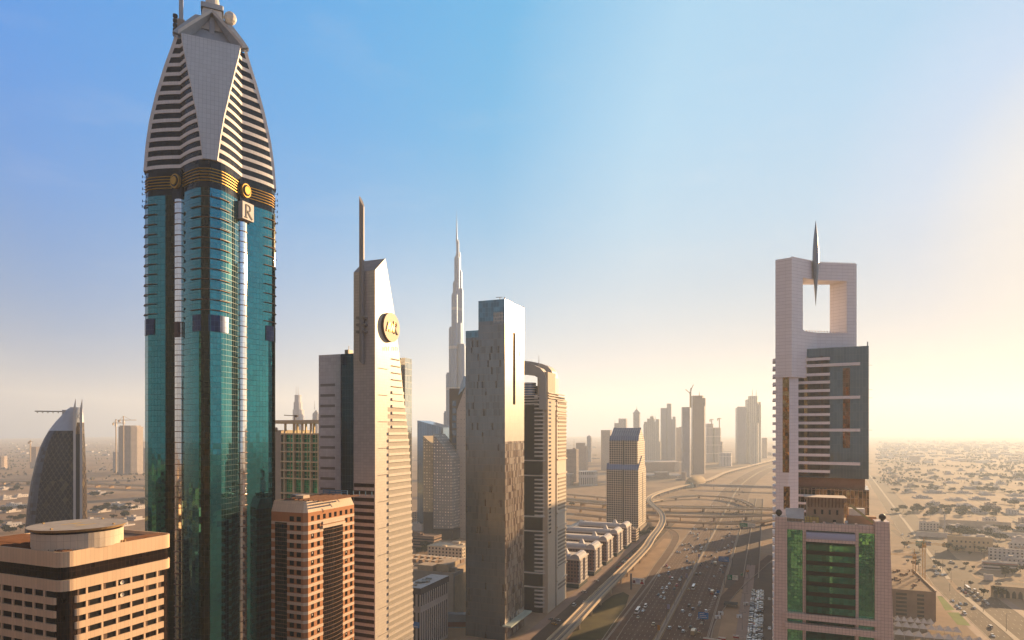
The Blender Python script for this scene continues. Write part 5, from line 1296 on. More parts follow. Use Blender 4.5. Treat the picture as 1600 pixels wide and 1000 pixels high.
    for i in range(5): m.beam((X(58 + i * 8), 0, z - 1.2), (X(60 + i * 8), 0, z - 1.2), .5, .8, dkc)
    o = m.build('roof_crane', loc=r.location, rz=r.rotation_euler.z); tag(o, 'dark roof crane with its jib over the cap of the curved lattice tower', 'crane')
prow_tower()
# ------------------------------------------------------------------ far skyline
def far_tower(label, Y, parts, mat, extras=(), base=None, cat='tower', name='distant_tower', depth=None, group='distant towers in the haze'):
    """parts: (left px, right px, top row) with an optional row to start from"""
    x0 = (parts[0][0] - 800) * Y / FP; sc = Y / FP
    r = empty(name, (x0, Y, 0), 0, label=label, cat=cat, group=group)
    for k, pt in enumerate(parts):
        a, b, t = pt[:3]; mt = pt[4] if len(pt) > 4 and pt[4] else mat; z0 = H - (pt[3] - HZ) * sc if len(pt) > 3 and pt[3] else 0
        m = MB(); w = (b - a) * sc; dpt = depth or max(18, w * .9); sh = .1 * k
        xa = (a - 800) * sc - x0
        if mt is GOLD[0]: m.prism([(xa, sh), (xa + w, sh + 1.5 * w), (xa + w + 6, sh + dpt + w), (xa, sh + dpt + w)], z0, H - (t - HZ) * sc, mt)
        else: m.prism([(xa + .05 * w, sh), (xa + w * .8, sh), (xa + w, sh + .32 * w), (xa + w + .05 * dpt, sh + dpt), (xa + .1 * w, sh + dpt), (xa, sh + .06 * w)], z0, H - (t - HZ) * sc, mt); m.build('block' if k else 'main_block', r)
    for e in extras:
        kind, a, b, t, bt = e; m = MB(); xa, xb = (a - 800) * sc - x0, (b - 800) * sc - x0; za, zb = H - (bt - HZ) * sc, H - (t - HZ) * sc
        if kind == 'mast': m.cyl((xa + xb) / 2, 8, max(.5, (xb - xa) / 2), za, zb, mat, 6, r1=.2); m.build('roof_mast', r)
        if kind == 'roof':
            xm = (xa + xb) / 2; d = (xb - xa); q = [(xa, 0), (xb, 0), (xb, d), (xa, d)]; m.prism(q, za, zb, mat, hi=[(xm - .3, d / 2 - .3), (xm + .3, d / 2 - .3), (xm + .3, d / 2 + .3), (xm - .3, d / 2 + .3)]); m.build('pointed_roof', r)
        if kind == 'dome':
            m.cyl((xa + xb) / 2, (xb - xa) / 2, (xb - xa) / 2, za, za + (zb - za) * .6, mat, 12, r1=(xb - xa) / 2 * .75); m.cyl((xa + xb) / 2, (xb - xa) / 2, (xb - xa) / 2 * .75, za + (zb - za) * .6, zb, mat, 12, r1=.5); m.build('dome', r)
    return r
GOLD = [None]
fw = [windowed('far_warm_%d' % i, tuple(min(.62, x * 1.35) for x in c), tuple(x * 1.4 for x in g), pw, ph, wx, wz, .2, .6, .08) for i, (c, g, pw, ph, wx, wz) in enumerate((((.40, .31, .24), (.16, .12, .10), 4, 3.6, .6, .55), ((.52, .43, .34), (.26, .20, .16), 9, 3.6, .35, .7), ((.30, .23, .18), (.12, .09, .08), 3.2, 3.6, .75, .6), ((.46, .40, .36), (.20, .20, .22), 6, 40, .5, .92), ((.35, .32, .31), (.15, .16, .19), 2.4, 3.6, .8, .7)))]  # wall and window tones lightened, putting some of the haze into the colour
gold_face = panel('gold_lit_panels', (.72, .60, .42), 3, 4, gap=.3, gapcol=(.45, .34, .22), rough=.6, var=.15)  # low sun's gold put into the panel colour
GOLD[0] = gold_face
far_tower('broad plain brown slab tower standing close behind the gabled bronze tower', 2380, [(939.5, 957, 672)], fw[0])
far_tower('pale flat-topped pair of towers peeping over the gabled tower roof', 3000, [(967, 981, 654), (960, 968, 661)], fw[3], [('mast', 961, 961.6, 656, 661)])
far_tower('slim hazy tower with a pyramid roof above the gabled bronze tower', 3100, [(990, 1001, 646)], fw[4], [('roof', 990, 1001, 638.5, 646), ('mast', 995, 996, 634, 640)])
far_tower('hazy cream tower with a stepped ornate crown, right of the gabled tower', 2900, [(1008, 1029, 659), (1006, 1012, 663), (1012, 1024, 654), (1016.5, 1022, 650.5), (1025, 1031, 655), (1027, 1033.5, 690)], fw[1], [('mast', 1019, 1020, 647, 651), ('mast', 1024, 1025, 649, 655)])
far_tower('tall stepped grey tower with a square hole near its top and a sloping right shoulder', 3000, [(1033, 1043, 637.5), (1042.5, 1050, 630.5, 641), (1042, 1050, 640), (1049, 1057, 655), (1052, 1056, 651)], fw[4])
far_tower('lower dull slab between the hole-topped tower and the gold-faced tower', 3100, [(1057, 1067, 668), (1062, 1066, 667)], fw[0])
far_tower('dark tower with a bright gold sunlit face beside the metro station', 2030, [(1066.7, 1080.5, 636), (1072, 1079, 637.5), (1080.4, 1088.5, 640, None, gold_face)], fw[4])
far_tower('tallest dark tower behind the gold-faced one with a notched round crown and mast', 2180, [(1086, 1104, 634), (1083, 1101.5, 618), (1099, 1103, 622, 634), (1087, 1092, 640)], fw[2], [('mast', 1093, 1094.5, 611, 618)])
far_tower('wide wedge-shaped hazy tower group with a slanting right edge', 3000, [(1104.5, 1116, 662), (1116, 1128, 668), (1120, 1131, 690)], fw[3])
far_tower('low pale cubic block with tall window bays beside the far highway', 2650, [(1126.5, 1146, 708)], fw[3])
far_tower('smooth grey slab tower with a pale band at mid height near the white portal tower', 2880, [(1152.5, 1168, 637), (1154, 1166.5, 635.3)], fw[4], )
far_tower('pair-topped hazy tower with two needle masts beside the white portal tower', 2900, [(1168.5, 1186, 624), (1172, 1186, 618.5), (1185, 1190, 632), (1187, 1189, 628)], fw[1], [('mast', 1176, 1177.4, 607, 618), ('mast', 1182, 1183.4, 608, 618)])
far_tower('cream block standing in front of the two-masted hazy tower', 2700, [(1175, 1186.5, 661)], fw[1])
far_tower('squat faint tower just left of the white portal tower', 3400, [(1192, 1200, 684)], fw[0])
far_tower('domed faint tower standing alone in the desert haze left of the gabled tower', 3000, [(917, 925, 684)], fw[4], [('dome', 917, 925, 680, 684)])
far_tower('brown unfinished block right of the cream banded tower', 1850, [(882, 905, 702), (895, 900, 700)], fw[2], [('mast', 897, 897.6, 686, 700)])
far_tower('clustered unfinished mid-rise slabs in front of the domed faint tower', 2300, [(900, 915, 692), (906, 919, 697)], fw[0])
far_tower('low white office with tall dark window slots left of the gabled tower', 1720, [(904.5, 935, 737)], windowed('white_slots', (.55, .50, .44), (.10, .09, .09), 5, 26, .5, .7, .2, .7), cat='office block', name='low_office')
far_tower('long low tan block across from the metro station', 1980, [(1024, 1047, 738), (1010, 1070, 743)], fw[2], cat='building', name='low_block')
far_tower('long low hazy block behind the tan one near the station', 2300, [(1006, 1066, 722)], fw[0], cat='building', name='low_block')
far_tower('tan car-park block low beside the sand left of the gabled tower', 1750, [(872, 897, 741), (876, 926, 758)], fw[0], cat='building', name='low_block')
far_tower('small dark block between the gold-faced tower and the metro station', 1900, [(1066, 1073, 738), (1056, 1066, 748)], fw[2], cat='building', name='low_block')
far_tower('stepped pale hotel tower with twin masts behind the framed green block', 2268, [(457, 470.5, 640), (458.5, 469, 628), (460, 468, 617)], windowed('hotel_white', (.50, .48, .50), (.27, .27, .31), 5, 4, .5, .5, .2, .6), [('mast', 461, 462, 602, 617), ('mast', 464.2, 465.2, 602, 617)])
far_tower('small pointed tower at the edge of the lilac wing', 2300, [(488, 497, 647)], fw[4], [('mast', 490, 491, 625, 640), ('roof', 488, 497, 640, 647)])
conc_u = windowed('raw_concrete', (.36, .30, .26), (.13, .105, .10), 4.6, 4.0, .6, .55, .6, .85, .2)
far_tower('concrete tower under construction between two tower cranes in the desert', 2150, [(184, 209.5, 666.5), (186, 208, 664.8)], conc_u)
far_tower('grey half-hidden tower beside the teal tower, right of the construction site', 2300, [(211, 230, 700), (215, 224, 690)], fw[4])
far_tower('pale low slab left of the concrete tower under construction', 2300, [(176, 184, 706)], fw[4])
far_tower('small tan tower left of the dark curved tower', 2500, [(46, 59, 698)], fw[0])
far_tower('reddish stub of a building at the left edge of the desert', 2500, [(-6, 4, 713)], fw[0])
def tower_crane(px, py_top, py_base, Y, jib_l, jib_r, label, col=(.45, .30, .16), luff=None):
    sc = Y / FP; r = empty('tower_crane', ((px - 800) * sc, Y, max(0, H - (py_base - HZ) * sc)), 0, label=label, cat='crane', group='tower cranes')
    mt = plain('crane_%d' % (col[0] * 100), col, .6); h = (py_base - py_top) * sc; s = max(.7, .0011 * Y)
    m = MB(); m.beam((0, 0, 0), (0, 0, h), s, s, mt); m.build('mast', r)
    m = MB()
    if luff: m.beam((0, 0, h * .9), (luff[0] * sc, 0, h * .9 + luff[1] * sc), s * .8, s * .8, mt)
    else: m.beam((-jib_l * sc, 0, h * .93), (jib_r * sc, 0, h * .93), s * .8, s * .8, mt); m.box(-jib_l * sc, -jib_l * sc * .7, -s, s, h * .93 - 3 * s, h * .93, mt); m.beam((0, 0, h), (jib_r * sc * .6, 0, h * .93), s * .3, s * .3, mt); m.beam((0, 0, h), (-jib_l * sc * .8, 0, h * .93), s * .3, s * .3, mt)
    m.build('jib', r); m = MB(); m.box(-s, s, -s, s, h * .86, h * .92, plain('crane_cab', (.62, .55, .48), .6)); m.build('cab', r)
tower_crane(181.2, 655, 740, 2100, 5, 14, 'left one of two tower cranes at the concrete tower in the desert')
tower_crane(193, 650, 740, 2100, 8, 20, 'right one of two tower cranes at the concrete tower in the desert')
tower_crane(47.5, 688, 722, 2480, 3, 4, 'lone crane beside the small tan tower at far left')
tower_crane(1079.5, 606, 637, 2025, 0, 0, 'luffing crane on the dark tower, its boom raised to the right', luff=(4, 8)); tower_crane(1078.2, 612, 637, 2024, 0, 0, 'luffing crane on the dark tower, its boom raised to the left', luff=(-7, 6))
tower_crane(1112, 655, 664, 2990, 3, 3, 'tiny crane on the left roof of the wedge-shaped hazy towers'); tower_crane(1124, 653, 668, 2990, 3, 3, 'tiny crane on the right roof of the wedge-shaped hazy towers')
# blocks hidden behind the portal tower whose shadows lie across the highway, and the street behind the viewpoint that the mirror glass shows
hid = windowed('row_tower', (.42, .33, .26), (.05, .045, .045), 3.6, 3.6, .7, .55, .12, .8, .1)
def row_tower(v0, v1, u0, u1, h, mat, label):
    r = empty('row_tower', W(v0, u0), RZ, label=label, cat='tower', group='towers of the street row'); m = MB(); m.box(0, v1 - v0, 0, u1 - u0, 0, h, mat, top=plain('roof_tan', (.34, .25, .18), .9, 0, .3)); m.build('tower_body', r)
    m = MB(); m.box((v1 - v0) * .3, (v1 - v0) * .7, (u1 - u0) * .3, (u1 - u0) * .7, h, h + 5, mat); m.build('roof_house', r)
for i, (a, b, h) in enumerate(((560, 600, 118), (640, 690, 148), (722, 775, 130), (800, 850, 74), (905, 950, 190), (1060, 1095, 60))):
    row_tower(22, 54, a, b, h, hid, '%s tower of the row hidden behind the white portal tower, shading the highway' % ('first', 'second', 'third', 'fourth', 'fifth', 'sixth')[i])
gl2 = panel('row_glass', (.10, .12, .14), 1.5, 3.6, gap=.3, gx=.1, gapcol=(.3, .25, .2), rough=.06, metal=.6, var=.2)
dkr = windowed('row_dark', (.20, .13, .09), (.03, .025, .03), 3.6, 3.6, .7, .6, .12, .8, .1); amb = windowed('row_amber', (.52, .33, .14), (.06, .045, .03), 4.2, 3.6, .62, .5, .12, .8, .1)
for i, (v, u, w, d, h, mt) in enumerate(((-215, -60, 44, 40, 215, dkr), (-290, 20, 40, 40, 120, amb), (-215, -190, 44, 45, 170, amb), (-205, -330, 40, 50, 235, dkr), (-330, -220, 60, 60, 140, dkr), (22, -110, 36, 40, 190, dkr), (22, -230, 36, 45, 150, amb), (24, -380, 40, 40, 220, dkr), (90, -70, 36, 50, 120, dkr), (-215, -480, 50, 50, 180, dkr), (-420, -60, 70, 60, 90, amb), (-460, 120, 70, 60, 80, dkr))):
    row_tower(v, v + w, u, u + d, h, mt, ('brown', 'amber', 'amber-lit', 'tall dark', 'wide brown', 'slim brown', 'ochre', 'tallest dark', 'squat brown', 'far dark', 'broad ochre', 'broad brown')[i] + ' tower of the street row behind the viewpoint')

# the dense low city round and behind the viewpoint, which the mirror glass of the towers shows
m = MB(); rg = random.Random(21)
for v0 in range(-1400, 1500, 46):
    for u0 in range(-2200, 420, 52):
        if -205 < v0 < 60 or (u0 > -160 and v0 > -330) or (u0 > -60 and v0 > -420) or rg.random() < .12: continue
        w_, d, h = rg.uniform(24, 38), rg.uniform(26, 44), rg.choice((10, 14, 18, 24, 30, 40, 55)) * rg.uniform(.8, 1.2)
        if u0 > -150: h = min(h, 30)
        q = [(v0, u0), (v0 + w_, u0), (v0 + w_, u0 + d), (v0, u0 + d)]; m.prism([W(a, b)[:2] for a, b in q], 0, h, rg.choice((dkr, dkr, amb, hid)), top=plain('roof_umber', (.15, .10, .07), .9, 0, .4))
tag(m.build('city_quarter'), kind='stuff')
m = MB(); stripe(m, -1500, -165, -2300, 200, .003, plain('street_ground', (.10, .075, .055), .95, 0, .4, .02)); stripe(m, 20, 1500, -2300, 100, .003, plain('street_ground', (.10, .075, .055), .95, 0, .4, .02)); tag(m.build('street_ground'), kind='structure')
# ------------------------------------------------------------------ apartment blocks in a row beside the viaduct
def apartments():
    red = plain('maroon_render', (.19, .085, .065), .85, 0, .2); bayc = windowed('bay_grey', (.50, .44, .40), (.06, .045, .045), 2.6, 3.3, .42, .5, .15, .8, .08); roofg = plain('roof_grey', (.40, .37, .37), .7, 0, .12); crm = plain('trim_cream', (.60, .50, .40), .8, 0, .1); redw = windowed('maroon_windows', (.19, .085, .065), (.03, .022, .022), 3.0, 3.3, .5, .55, .12, .85, .12); gl = plain('shop_glass', (.03, .06, .06), .1, .3)
    names = ('nearest', 'second', 'middle', 'fourth', 'farthest')
    for i, px in enumerate((905.0, 929, 948, 964.5, 978.5)):
        k = (px - 800) / FP; Y = 165.5 / (.3714 - .9285 * k); f = F(px, Y); h = 30.5
        r = f.root('apartment_block', names[i] + ' of five maroon and grey apartment blocks in a row beside the viaduct', 'apartment block', 'apartment blocks beside the viaduct')
        L = 33.; Wd = 62.
        m = MB(); m.box(-Wd, -1.2, 1.2, L, 0, h - 4, redw, top=roofg); m.build('main_body', r)
        m = MB(); m.box(-Wd, .3, .2, L + .6, h - 4, h - 2.6, crm); m.box(-Wd, .3, .2, L + .6, 4.2, 5.2, crm); m.build('cornice', r)
        m = MB(); m.box(-Wd + 1, -.6, .6, L - .6, .1, 4.2, gl); m.build('shop_front', r)
        for y0, y1 in ((1.4, 10), (18, 27)):
            m = MB(); m.box(-1.3, .9, y0, y1, 5.2, h - 4, bayc); m.build('bay_window', r)
        # rounded roof ridges: along the near edge and along the street front
        n = 5
        for (x0, x1, y0, y1, ax) in ((-9, .2, .4, L * .8, 'y'), (-Wd, -9.2, .4, 8.5, 'x')):
            m = MB()
            if ax == 'x':
                P = [(y0 + (y1 - y0) * (.5 - .5 * math.cos(math.pi * j / n)), h - 2.6 + 3.6 * math.sin(math.pi * j / n)) for j in range(n + 1)]
                xprism(m, [(y0, h - 2.6), (y1, h - 2.6)] + P[::-1][1:-1], x0, x1, roofg)
            else:
                P = [(x0 + (x1 - x0) * (.5 - .5 * math.cos(math.pi * j / n)), h - 2.6 + 4.4 * math.sin(math.pi * j / n)) for j in range(n + 1)]
                yprism(m, [(x0, h - 2.6), (x1, h - 2.6)] + P[::-1][1:-1], y0, y1, roofg)
            m.build('barrel_roof', r)
        m = MB(); q = [(-21, 13), (-15, 13), (-15, 19), (-21, 19)]; m.prism(q, h - 4, h - .5, crm); m.prism(q, h - .5, h + 4.0, roofg, hi=[(-19, 15), (-17, 15), (-17, 17), (-19, 17)]); m.box(-36, -22, 14, 19, h - 4, h - 1.2, roofg); m.build('stair_lantern', r)
        m = MB()
        for j in range(7): x, y = random.uniform(-Wd + 3, -12), random.uniform(10, L - 4); m.box(x, x + 2.2, y, y + 1.6, h - 4, h - 2.9, crm)
        m.build('roof_plant', r)
apartments()
# ------------------------------------------------------------------ low buildings
WALLS = {'white': (.66, .60, .52), 'cream': (.62, .50, .36), 'tan': (.48, .36, .25), 'grey': (.36, .31, .28), 'brown': (.28, .18, .12), 'yellow': (.58, .43, .25), 'dark': (.12, .09, .08)}
def wallmat(c, st):
    w_ = WALLS[c]
    if st == 'slots': return windowed('slots_' + c, w_, (.05, .04, .04), 3.0, 30, .42, .86, .2, .8, .12)
    if st == 'rows': return windowed('rows_' + c, w_, (.06, .05, .05), 40, 3.6, .98, .45, .15, .8, .12)
    if st == 'grid': return windowed('grid_' + c, w_, (.06, .05, .05), 4.2, 3.7, .42, .5, .15, .8, .12)
    return plain('wall_' + c, w_, .85, 0, .18, .2)
def low_building(label, px, Y, pl, pr, h, col='white', st='grid', cat='building', name='low_building', roof=None, extras=True, group=None, roofc=None):
    """near corner at photo column px and distance Y, front to column pl, side to column pr"""
    f = F(px, Y); r = f.root(name, label, cat, group); x0 = f.fx(pl) if pl is not None else -abs(pr or 20); L = f.ry(pr) if pr else 20
    if L <= 1 or L > 200: L = 25
    xa, xb = (x0, 0) if x0 < 0 else (0, x0)
    w_ = wallmat(col, st); rf = plain('roof_' + (roofc or col), tuple(c * .85 for c in WALLS[roofc or col]), .9, 0, .3, .25)
    m = MB(); m.box(xa, xb, 0, L, 0, h, w_, top=rf); m.build('wall', r)
    pw = plain('wall_' + col, WALLS[col], .85, 0, .18, .2)
    for a, b, c, d in ((xa - .1, xb + .1, -.1, .4), (xa - .1, xb + .1, L - .4, L + .1), (xa - .1, xa + .4, .4, L - .4), (xb - .4, xb + .1, .4, L - .4)): m = MB(); m.box(a, b, c, d, h - .2, h + .9, pw); m.build('parapet', r)
    if extras:
        for i in range(3):
            sx, sy = random.uniform(.08, .2) * (xb - xa), random.uniform(.1, .25) * L; x, y = random.uniform(xa + 1, xb - sx - 1), random.uniform(1, max(1.1, L - sy - 1)); m = MB(); m.box(x, x + sx, y, y + sy, h, h + random.uniform(1.2, 3.2), pw); m.build('roof_house', r)
    return f, r, xa, xb, L
# the low blocks between the stone tower and the silver tower
f, r, xa, xb, L = low_building('grey slatted office with a dark roof fascia and a blue sign, below the silver tower', 657, 427, 630, 700, 41, 'grey', 'slots', 'office block', 'slatted_office', roofc='white')
m = MB(); m.box(xa - .6, xb + .6, -.6, L + .6, 40.2, 44.5, plain('fascia_dark', (.07, .06, .065), .6), top=plain('roof_pale', (.50, .48, .47), .8, 0, .2)); m.build('roof_fascia', r)
m = MB()
for i in range(9): x, y = random.uniform(xa + 2, xb - 8), random.uniform(4, L - 8); m.box(x, x + random.uniform(2, 6), y, y + random.uniform(1, 3), 44.5, 45.6, plain('duct_grey', (.3, .28, .26), .5, .4))
m.build('roof_plant', r)
m = MB(); zs = f.z(977); m.box(f.fx(643), f.fx(655.5), -.5, -.1, zs - 1.9, zs + 1.9, plain('sign_blue', (.02, .16, .42), .4)); sg = m.build('blue_sign', r)
m = MB()
for i in range(6): x = f.fx(644.5) + i * .75; m.box(x, x + .42, -.56, -.5, zs - 1.5, zs - .7, plain('sign_white', (.8, .76, .68), .5))
m.build('sign_lettering', sg)
f, r, xa, xb, L = low_building('grey stone block with a ribbed corner tower, roof units and courts behind the slatted office', 708, 500, 630, 724, 37, 'grey', 'plain', 'office block', 'stone_block', roofc='tan')
m = MB()
for i in range(11): m.box(.02, .5, 3 + i * 1.9, 3.8 + i * 1.9, 4, 35, wallmat('cream', 'plain')); 
m.build('ribbed_wall', r)
for i, (a, b, c, d, h) in enumerate(((-18, -8, 6, 22, 6), (-34, -20, 4, 16, 4.5), (-30, -14, 30, 40, 3.5))): m = MB(); m.box(a, b, c, d, 37, 37 + h, wallmat('tan', 'plain')); m.build('roof_house', r)
f2 = F(708, 560)
r2 = f2.root('court_block', 'row of small brown roof courts with a golden rim above the grey stone block', 'office block')
m = MB(); m.box(-60, 4, 0, 40, 0, 30, wallmat('tan', 'plain')); m.build('wall', r2)
for i in range(2):
    for j in range(9): m = MB(); x = -56 + j * 6.4; m.box(x, x + 3.6, 4 + i * 14, 11 + i * 14, 30, 33.2, wallmat('brown', 'plain'), top=wallmat('cream', 'plain')); m.build('roof_court', r2)
low_building('cream flat-roofed block in sunlight beyond the roof courts', 722, 690, 668, 740, 22, 'cream', 'grid')
low_building('round-cornered brown podium below the dotted towers', 678, 800, 630, 690, 16, 'brown', 'rows')
low_building('pale low shed left of the dotted towers', 660, 950, 640, 668, 10, 'white', 'plain'); low_building('tan low block at the foot of the dotted towers', 668, 1050, 642, 676, 14, 'tan', 'grid')
r = empty('link_bridge', (F(676, 470).o.x, 470, 0), 0, label='blue-grey enclosed footbridge linking the slatted office to the silver tower', cat='footbridge')
m = MB(); zb = H - (972 - HZ) * .47; w_ = (730 - 676) * .47; m.box(0, w_, 0, 6, zb, zb + 5.6, plain('bridge_blue', (.12, .17, .22), .35, .2)); m.build('upper_deck', r)
m = MB(); m.box(0, w_, .3, 5.7, zb - 3.6, zb - .02, plain('bridge_red', (.10, .025, .025), .4)); m.build('lower_deck', r); m = MB(); m.box(0, w_, .1, 5.9, zb - 4.4, zb - 3.62, plain('bridge_rail', (.10, .16, .19), .4)); m.build('bottom_rail', r)
# behind the apartments
f, r, xa, xb, L = low_building('white office with ribbon windows behind the apartment blocks', 903, 830, 884, 925, 22, 'white', 'rows', 'office block'); low_building('pale office behind the apartment row, left part', 886, 850, 870, 893, 20, 'white', 'grid', 'office block')
low_building('low tan annex with advertising boards between the apartments and the gabled tower', 994, 850, 982, 998, 17, 'tan', 'rows')
# right of the frame
f, r, xa, xb, L = low_building('long cream school-like block with two rows of small windows facing the dual road', 1481, 800, 1551.5, 1480, 17, 'yellow', 'plain', 'school block', 'school_block', extras=False)
win = plain('black_glass', (.02, .016, .015), .08, .4, .3, 1.)
for row in (4.5, 10.5):
    for i in range(9): x = 5 + i * (xb - 10) / 8; m = MB(); m.box(x - .9, x + .9, -.06, .3, row, row + 2.3, win); m.build('window', r)
low_building('white two-storey house with a walled yard by the dual road', 1437, 960, 1467, 1436, 12, 'white', 'grid', 'house', 'white_house'); low_building('white boundary wall block in front of the two-storey house', 1431, 905, 1481, 1430.5, 6, 'white', 'plain', 'wall', 'boundary_wall', extras=False)
low_building('long flat pale hall roof beyond the school-like block', 1468, 1010, 1580, 1467, 8, 'cream', 'plain', 'hall', 'long_hall', extras=False)
f, r, xa, xb, L = low_building('low sand-coloured hall with a row of pointed arches at the right edge', 1549, 575, 1620, 1548, 9.5, 'yellow', 'plain', 'arcade hall', 'arcade_hall', extras=False)
for i in range(9):
    m = MB(); x = 3 + i * 4.6; P = [(x - 1.5, .2), (x + 1.5, .2), (x + 1.5, 4.4), (x + .9, 5.8), (x, 6.9), (x - .9, 5.8), (x - 1.5, 4.4)]; yprism(m, P, -.08, .4, plain('arch_shade', (.06, .04, .03), .8)); m.build('arch', r)
f, r, xa, xb, L = low_building('white villa compound with a red stripe along its roof edge', 1536, 690, 1590, 1534, 8, 'white', 'rows', 'villa', 'striped_villa')
m = MB(); m.box(xa - .2, xb + .2, -.25, -.12, 6.6, 7.4, plain('stripe_red', (.35, .06, .04), .6)); m.build('red_stripe', r)
low_building('tall white villa wing behind the red-striped compound', 1545, 740, 1600, 1544, 13, 'white', 'grid', 'villa', 'white_villa'); low_building('white villa with a flat canopy at the right edge', 1577, 790, 1640, 1576, 11, 'white', 'grid', 'villa', 'white_villa'); low_building('small white gatehouse on the corner of the side street', 1538, 640, 1552, 1537, 5, 'white', 'plain', 'gatehouse', 'gatehouse', extras=False)
low_building('white slab canopy shed left of the long pale hall', 1560, 905, 1580, 1559, 5, 'white', 'plain', 'shed', 'canopy_shed', extras=False); low_building('second white slab canopy shed nearer the edge', 1578, 900, 1604, 1577, 5, 'white', 'plain', 'shed', 'canopy_shed', extras=False)
r = empty('minaret_mast', gp(1476, 832), 0, label='slim white mast standing behind the cream school-like block', cat='mast'); m = MB(); m.cyl(0, 0, 1.1, 0, 25, wallmat('white', 'plain'), 10, r1=.8); m.build('shaft', r); m = MB(); m.cyl(0, 0, 1.5, 25, 26, wallmat('white', 'plain'), 10); m.cyl(0, 0, .8, 26, 29, wallmat('white', 'plain'), 10, r1=.1); m.build('top', r)
# unfinished block beside the pink building
f = F(1396, 512); r = f.root('unfinished_block', 'brown unfinished concrete block with open floors and a scaffolded roof, right of the pink building', 'building site')
raw = plain('raw_brown', (.26, .16, .10), .9, 0, .3, .15); open_ = plain('open_floor', (.03, .02, .015), .9); x1 = f.fx(1462.5); L = 85
m = MB(); m.box(-6, x1, 0, L, 0, 23, raw, top=plain('site_roof', (.20, .11, .06), .95, 0, .6, .2)); m.build('wall', r)
for a, b in ((1400, 1417), (1433, 1444)):
    for i in range(6): m = MB(); m.box(f.fx(a), f.fx(b), -.08, .5, 2.5 + i * 3.2, 4.3 + i * 3.2, open_); m.build('open_bay', r)
m = MB(); m.box(x1 - .6, x1 + .3, -.4, L, 23, 24.2, plain('site_edge', (.50, .36, .24), .8)); m.build('edge_beam', r)
m = MB()
for i in range(26): x, y = random.uniform(-4, x1 - 4), random.uniform(2, L - 4); m.box(x, x + random.uniform(.5, 3), y, y + random.uniform(.5, 4), 23, 23 + random.uniform(.3, 2.2), plain('rust_steel', (.20, .085, .04), .85, 0, .4, .6))
tag(m.build('site_clutter', r), kind='stuff')
def yellow_crane(px, Y, h, jl, jr, label):
    mt = plain('crane_yellow', (.55, .27, .04), .6, 0, .2, .5); r = empty('tower_crane', ((px - 800) * Y / FP, Y, 0), -.35, label=label, cat='crane', group='tower cranes')
    m = MB(); s = .9
    for a in (-s, s):
        for b in (-s, s): m.beam((a, b, 0), (a, b, h), .22, .22, mt)
    for i in range(int(h / 2)):
        z = i * 2; sg = (-1) ** i
        m.beam((-s * sg, -s, z), (s * sg, -s, z + 2), .14, .14, mt); m.beam((s, -s * sg, z), (s, s * sg, z + 2), .14, .14, mt)
    m.build('lattice_mast', r)
    m = MB()
    for zz in (0, 1.2): m.beam((-jl, 0, h - 2 + zz), (jr, 0, h - 2 + zz), .22, .22, mt)
    for i in range(int((jl + jr) / 2)): m.beam((-jl + 2 * i, 0, h - 2), (-jl + 2 * i + 2, 0, h - .8), .12, .12, mt)
    m.beam((0, 0, h + 4), (jr * .7, 0, h - .8), .12, .12, mt); m.beam((0, 0, h + 4), (-jl * .8, 0, h - .8), .12, .12, mt); m.beam((0, 0, h), (0, 0, h + 4), .4, .4, mt); m.build('jib', r)
    m = MB(); m.box(-1.4, 1.4, -2.2, -.8, h - 4.4, h - 2.2, mt); m.build('cab', r)
yellow_crane(1443.5, 560, 52, 14, 16, 'orange-yellow lattice tower crane rising behind the unfinished brown block'); yellow_crane(1428.5, 560, 42, 18, 6, 'shorter orange-yellow crane mast on the roof of the unfinished brown block')
# tent canopies
tent = plain('tent_white', (.60, .50, .42), .7, 0, .1)
for k, (ya, xs, ye) in enumerate(((968, 1396, 1452), (977, 1396, 1486), (990, 1396, 1512))):
    r = empty('tent_canopy', gp(1398, ya + 8, 0), RZ, label=('rear', 'middle', 'front')[k] + ' row of pale pleated tent roofs below the unfinished block', cat='tent canopy', group='rows of tent canopies')
    n = (6, 8, 9)[k]; m = MB(); dx = (ye - xs) * .47 / n
    for i in range(n):
        x = i * dx; q = [(x, 0), (x + dx, 0), (x + dx, 8), (x, 8)]
        for a, b in zip(q, q[1:] + q[:1]): m.face([(*a, 3.2), (*b, 3.2), (x + dx * .6, 4, 6.4)], tent)
    m.build('tent_roof', r)
    for i in range(n + 1): m = MB(); m.box(i * dx - .1, i * dx + .1, .2, .4, 0, 3.2, tent); m.build('post', r)
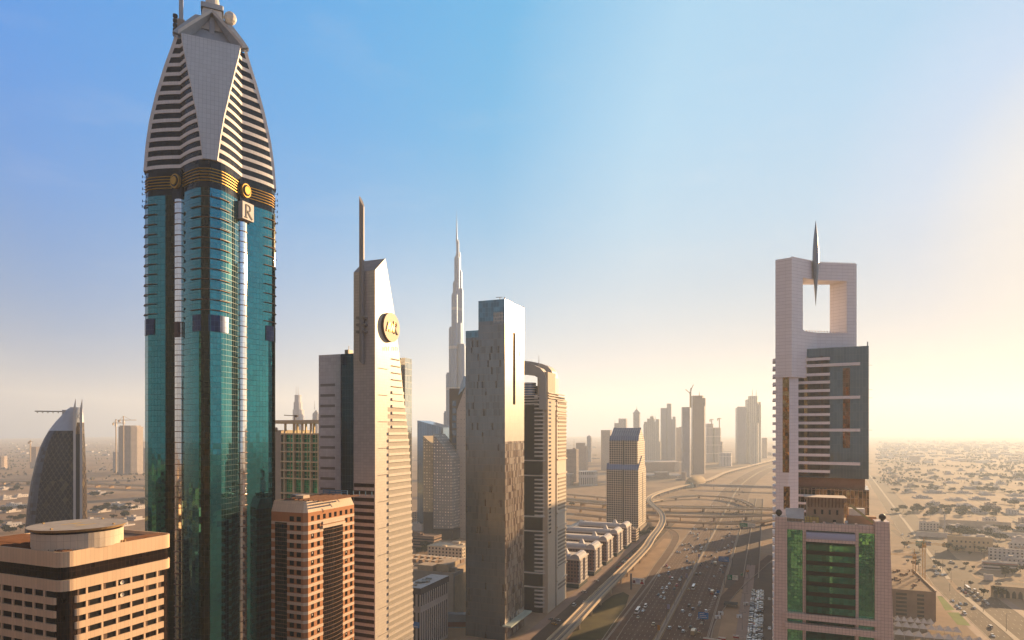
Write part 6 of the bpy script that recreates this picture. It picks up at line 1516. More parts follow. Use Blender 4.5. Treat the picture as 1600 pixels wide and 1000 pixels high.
# ------------------------------------------------------------------ villas of the plain on the right and the low quarter on the left
vm = [plain('villa_white', (.66, .58, .50), .85, 0, .12, .2), plain('villa_sand', (.50, .38, .28), .85, 0, .15, .2), plain('villa_grey', (.46, .42, .40), .85, 0, .15, .2)]
vr = plain('villa_roof', (.42, .34, .27), .9, 0, .3, .3); vd = plain('black_glass', (.02, .016, .015), .08, .4, .3, 1.)
def villa_mesh(kind, mt):
    m = MB(); w_, d, h = ((16, 13, 7), (22, 12, 4.5), (13, 11, 8.5), (30, 14, 5.5))[kind]
    m.box(-w_ / 2, w_ / 2, 0, d, 0, h, mt, top=vr); m.box(-w_ / 2 - .05, w_ / 2 + .05, -.05, .35, h, h + .8, mt); m.box(-w_ / 2 - .05, -w_ / 2 + .3, .35, d, h, h + .8, mt); m.box(w_ / 2 - .3, w_ / 2 + .05, .35, d, h, h + .8, mt)
    m.box(-w_ * .3, -w_ * .02, d * .4, d * .8, h, h + 2.6, mt, top=vr)
    if kind in (0, 2): m.box(w_ * .1, w_ / 2 - .4, -3, 0, 0, h * .5, mt, top=vr)
    for i in range(int(w_ / 4)):
        for z in ((1.2,) if h < 5 else (1.2, 4.6)): x = -w_ / 2 + 1.8 + i * 4; m.face([(x, -.02 if not (kind in (0, 2) and x > w_ * .1 - 1 and z < 2) else -3.02, z), (x + 1.4, -.02 if not (kind in (0, 2) and x > w_ * .1 - 1 and z < 2) else -3.02, z), (x + 1.4, -.02 if not (kind in (0, 2) and x > w_ * .1 - 1 and z < 2) else -3.02, z + 1.5), (x, -.02 if not (kind in (0, 2) and x > w_ * .1 - 1 and z < 2) else -3.02, z + 1.5)], vd)
    # yard wall
    for a, b, c, e in ((-w_ / 2 - 6, w_ / 2 + 6, -8, -7.7), (-w_ / 2 - 6, -w_ / 2 - 5.7, -7.7, d + 5), (w_ / 2 + 5.7, w_ / 2 + 6, -7.7, d + 5)): m.box(a, b, c, e, 0, 2.2, mt)
    return m
VP_ = []
for kd in range(4):
    for j, mt in enumerate(vm):
        VP_.append([kd, j, villa_mesh(kd, mt), None])
rngv = random.Random(11)
def place_villa(kd, j, p, rz, label, group):
    rec = VP_[kd * 3 + j]
    if rec[3] is None: rec[3] = o = rec[2].build('villa')
    else: o = rec[3].copy(); COL.objects.link(o)
    o.location = p; o.rotation_euler = (0, 0, rz); tag(o, label, 'villa', group); return o
m = MB()
for u0 in (640, 720, 800, 880, 965, 1050, 1150, 1260, 1380, 1500, 1640, 1790, 1950, 2130, 2330, 2550, 2800):
    stripe(m, 225 + max(0, bend2(u0)), 330 + .62 * u0, u0 - 24, u0 - 17, .006, asph2, step=999)
for k_ in range(9): stripe(m, 330 + k_ * 130, 336 + k_ * 130, 600 + k_ * 120, 2850, .0065, asph2, lambda u: .088 * max(0., u - 720), 200)
tag(m.build('villa_streets'), kind='structure')
KD = ('two-storey', 'long single-storey', 'tall narrow', 'broad low'); CN = ('white', 'sand-coloured', 'grey')
nv = 0; used = {}
def vkey(k):
    used[k] = used.get(k, 0) + 1; return used[k]
ORD = ('first', 'second', 'third', 'fourth', 'fifth', 'sixth', 'seventh', 'eighth', 'ninth', 'tenth', 'eleventh', 'twelfth', 'thirteenth', 'fourteenth', 'fifteenth', 'sixteenth', 'seventeenth', 'eighteenth', 'nineteenth', 'twentieth', 'twenty-first', 'twenty-second', 'twenty-third', 'twenty-fourth', 'twenty-fifth', 'twenty-sixth', 'twenty-seventh', 'twenty-eighth', 'twenty-ninth', 'thirtieth', 'thirty-first', 'thirty-second', 'thirty-third', 'thirty-fourth', 'thirty-fifth', 'thirty-sixth', 'thirty-seventh', 'thirty-eighth', 'thirty-ninth', 'fortieth', 'forty-first')
street = 0
VILLAS = []
for u0 in (640, 720, 800, 880, 965, 1050, 1150, 1260, 1380, 1500, 1640, 1790, 1950, 2130, 2330, 2550, 2800):
    street += 1; v = 225 + max(0, bend2(u0)) + rngv.uniform(0, 20); k = 0
    while True:
        p = W(v, u0 + rngv.uniform(-18, 18)); px = 800 + p[0] / p[1] * FP
        if px > 1640 or nv > 284: break
        if px > 1318 and not (1425 < px < 1600 and u0 < 870 and p[1] > 560 and rngv.random() < .8) and rngv.random() < .86:
            k += 1; nv += 1; kd, j = rngv.choice((0, 0, 1, 1, 2, 3)), rngv.choice((0, 0, 0, 1, 2))
            place_villa(kd, j, p, RZ + rngv.choice((0, 0, math.pi / 2, math.pi)), '%s %s villa, %s from the dual road in the %s street of the plain' % (KD[kd], CN[j], ORD[min(29, k - 1)], ORD[street - 1]), 'villas of the plain'); VILLAS.append((p[0], p[1]))
        v += rngv.uniform(30, 48) * (1 + u0 / 3500)
for k, (x, y) in enumerate(((8, 800), (25, 790), (12, 780), (36, 776), (150, 815), (165, 828), (190, 822), (205, 812), (150, 800), (180, 790), (215, 795), (22, 822), (2, 765), (150, 772), (120, 765))):
    kd, j = rngv.choice((1, 1, 3, 0)), rngv.choice((0, 0, 2)); place_villa(kd, j, gp(x, y), RZ + rngv.choice((0, math.pi / 2)), '%s %s villa in the left desert quarter, %s counted from its nearest row' % (KD[kd], CN[j], ORD[k]), 'villas left of the teal tower')
m = MB(); rngs = random.Random(5)
for i in range(900):                       # the far quarter that reads as one pale mass
    Y = rngs.uniform(2900, 8200); px = rngs.uniform(1370, 1660) if i % 3 else rngs.uniform(-40, 1210); x = (px - 800) * Y / FP; w_, d, h = rngs.uniform(12, 40), rngs.uniform(10, 25), rngs.uniform(4, 9) if rngs.random() < .93 else rngs.uniform(14, 30); m.box(x, x + w_, Y, Y + d, 0, h, rngs.choice(vm), top=vr, bot=False)
tag(m.build('far_quarter'), kind='stuff')
# ------------------------------------------------------------------ trees
leafm = []
for i, c in enumerate(((.060, .058, .022), (.042, .046, .018), (.082, .070, .030))):
    m_, t, b = newmat('foliage_%d' % i); tc = N(t, 'ShaderNodeTexCoord'); nn = noise(t, tc.outputs['Object'], 1.2, 3, .6); t.links.new(mix(t, 1., c, ramp(t, nn, (.3, .55), (.7, 1.4)), 'MULTIPLY'), b.inputs['Base Color']); b.inputs['Roughness'].default_value = .8; b.inputs['Specular IOR Level'].default_value = .15; leafm.append(m_)
bark = plain('bark', (.10, .07, .05), .9)
def tree_proto(rad, hgt, seed, mat, palm=False, spread=1.):
    rg = random.Random(seed); c = MB(); t = MB()
    t.cyl(0, 0, .28, 0, hgt * .45, bark, 7, r1=.16)
    for a in range(4): an = a * 1.6 + rg.random(); t.beam((0, 0, hgt * .38), (rad * .55 * math.cos(an), rad * .55 * math.sin(an), hgt * .72), .16, .16, bark)
    if palm:
        for a in range(14):
            an = a * 2 * math.pi / 14 + rg.uniform(-.2, .2); dr = rg.uniform(.2, 1.); L = rad; p0 = Vector((0, 0, hgt)); prev = p0
            for s in range(1, 5):
                q = s / 4; p = Vector((math.cos(an) * L * q, math.sin(an) * L * q, hgt + .8 * q - dr * 2.2 * q * q)); d = Vector((-math.sin(an), math.cos(an), 0)) * .35 * (1.2 - q); c.face([prev - d, prev + d, p + d * .8, p - d * .8], mat); prev = p
        t = MB(); t.cyl(0, 0, .22, 0, hgt, bark, 7, r1=.17)
    else:
        lobes = [(rg.uniform(-.62, .62) * rad * spread, rg.uniform(-.62, .62) * rad * spread, hgt * rg.uniform(.5, .82), rad * rg.uniform(.32, .55)) for _ in range(9)]
        for lx, ly, lz, lr in lobes:
            for _ in range(46):
                d = Vector((rg.gauss(0, 1), rg.gauss(0, 1), rg.gauss(0, 1))).normalized() * lr * rg.uniform(.55, 1.05); p = Vector((lx, ly, lz)) + Vector((d.x, d.y, d.z * .7)); s = rg.uniform(.35, .75) * max(.7, rad / 5); a = Vector((rg.gauss(0, 1), rg.gauss(0, 1), rg.gauss(0, .6))).normalized(); b = a.cross(Vector((rg.gauss(0, 1), rg.gauss(0, 1), rg.gauss(0, 1)))).normalized()
                c.face([p - a * s - b * s * .6, p + a * s - b * s * .6, p + a * s * .8 + b * s * .6, p - a * s * .8 + b * s * .6], mat)
    return c, t
TP = [(tree_proto(4.5, 8, 1, leafm[0]), 'round-crowned tree'), (tree_proto(6.5, 10, 2, leafm[1]), 'large dark broad tree'), (tree_proto(3.2, 5.5, 3, leafm[2], spread=.8), 'small dusty tree'), (tree_proto(3.2, 9, 4, leafm[0], True), 'date palm'), (tree_proto(7.5, 8, 6, leafm[0], spread=1.2), 'wide low tree')]
TO = {}
def tree(k, p, s, label, group):
    (c, t), nm = TP[k]
    if k not in TO:
        r = empty('palm_tree' if k == 3 else 'tree', p, 0); c.build('crown', r); t.build('trunk', r); TO[k] = proto(r)
    else: r = dup(TO[k])
    r.location = p; r.rotation_euler = (0, 0, rngt.uniform(0, 6)); r.scale = (s, s, s * rngt.uniform(.85, 1.15)); return tag(r, label, 'palm tree' if k == 3 else 'tree', group)
rngt = random.Random(3); nt_ = 0
CL = [(1425, 803, 9), (1440, 800, 8), (1460, 800, 9), (1480, 794, 8), (1500, 800, 7), (1410, 770, 7), (1395, 757, 7), (1433, 763, 4), (1450, 762, 3), (1480, 767, 6), (1517, 765, 5), (1550, 768, 6), (1590, 772, 8), (1570, 790, 8), (1530, 797, 8), (1560, 803, 7), (1500, 832, 7), (1520, 835, 7), (1545, 838, 6), (1590, 830, 7), (1508, 865, 5), (1525, 866, 5), (1540, 862, 4), (1530, 893, 3), (1552, 890, 3), (1590, 895, 4), (1450, 893, 4), (1440, 884, 3), (1562, 932, 4), (1395, 852, 3), (1520, 747, 7), (1560, 745, 6), (1590, 750, 6), (1460, 748, 5), (1420, 742, 5), (1400, 730, 5), (1440, 728, 5), (1490, 730, 6), (1540, 728, 6), (1585, 730, 5)]
for ci, (cx, cy_, n) in enumerate(CL):
    p0 = gp(cx, cy_); sc = p0[1] / FP
    for i in range(n):
        x, y = p0[0] + rngt.gauss(0, 7 + 9 * sc), p0[1] + rngt.gauss(0, 9 + 12 * sc)
        px = 800 + x / y * FP
        if px < 1393 and y > 340: continue
        k = rngt.choice((0, 0, 1, 2, 4, 4) if cy_ < 860 else (0, 2, 2, 3)); s = rngt.uniform(.7, 1.35)
        near = 'by the dual road' if cx < 1470 else ('near the right edge' if cx > 1540 else 'amid the villas')
        tree(k, (x, y, 0), s, '%s %s, %s of the %s plain clump %s' % (('small', 'mid-sized', 'big')[0 if s < .9 else (1 if s < 1.15 else 2)], TP[k][1].replace('small ', '').replace('large ', ''), ORD[i], ORD[ci], near), 'trees on the plain'); nt_ += 1
for ci, (cx, cy_, n) in enumerate(((20, 768, 5), (10, 803, 4), (30, 830, 4), (160, 800, 4), (175, 795, 4), (195, 800, 4), (210, 790, 4), (150, 777, 3), (215, 806, 3), (28, 812, 3), (5, 822, 3), (660, 848, 5), (655, 866, 5), (668, 858, 4), (1003, 833, 4), (890, 790, 2))):
    p0 = gp(cx, cy_)
    for i in range(n):
        x, y = p0[0] + rngt.gauss(0, 9), p0[1] + rngt.gauss(0, 14); k = rngt.choice((0, 1, 4)); s = rngt.uniform(.8, 1.5) * (1 if cx < 600 else .8)
        where = ('left of the curved tower', 'between curved and teal towers', 'behind the slatted office', 'below the gabled tower', 'beside the left flyover')[0 if cx < 60 else (1 if cx < 400 else (2 if cx < 800 else (3 if cx > 950 else 4)))]
        tree(k, (x, y, 0), s, '%s, %s of the %s clump %s' % (TP[k][1], ORD[i], ORD[ci], where), 'trees left of the highway')
scrubm = [plain('scrub_%d' % i, c, .9) for i, c in enumerate(((.19, .15, .085), (.15, .12, .07)))]
m = MB(); rg = random.Random(8)
for i in range(4200):                     # distant scrub and tree belts that read as one mass
    Y = rg.uniform(1700, 7000); base = rg.uniform(1370, 1650) if i % 4 else rg.uniform(-30, 240); x = (base - 800) * Y / FP
    if math.sin(x * .011 + 2) * math.sin(Y * .007) + .35 * math.sin(x * .05) < -.05: continue
    for j in range(2):
        s = rg.uniform(2.2, 5.5); p = Vector((x + rg.gauss(0, 6), Y + rg.gauss(0, 8), s * .7 + rg.uniform(0, 2))); a = Vector((rg.gauss(0, 1), rg.gauss(0, .5), rg.gauss(0, .5))).normalized() * s; b = Vector((0, .2, 1)) * s * .6; m.face([p - a - b, p + a - b, p + a * .6 + b, p - a * .7 + b], rg.choice(scrubm))
tag(m.build('far_scrub'), kind='stuff')
# ------------------------------------------------------------------ cars
PAINT = {n: plain('car_' + n, c, .28, .15, .06, .5, .6) for n, c in (('white', (.84, .82, .78)), ('silver', (.55, .54, .53)), ('black', (.018, .017, .018)), ('grey', (.16, .155, .15)), ('red', (.42, .03, .02)), ('sand', (.50, .38, .22)), ('blue', (.05, .09, .20)), ('amber', (.62, .30, .03)))}
cglass = plain('car_glass', (.015, .016, .018), .08, 0, .1, 1., .6); tyre = plain('tyre', (.012, .012, .012), .9); lampm = plain('tail_lamp', (.35, .02, .015), .3)
def car_mesh(kind):
    """body outline (y along the car, z), half width, glass outline"""
    if kind == 'saloon': B = [(-2.25, .35), (2.25, .35), (2.3, .75), (1.05, .95), (-1.45, 1.0), (-2.28, .9)]; Gp = [(-1.6, .99), (.95, .95), (.25, 1.42), (-1.0, 1.44)]; w_ = .88
    if kind == 'off-roader': B = [(-2.3, .45), (2.35, .45), (2.38, 1.0), (1.15, 1.15), (-2.3, 1.15)]; Gp = [(-2.25, 1.14), (1.1, 1.14), (.55, 1.8), (-2.1, 1.82)]; w_ = .96
    if kind == 'van': B = [(-2.6, .45), (2.5, .45), (2.55, 1.05), (1.9, 1.25), (-2.6, 1.25)]; Gp = [(-2.58, 1.24), (1.85, 1.24), (1.2, 2.2), (-2.5, 2.25)]; w_ = .98
    if kind == 'bus': B = [(-5.5, .5), (5.5, .5), (5.55, 1.5), (5.5, 1.6), (-5.5, 1.6)]; Gp = [(-5.48, 1.59), (5.48, 1.59), (5.3, 3.0), (-5.45, 3.0)]; w_ = 1.25
    if kind == 'truck': B = [(-4, .6), (4, .6), (4.05, 1.4), (3.95, 1.5), (-4, 1.5)]; Gp = [(2.2, 1.49), (3.9, 1.49), (3.6, 2.6), (2.3, 2.65)]; w_ = 1.2
    return B, Gp, w_
def slab3(m, P, w0, w1, mat, topmat=None):
    """sweep a (y,z) outline across x with the upper points narrower"""
    zs = [z for _, z in P]; zl, zh = min(zs), max(zs)
    wf = lambda z: w0 + (w1 - w0) * (z - zl) / max(.01, zh - zl)
    n = len(P); m.face([(wf(z), y, z) for y, z in P], mat); m.face([(-wf(z), y, z) for y, z in reversed(P)], mat)
    for i in range(n):
        a, b = P[i], P[(i + 1) % n]; mt = topmat if topmat and a[1] > zh - .08 and b[1] > zh - .08 else mat
        m.face([(-wf(a[1]), *a), (-wf(b[1]), *b), (wf(b[1]), *b), (wf(a[1]), *a)], mt)
CAR = {}
def car_proto(kind, colr, full, roofcol=None):
    B, Gp, w_ = car_mesh(kind); pt = PAINT[colr]; nm = {'saloon': 'car', 'off-roader': 'car', 'van': 'van', 'bus': 'bus', 'truck': 'truck'}[kind]
    b = MB(); slab3(b, B, w_, w_ * .97, pt)
    if kind == 'truck': b.box(-w_, w_, -4.0, 2.0, 1.5, 3.2, PAINT['sand' if colr != 'white' else 'white'])
    g_ = MB(); slab3(g_, Gp, w_ * .96, w_ * .76, cglass, PAINT[roofcol] if roofcol else pt)
    if full:
        o = b.build(nm); g_.build('cabin', o)
        ends = (B[0][0] + .75, B[1][0] - .8)
        for y in ends:
            for sx in (-1, 1):
                t = MB(); n = 10; x = sx * (w_ - .08)
                ring = [(y + .34 * math.cos(2 * math.pi * i / n), .34 + .34 * math.sin(2 * math.pi * i / n)) for i in range(n)]; xprism(t, ring, min(x, x + sx * .1), max(x, x + sx * .1), tyre); t.build('wheel', o)
        for sx in (-1, 1): t = MB(); t.box(sx * w_ * .78 - .14, sx * w_ * .78 + .14, B[0][0] - .05, B[0][0] + .02, .66, .84, lampm); t.build('tail_light', o)
        return proto(o)
    for P in (g_,):
        k = len(b.v); b.v += P.v; b.f += [tuple(i + k for i in f_) for f_ in P.f]; b.m += [b.mi(P.mats[i]) for i in P.m]; b.uv += P.uv; b.sm += P.sm
    return proto(b.build(nm))
def put_car(kind, colr, p, rz, label, group, full, roofcol=None):
    key = (kind, colr, full, roofcol)
    if key not in CAR: o = CAR[key] = car_proto(kind, colr, full, roofcol)
    else: o = dup(CAR[key])
    o.location = p; o.rotation_euler = (0, 0, rz); o.scale = (1.16, 1.16, 1.16); CARS.append(o)
    return tag(o, label, {'saloon': 'car', 'off-roader': 'car'}.get(kind, kind), group)
CARS = []; rc = random.Random(17); cnt = {}
def nth(k): cnt[k] = cnt.get(k, 0) + 1; return ORD[min(39, cnt[k] - 1)]
def rcol(): return rc.choice(('white', 'white', 'white', 'white', 'silver', 'silver', 'silver', 'grey', 'black', 'black', 'sand', 'red', 'blue'))
LW = ('outermost', 'second', 'third', 'fourth', 'fifth', 'sixth', 'seventh', 'innermost')
def traffic(side, u, lane, kind=None, colr=None, roofcol=None):
    kind = kind or rc.choice(('saloon',) * 6 + ('off-roader',) * 4 + ('van',)); colr = colr or ('white' if kind in ('bus', 'truck') else rcol())
    v = (LANES_L[lane] if side < 0 else LANES_R[lane]) + 1.81 + rc.uniform(-.3, .3) + bend(u)
    w_ = LW[lane if side < 0 else 7 - lane]
    band = 'in the near stretch' if u < 620 else ('mid-stretch' if u < 860 else ('nearing the flyovers' if u < 1080 else 'past the flyovers'))
    nm = {'saloon': 'car', 'off-roader': 'off-roader'}.get(kind, kind)
    put_car(kind, colr, W(v, u, .01), RZ if side > 0 else RZ + math.pi, '%s %s, %s of its kind %s, %s lane %s of the median' % (colr, nm, nth((side, lane, colr, kind, band)), band, w_, 'left' if side < 0 else 'right'), 'cars on the highway', u < 640, roofcol)
used_u = {}
def free(side, lane, u, gap=9):
    k = (side, lane)
    if any(abs(u - q) < gap for q in used_u.get(k, ())): return False
    used_u.setdefault(k, []).append(u); return True
for side, n, rngu in ((-1, 26, (432, 720)), (1, 36, (432, 760)), (-1, 30, (720, 1010)), (1, 16, (760, 1010)), (-1, 10, (1010, 1300)), (1, 10, (1010, 1300)), (1, 16, (1300, 2500)), (-1, 16, (1300, 2500))):
    k = 0
    while k < n:
        u, l = rc.uniform(*rngu), rc.randrange(8)
        if free(side, l, u): traffic(side, u, l, kind=('bus' if (k == 5 and rngu[0] < 500) else None)); k += 1
for side, u, l, kd, c in ((-1, 545, 2, 'van', 'white'), (1, 520, 6, 'van', 'white'), (1, 486, 5, 'truck', 'sand'), (1, 612, 6, 'truck', 'red'), (1, 508, 4, 'saloon', 'red'), (1, 640, 1, 'saloon', 'amber'), (1, 745, 4, 'truck', 'grey'), (1, 492, 6, 'saloon', 'sand')):
    if free(side, l, u, 7): traffic(side, u, l, kd, c, 'red' if (kd, c) == ('saloon', 'sand') else None)
# parked rows right of the highway
for row, v in ((0, -11.5), (1, -6.2), (2, 8.0)):
    u = 436; k = 0
    while u < (640 if row < 2 else 700):
        if rc.random() < .86:
            k += 1; c = rcol(); put_car(rc.choice(('saloon', 'off-roader')), c, W(v + rc.uniform(-.3, .3), u, .01), RZ + math.pi / 2 * (1 if row else -1) + rc.uniform(-.05, .05), '%s car parked %s in the %s row of the lot beside the pink building' % (c, nth(('lot', row)), ('left', 'middle', 'right')[row]), 'cars parked beside the pink building', False)
        u += 3.9 if row < 2 else 5.2
for i, u in enumerate((450, 520, 610)): put_car('saloon', ('silver', 'white', 'white')[i], W(1.0, u, .01), RZ, '%s car driving along the lot lane, %s from its near end' % (('silver', 'white', 'white')[i], ORD[i]), 'cars in the lot lane', False)
# parked along the left service road, and moving there
for i in range(22):
    u = 690 + i * 4.6 + (14 if i > 15 else 0)
    c = rc.choice(('grey', 'black', 'silver', 'white', 'red', 'grey')); put_car('saloon', c, W(-152 + rc.uniform(-.3, .3), u, .01), RZ + .75, '%s car parked %s in the angled row by the apartment blocks' % (c, ORD[i]), 'cars parked by the apartment blocks', False)
for i, (x, y, kd, c, dz) in enumerate(((897, 947, 'van', 'white', 0), (912, 926, 'off-roader', 'silver', 1.2), (913, 942, 'saloon', 'white', 0), (872, 970, 'saloon', 'silver', .9), (866, 976, 'saloon', 'amber', .9), (861, 969, 'saloon', 'grey', .9), (932, 908, 'saloon', 'silver', 1.0), (990, 842, 'saloon', 'black', .4), (1000, 838, 'saloon', 'grey', .3))):
    put_car(kd, c, gp(x, y), RZ + dz, '%s %s on the left service road, %s from the silver tower' % (c, 'van' if kd == 'van' else 'car', ORD[i]), 'cars on the left service road', True)
# right dual road
for i, (x, y, c, kd, d) in enumerate(((1488.5, 939.5, 'white', 'saloon', 1), (1500.5, 944.5, 'silver', 'saloon', 1), (1509, 944.5, 'black', 'saloon', 1), (1495, 947.5, 'silver', 'saloon', 1), (1499, 951, 'white', 'saloon', 1), (1507, 959.5, 'white', 'off-roader', 1), (1521.5, 950.5, 'white', 'saloon', 0), (1547.5, 980.5, 'silver', 'off-roader', 0), (1551, 994, 'white', 'saloon', 1), (1504.5, 923, 'white', 'saloon', 0), (1508, 927, 'red', 'saloon', 0), (1512, 921.5, 'white', 'bus', 0), (1512, 931, 'silver', 'saloon', 0), (1518.5, 928, 'grey', 'off-roader', 0), (1522.5, 924, 'white', 'van', 0), (1522.5, 932.5, 'white', 'saloon', 0), (1527.5, 929.5, 'white', 'off-roader', 0), (1528, 938, 'silver', 'saloon', 0), (1532.5, 934.5, 'black', 'saloon', 0), (1538.5, 940, 'silver', 'off-roader', 0), (1542.5, 944, 'white', 'saloon', 0), (1499.5, 919.5, 'black', 'saloon', 0), (1460, 885.5, 'white', 'saloon', 1), (1462, 893, 'silver', 'saloon', 1), (1466, 897, 'white', 'saloon', 1), (1468, 892, 'black', 'saloon', 1), (1472, 899, 'white', 'saloon', 1), (1462.5, 899.5, 'silver', 'van', 1), (1476, 899, 'grey', 'saloon', 1), (1475, 884, 'black', 'saloon', 0), (1485.5, 879, 'white', 'off-roader', 0), (1490, 880.5, 'grey', 'saloon', 0), (1494, 886, 'silver', 'saloon', 0), (1420, 855.5, 'white', 'saloon', 1), (1437, 875, 'black', 'saloon', 1), (1560, 912.5, 'black', 'saloon', .45), (1410, 836, 'white', 'saloon', 1), (1420, 838, 'silver', 'saloon', 0))):
    put_car(kd, c, gp(x, y), RZ + (math.pi if d == 1 else (0 if d == 0 else 1.4)) + rc.uniform(-.04, .04), '%s %s, %s, %s listed on the dual road' % (c, {'saloon': 'car'}.get(kd, kd), 'heading away from the crossroads' if y > 935 else ('queueing in the pack before the crossroads' if d == 0 and y > 915 else 'beyond the crossroads'), ORD[i]), 'cars on the dual road', True)
# on the flyovers
for i, (x, y, z) in enumerate(((1066, 790.5, 8.1), (1115, 791, 8.1), (1151, 793, 8.1), (1100, 815, 6.6), (1070, 806, 7.1), (1180, 794.5, 8.1))): c = ('silver', 'white', 'sand', 'white', 'silver', 'white')[i]; put_car('saloon', c, gp(x, y, z), RZ + math.pi / 2, '%s car crossing on the %s, %s of the flyover cars' % (c, 'broad deck' if z > 8 else 'narrow flyover', ORD[i]), 'cars on the flyovers', False)
# ------------------------------------------------------------------ signs, lamps, small things
polem = plain('pole_grey', (.16, .14, .13), .5, .4); sblue = plain('sign_blue', (.02, .16, .42), .4); sgreen = plain('sign_green', (.01, .20, .09), .4); swh = plain('sign_white', (.8, .76, .68), .5)
def gantry(label, px, py, w_, h_, panels, hgt=7.5, arm=0, lines=3):
    """py: the foot in the photo"""
    p = gp(px, py); r = empty('road_sign', p, RZ, label=label, cat='road sign', group='overhead road signs')
    m = MB(); m.cyl(arm, 0, .22, 0, hgt + h_, polem, 8)
    if arm: m.beam((arm, 0, hgt + h_ * .6), (0, 0, hgt + h_ * .8), .3, .3, polem)
    m.build('pole', r); x = -w_ / 2
    for k, (fw_, mt) in enumerate(panels):
        m = MB(); m.box(x, x + w_ * fw_, -.3, -.12, hgt, hgt + h_, mt); pn = m.build('sign_panel', r)
        m = MB()
        for i in range(lines):
            z = hgt + h_ * (.78 - .27 * i); a = x + w_ * fw_ * .12; e = x + w_ * fw_ * (.55 + .3 * ((i * 7 + k) % 3) / 2); q = a
            while q < e: m.box(q, q + .42, -.34, -.3, z - .22, z + .22, swh if mt is not swh else sgreen); q += .62
        m.build('sign_lettering', pn); x += w_ * fw_ + .15
gantry('wide blue sign on a curved arm over the right carriageway', 1131, 886, 11, 5.5, [(1, sblue)], 6, arm=9)
gantry('green and white pair of signs above the right slip road', 1145.5, 915, 10, 4.6, [(.42, sgreen), (.52, swh)], 5.5, arm=-8)
gantry('small blue sign low beside the hatched gore', 1099, 977, 7.5, 5, [(1, sblue)], 5, lines=3)
gantry('green and pale sign spanning lanes just before the nearest flyover', 1168, 832, 22, 5.5, [(.5, sgreen), (.48, swh)], 8, arm=0)
gantry('green sign over the dual road near the unfinished block', 1438, 862, 10, 5, [(1, sgreen)], 8, arm=6); gantry('blue-grey sign over the dual road right of the green one', 1449.5, 862.5, 7, 5, [(1, plain('sign_slate', (.14, .19, .28), .4))], 8, arm=-6)
gantry('tiny blue marker sign at the tip of the gore', 1122, 930, 2.6, 2.6, [(1, sblue)], 2.2, lines=1); gantry('small orange marker sign on the right slip road', 1168, 897, 3, 2.2, [(1, plain('sign_orange', (.60, .25, .02), .5))], 2.4, lines=1); gantry('small green marker sign beside the slip road', 1159, 903, 2, 2.6, [(1, sgreen)], 2.5, lines=1)
p = gp(986, 921); r = empty('billboard', p, RZ, label='billboard with a red figure on white beside the highway, on the sand', cat='billboard')
m = MB(); m.cyl(0, 0, .9, 0, 15, polem, 10); m.build('column', r)
m = MB(); m.box(1.5, 12.5, -.5, .3, 5.6, 11.2, swh); bp = m.build('board', r); m = MB(); m.box(1.9, 4.2, -.56, -.5, 6.2, 9, plain('poster_dark', (.20, .05, .05), .5)); m.box(4.6, 8.2, -.56, -.5, 7, 10.6, plain('poster_pale', (.55, .52, .58), .5)); m.build('poster_panel', bp)
m = MB(); yprism(m, [(8.6, 5.9), (12.2, 5.9), (11.8, 7.6), (11.0, 8.2), (9.6, 8.2), (8.9, 7.4)], -.58, -.5, plain('poster_red', (.42, .03, .03), .5)); m.build('poster_figure', bp)
m = MB(); n = 10; yprism(m, [(10.3 + .95 * math.cos(2 * math.pi * i / n), 9.2 + 1.1 * math.sin(2 * math.pi * i / n)) for i in range(n)], -.60, -.5, plain('poster_brown', (.30, .15, .09), .5)); m.build('poster_face', bp)
m = MB(); m.beam((0, 0, 9), (1.5, 0, 9), .5, .5, polem); m.build('bracket', r)
lamp0 = None
for k, (v, u0, u1, st, nm) in enumerate(((-74, 420, 1300, 46, 'on the highway median'), (-18, 450, 760, 60, 'beside the car lot'), (165, 470, 900, 55, 'on the dual road median'), (-137, 480, 900, 60, 'under the viaduct edge'))):
    i = 0; u = u0
    while u < u1:
        vv = v + (bend2(u) if v > 100 else 0)
        if lamp0 is None:
            lamp0 = empty('street_lamp', W(vv, u, .2), RZ); m = MB(); m.cyl(0, 0, .17, 0, 13, polem, 7, r1=.09); m.build('pole', lamp0)
            for s in (-1, 1): m = MB(); m.beam((0, 0, 12.8), (s * 2.2, 0, 13.3), .12, .12, polem); m.box(s * 2.2 - .45, s * 2.2 + .45, -.16, .16, 13.2, 13.4, polem); m.build('lamp_arm', lamp0)
            proto(lamp0); o = lamp0
        else: o = dup(lamp0)
        o.location = W(vv, u, .2); o.rotation_euler = (0, 0, RZ); tag(o, 'grey twin-armed street lamp %s, %s from the near end' % (nm, ORD[i]), 'street lamp', 'street lamps'); i += 1; u += st
m = None
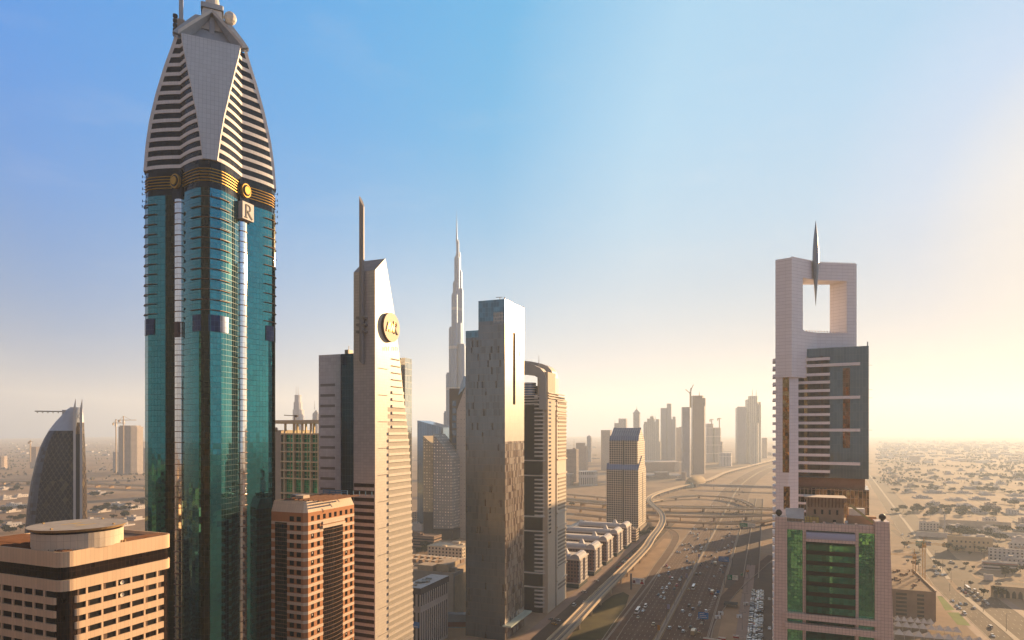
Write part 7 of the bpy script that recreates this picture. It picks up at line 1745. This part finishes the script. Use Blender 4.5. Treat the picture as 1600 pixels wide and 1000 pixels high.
for i, (x, y) in enumerate(((1044.5, 956), (1073, 906), (1092, 874), (1029, 990))):
    r = empty('median_banner', gp(x, y), RZ, label='%s banner board on the highway median, %s from the near end' % (('lilac', 'pale lilac', 'small lilac', 'orange')[i], ('second', 'third', 'last', 'first')[i]), cat='banner', group='median banners'); m = MB(); m.cyl(0, 0, .15, 0, 6, polem, 6); m.build('pole', r); m = MB(); m.box(-1.1, 1.1, -.2, .2, 2.5, 6.3, plain('banner_lilac', (.34, .31, .42), .6) if i < 3 else plain('banner_orange', (.50, .22, .03), .6)); m.build('board', r)
r = empty('shade_shelter', gp(1141.5, 950), RZ, label='dark flat-roofed shelter on the sandy plot beside the slip road', cat='shelter'); m = MB(); m.box(-5.5, 5.5, 0, 9, 2.7, 3.2, plain('shelter_dark', (.045, .035, .02), .8)); m.build('roof', r)
for a, b in ((-5, .4), (5, .4), (-5, 8.4), (5, 8.4)): m = MB(); m.box(a - .15, a + .15, b, b + .3, 0, 2.7, polem); m.build('post', r)
for i, (x, y, w_) in enumerate(((1104, 997, 5), (1118, 999, 8), (1128, 996, 5), (1150, 993, 4))): r = empty('site_hoarding', gp(x, y + 4), RZ, label='red and white site hoarding at the bottom of the sandy plot, %s from the left' % ORD[i], cat='hoarding', group='site hoardings'); m = MB(); m.box(-w_ / 2, w_ / 2, 0, .3, 0, 1.1, plain('hoarding_red', (.40, .03, .02), .6)); m.build('panel', r); m = MB(); m.box(-w_ / 2, w_ / 2, 0, .3, 1.11, 2.1, swh); m.build('upper_panel', r)
for i, (x, y) in enumerate(((1126, 961), (1122, 967), (1156, 966), (1167, 946))): r = empty('site_cabin', gp(x, y), RZ + .2 * i, label='small pale site cabin on the sandy plot, %s from the left' % ORD[i], cat='site cabin', group='site cabins'); m = MB(); m.box(-2, 2, 0, 2.2, 0, 2.4, swh, top=plain('roof_pale', (.50, .48, .47), .8, 0, .2)); m.build('cabin', r); m = MB(); m.box(-.5, .4, -.06, .05, .1, 2, polem); m.build('door', r)
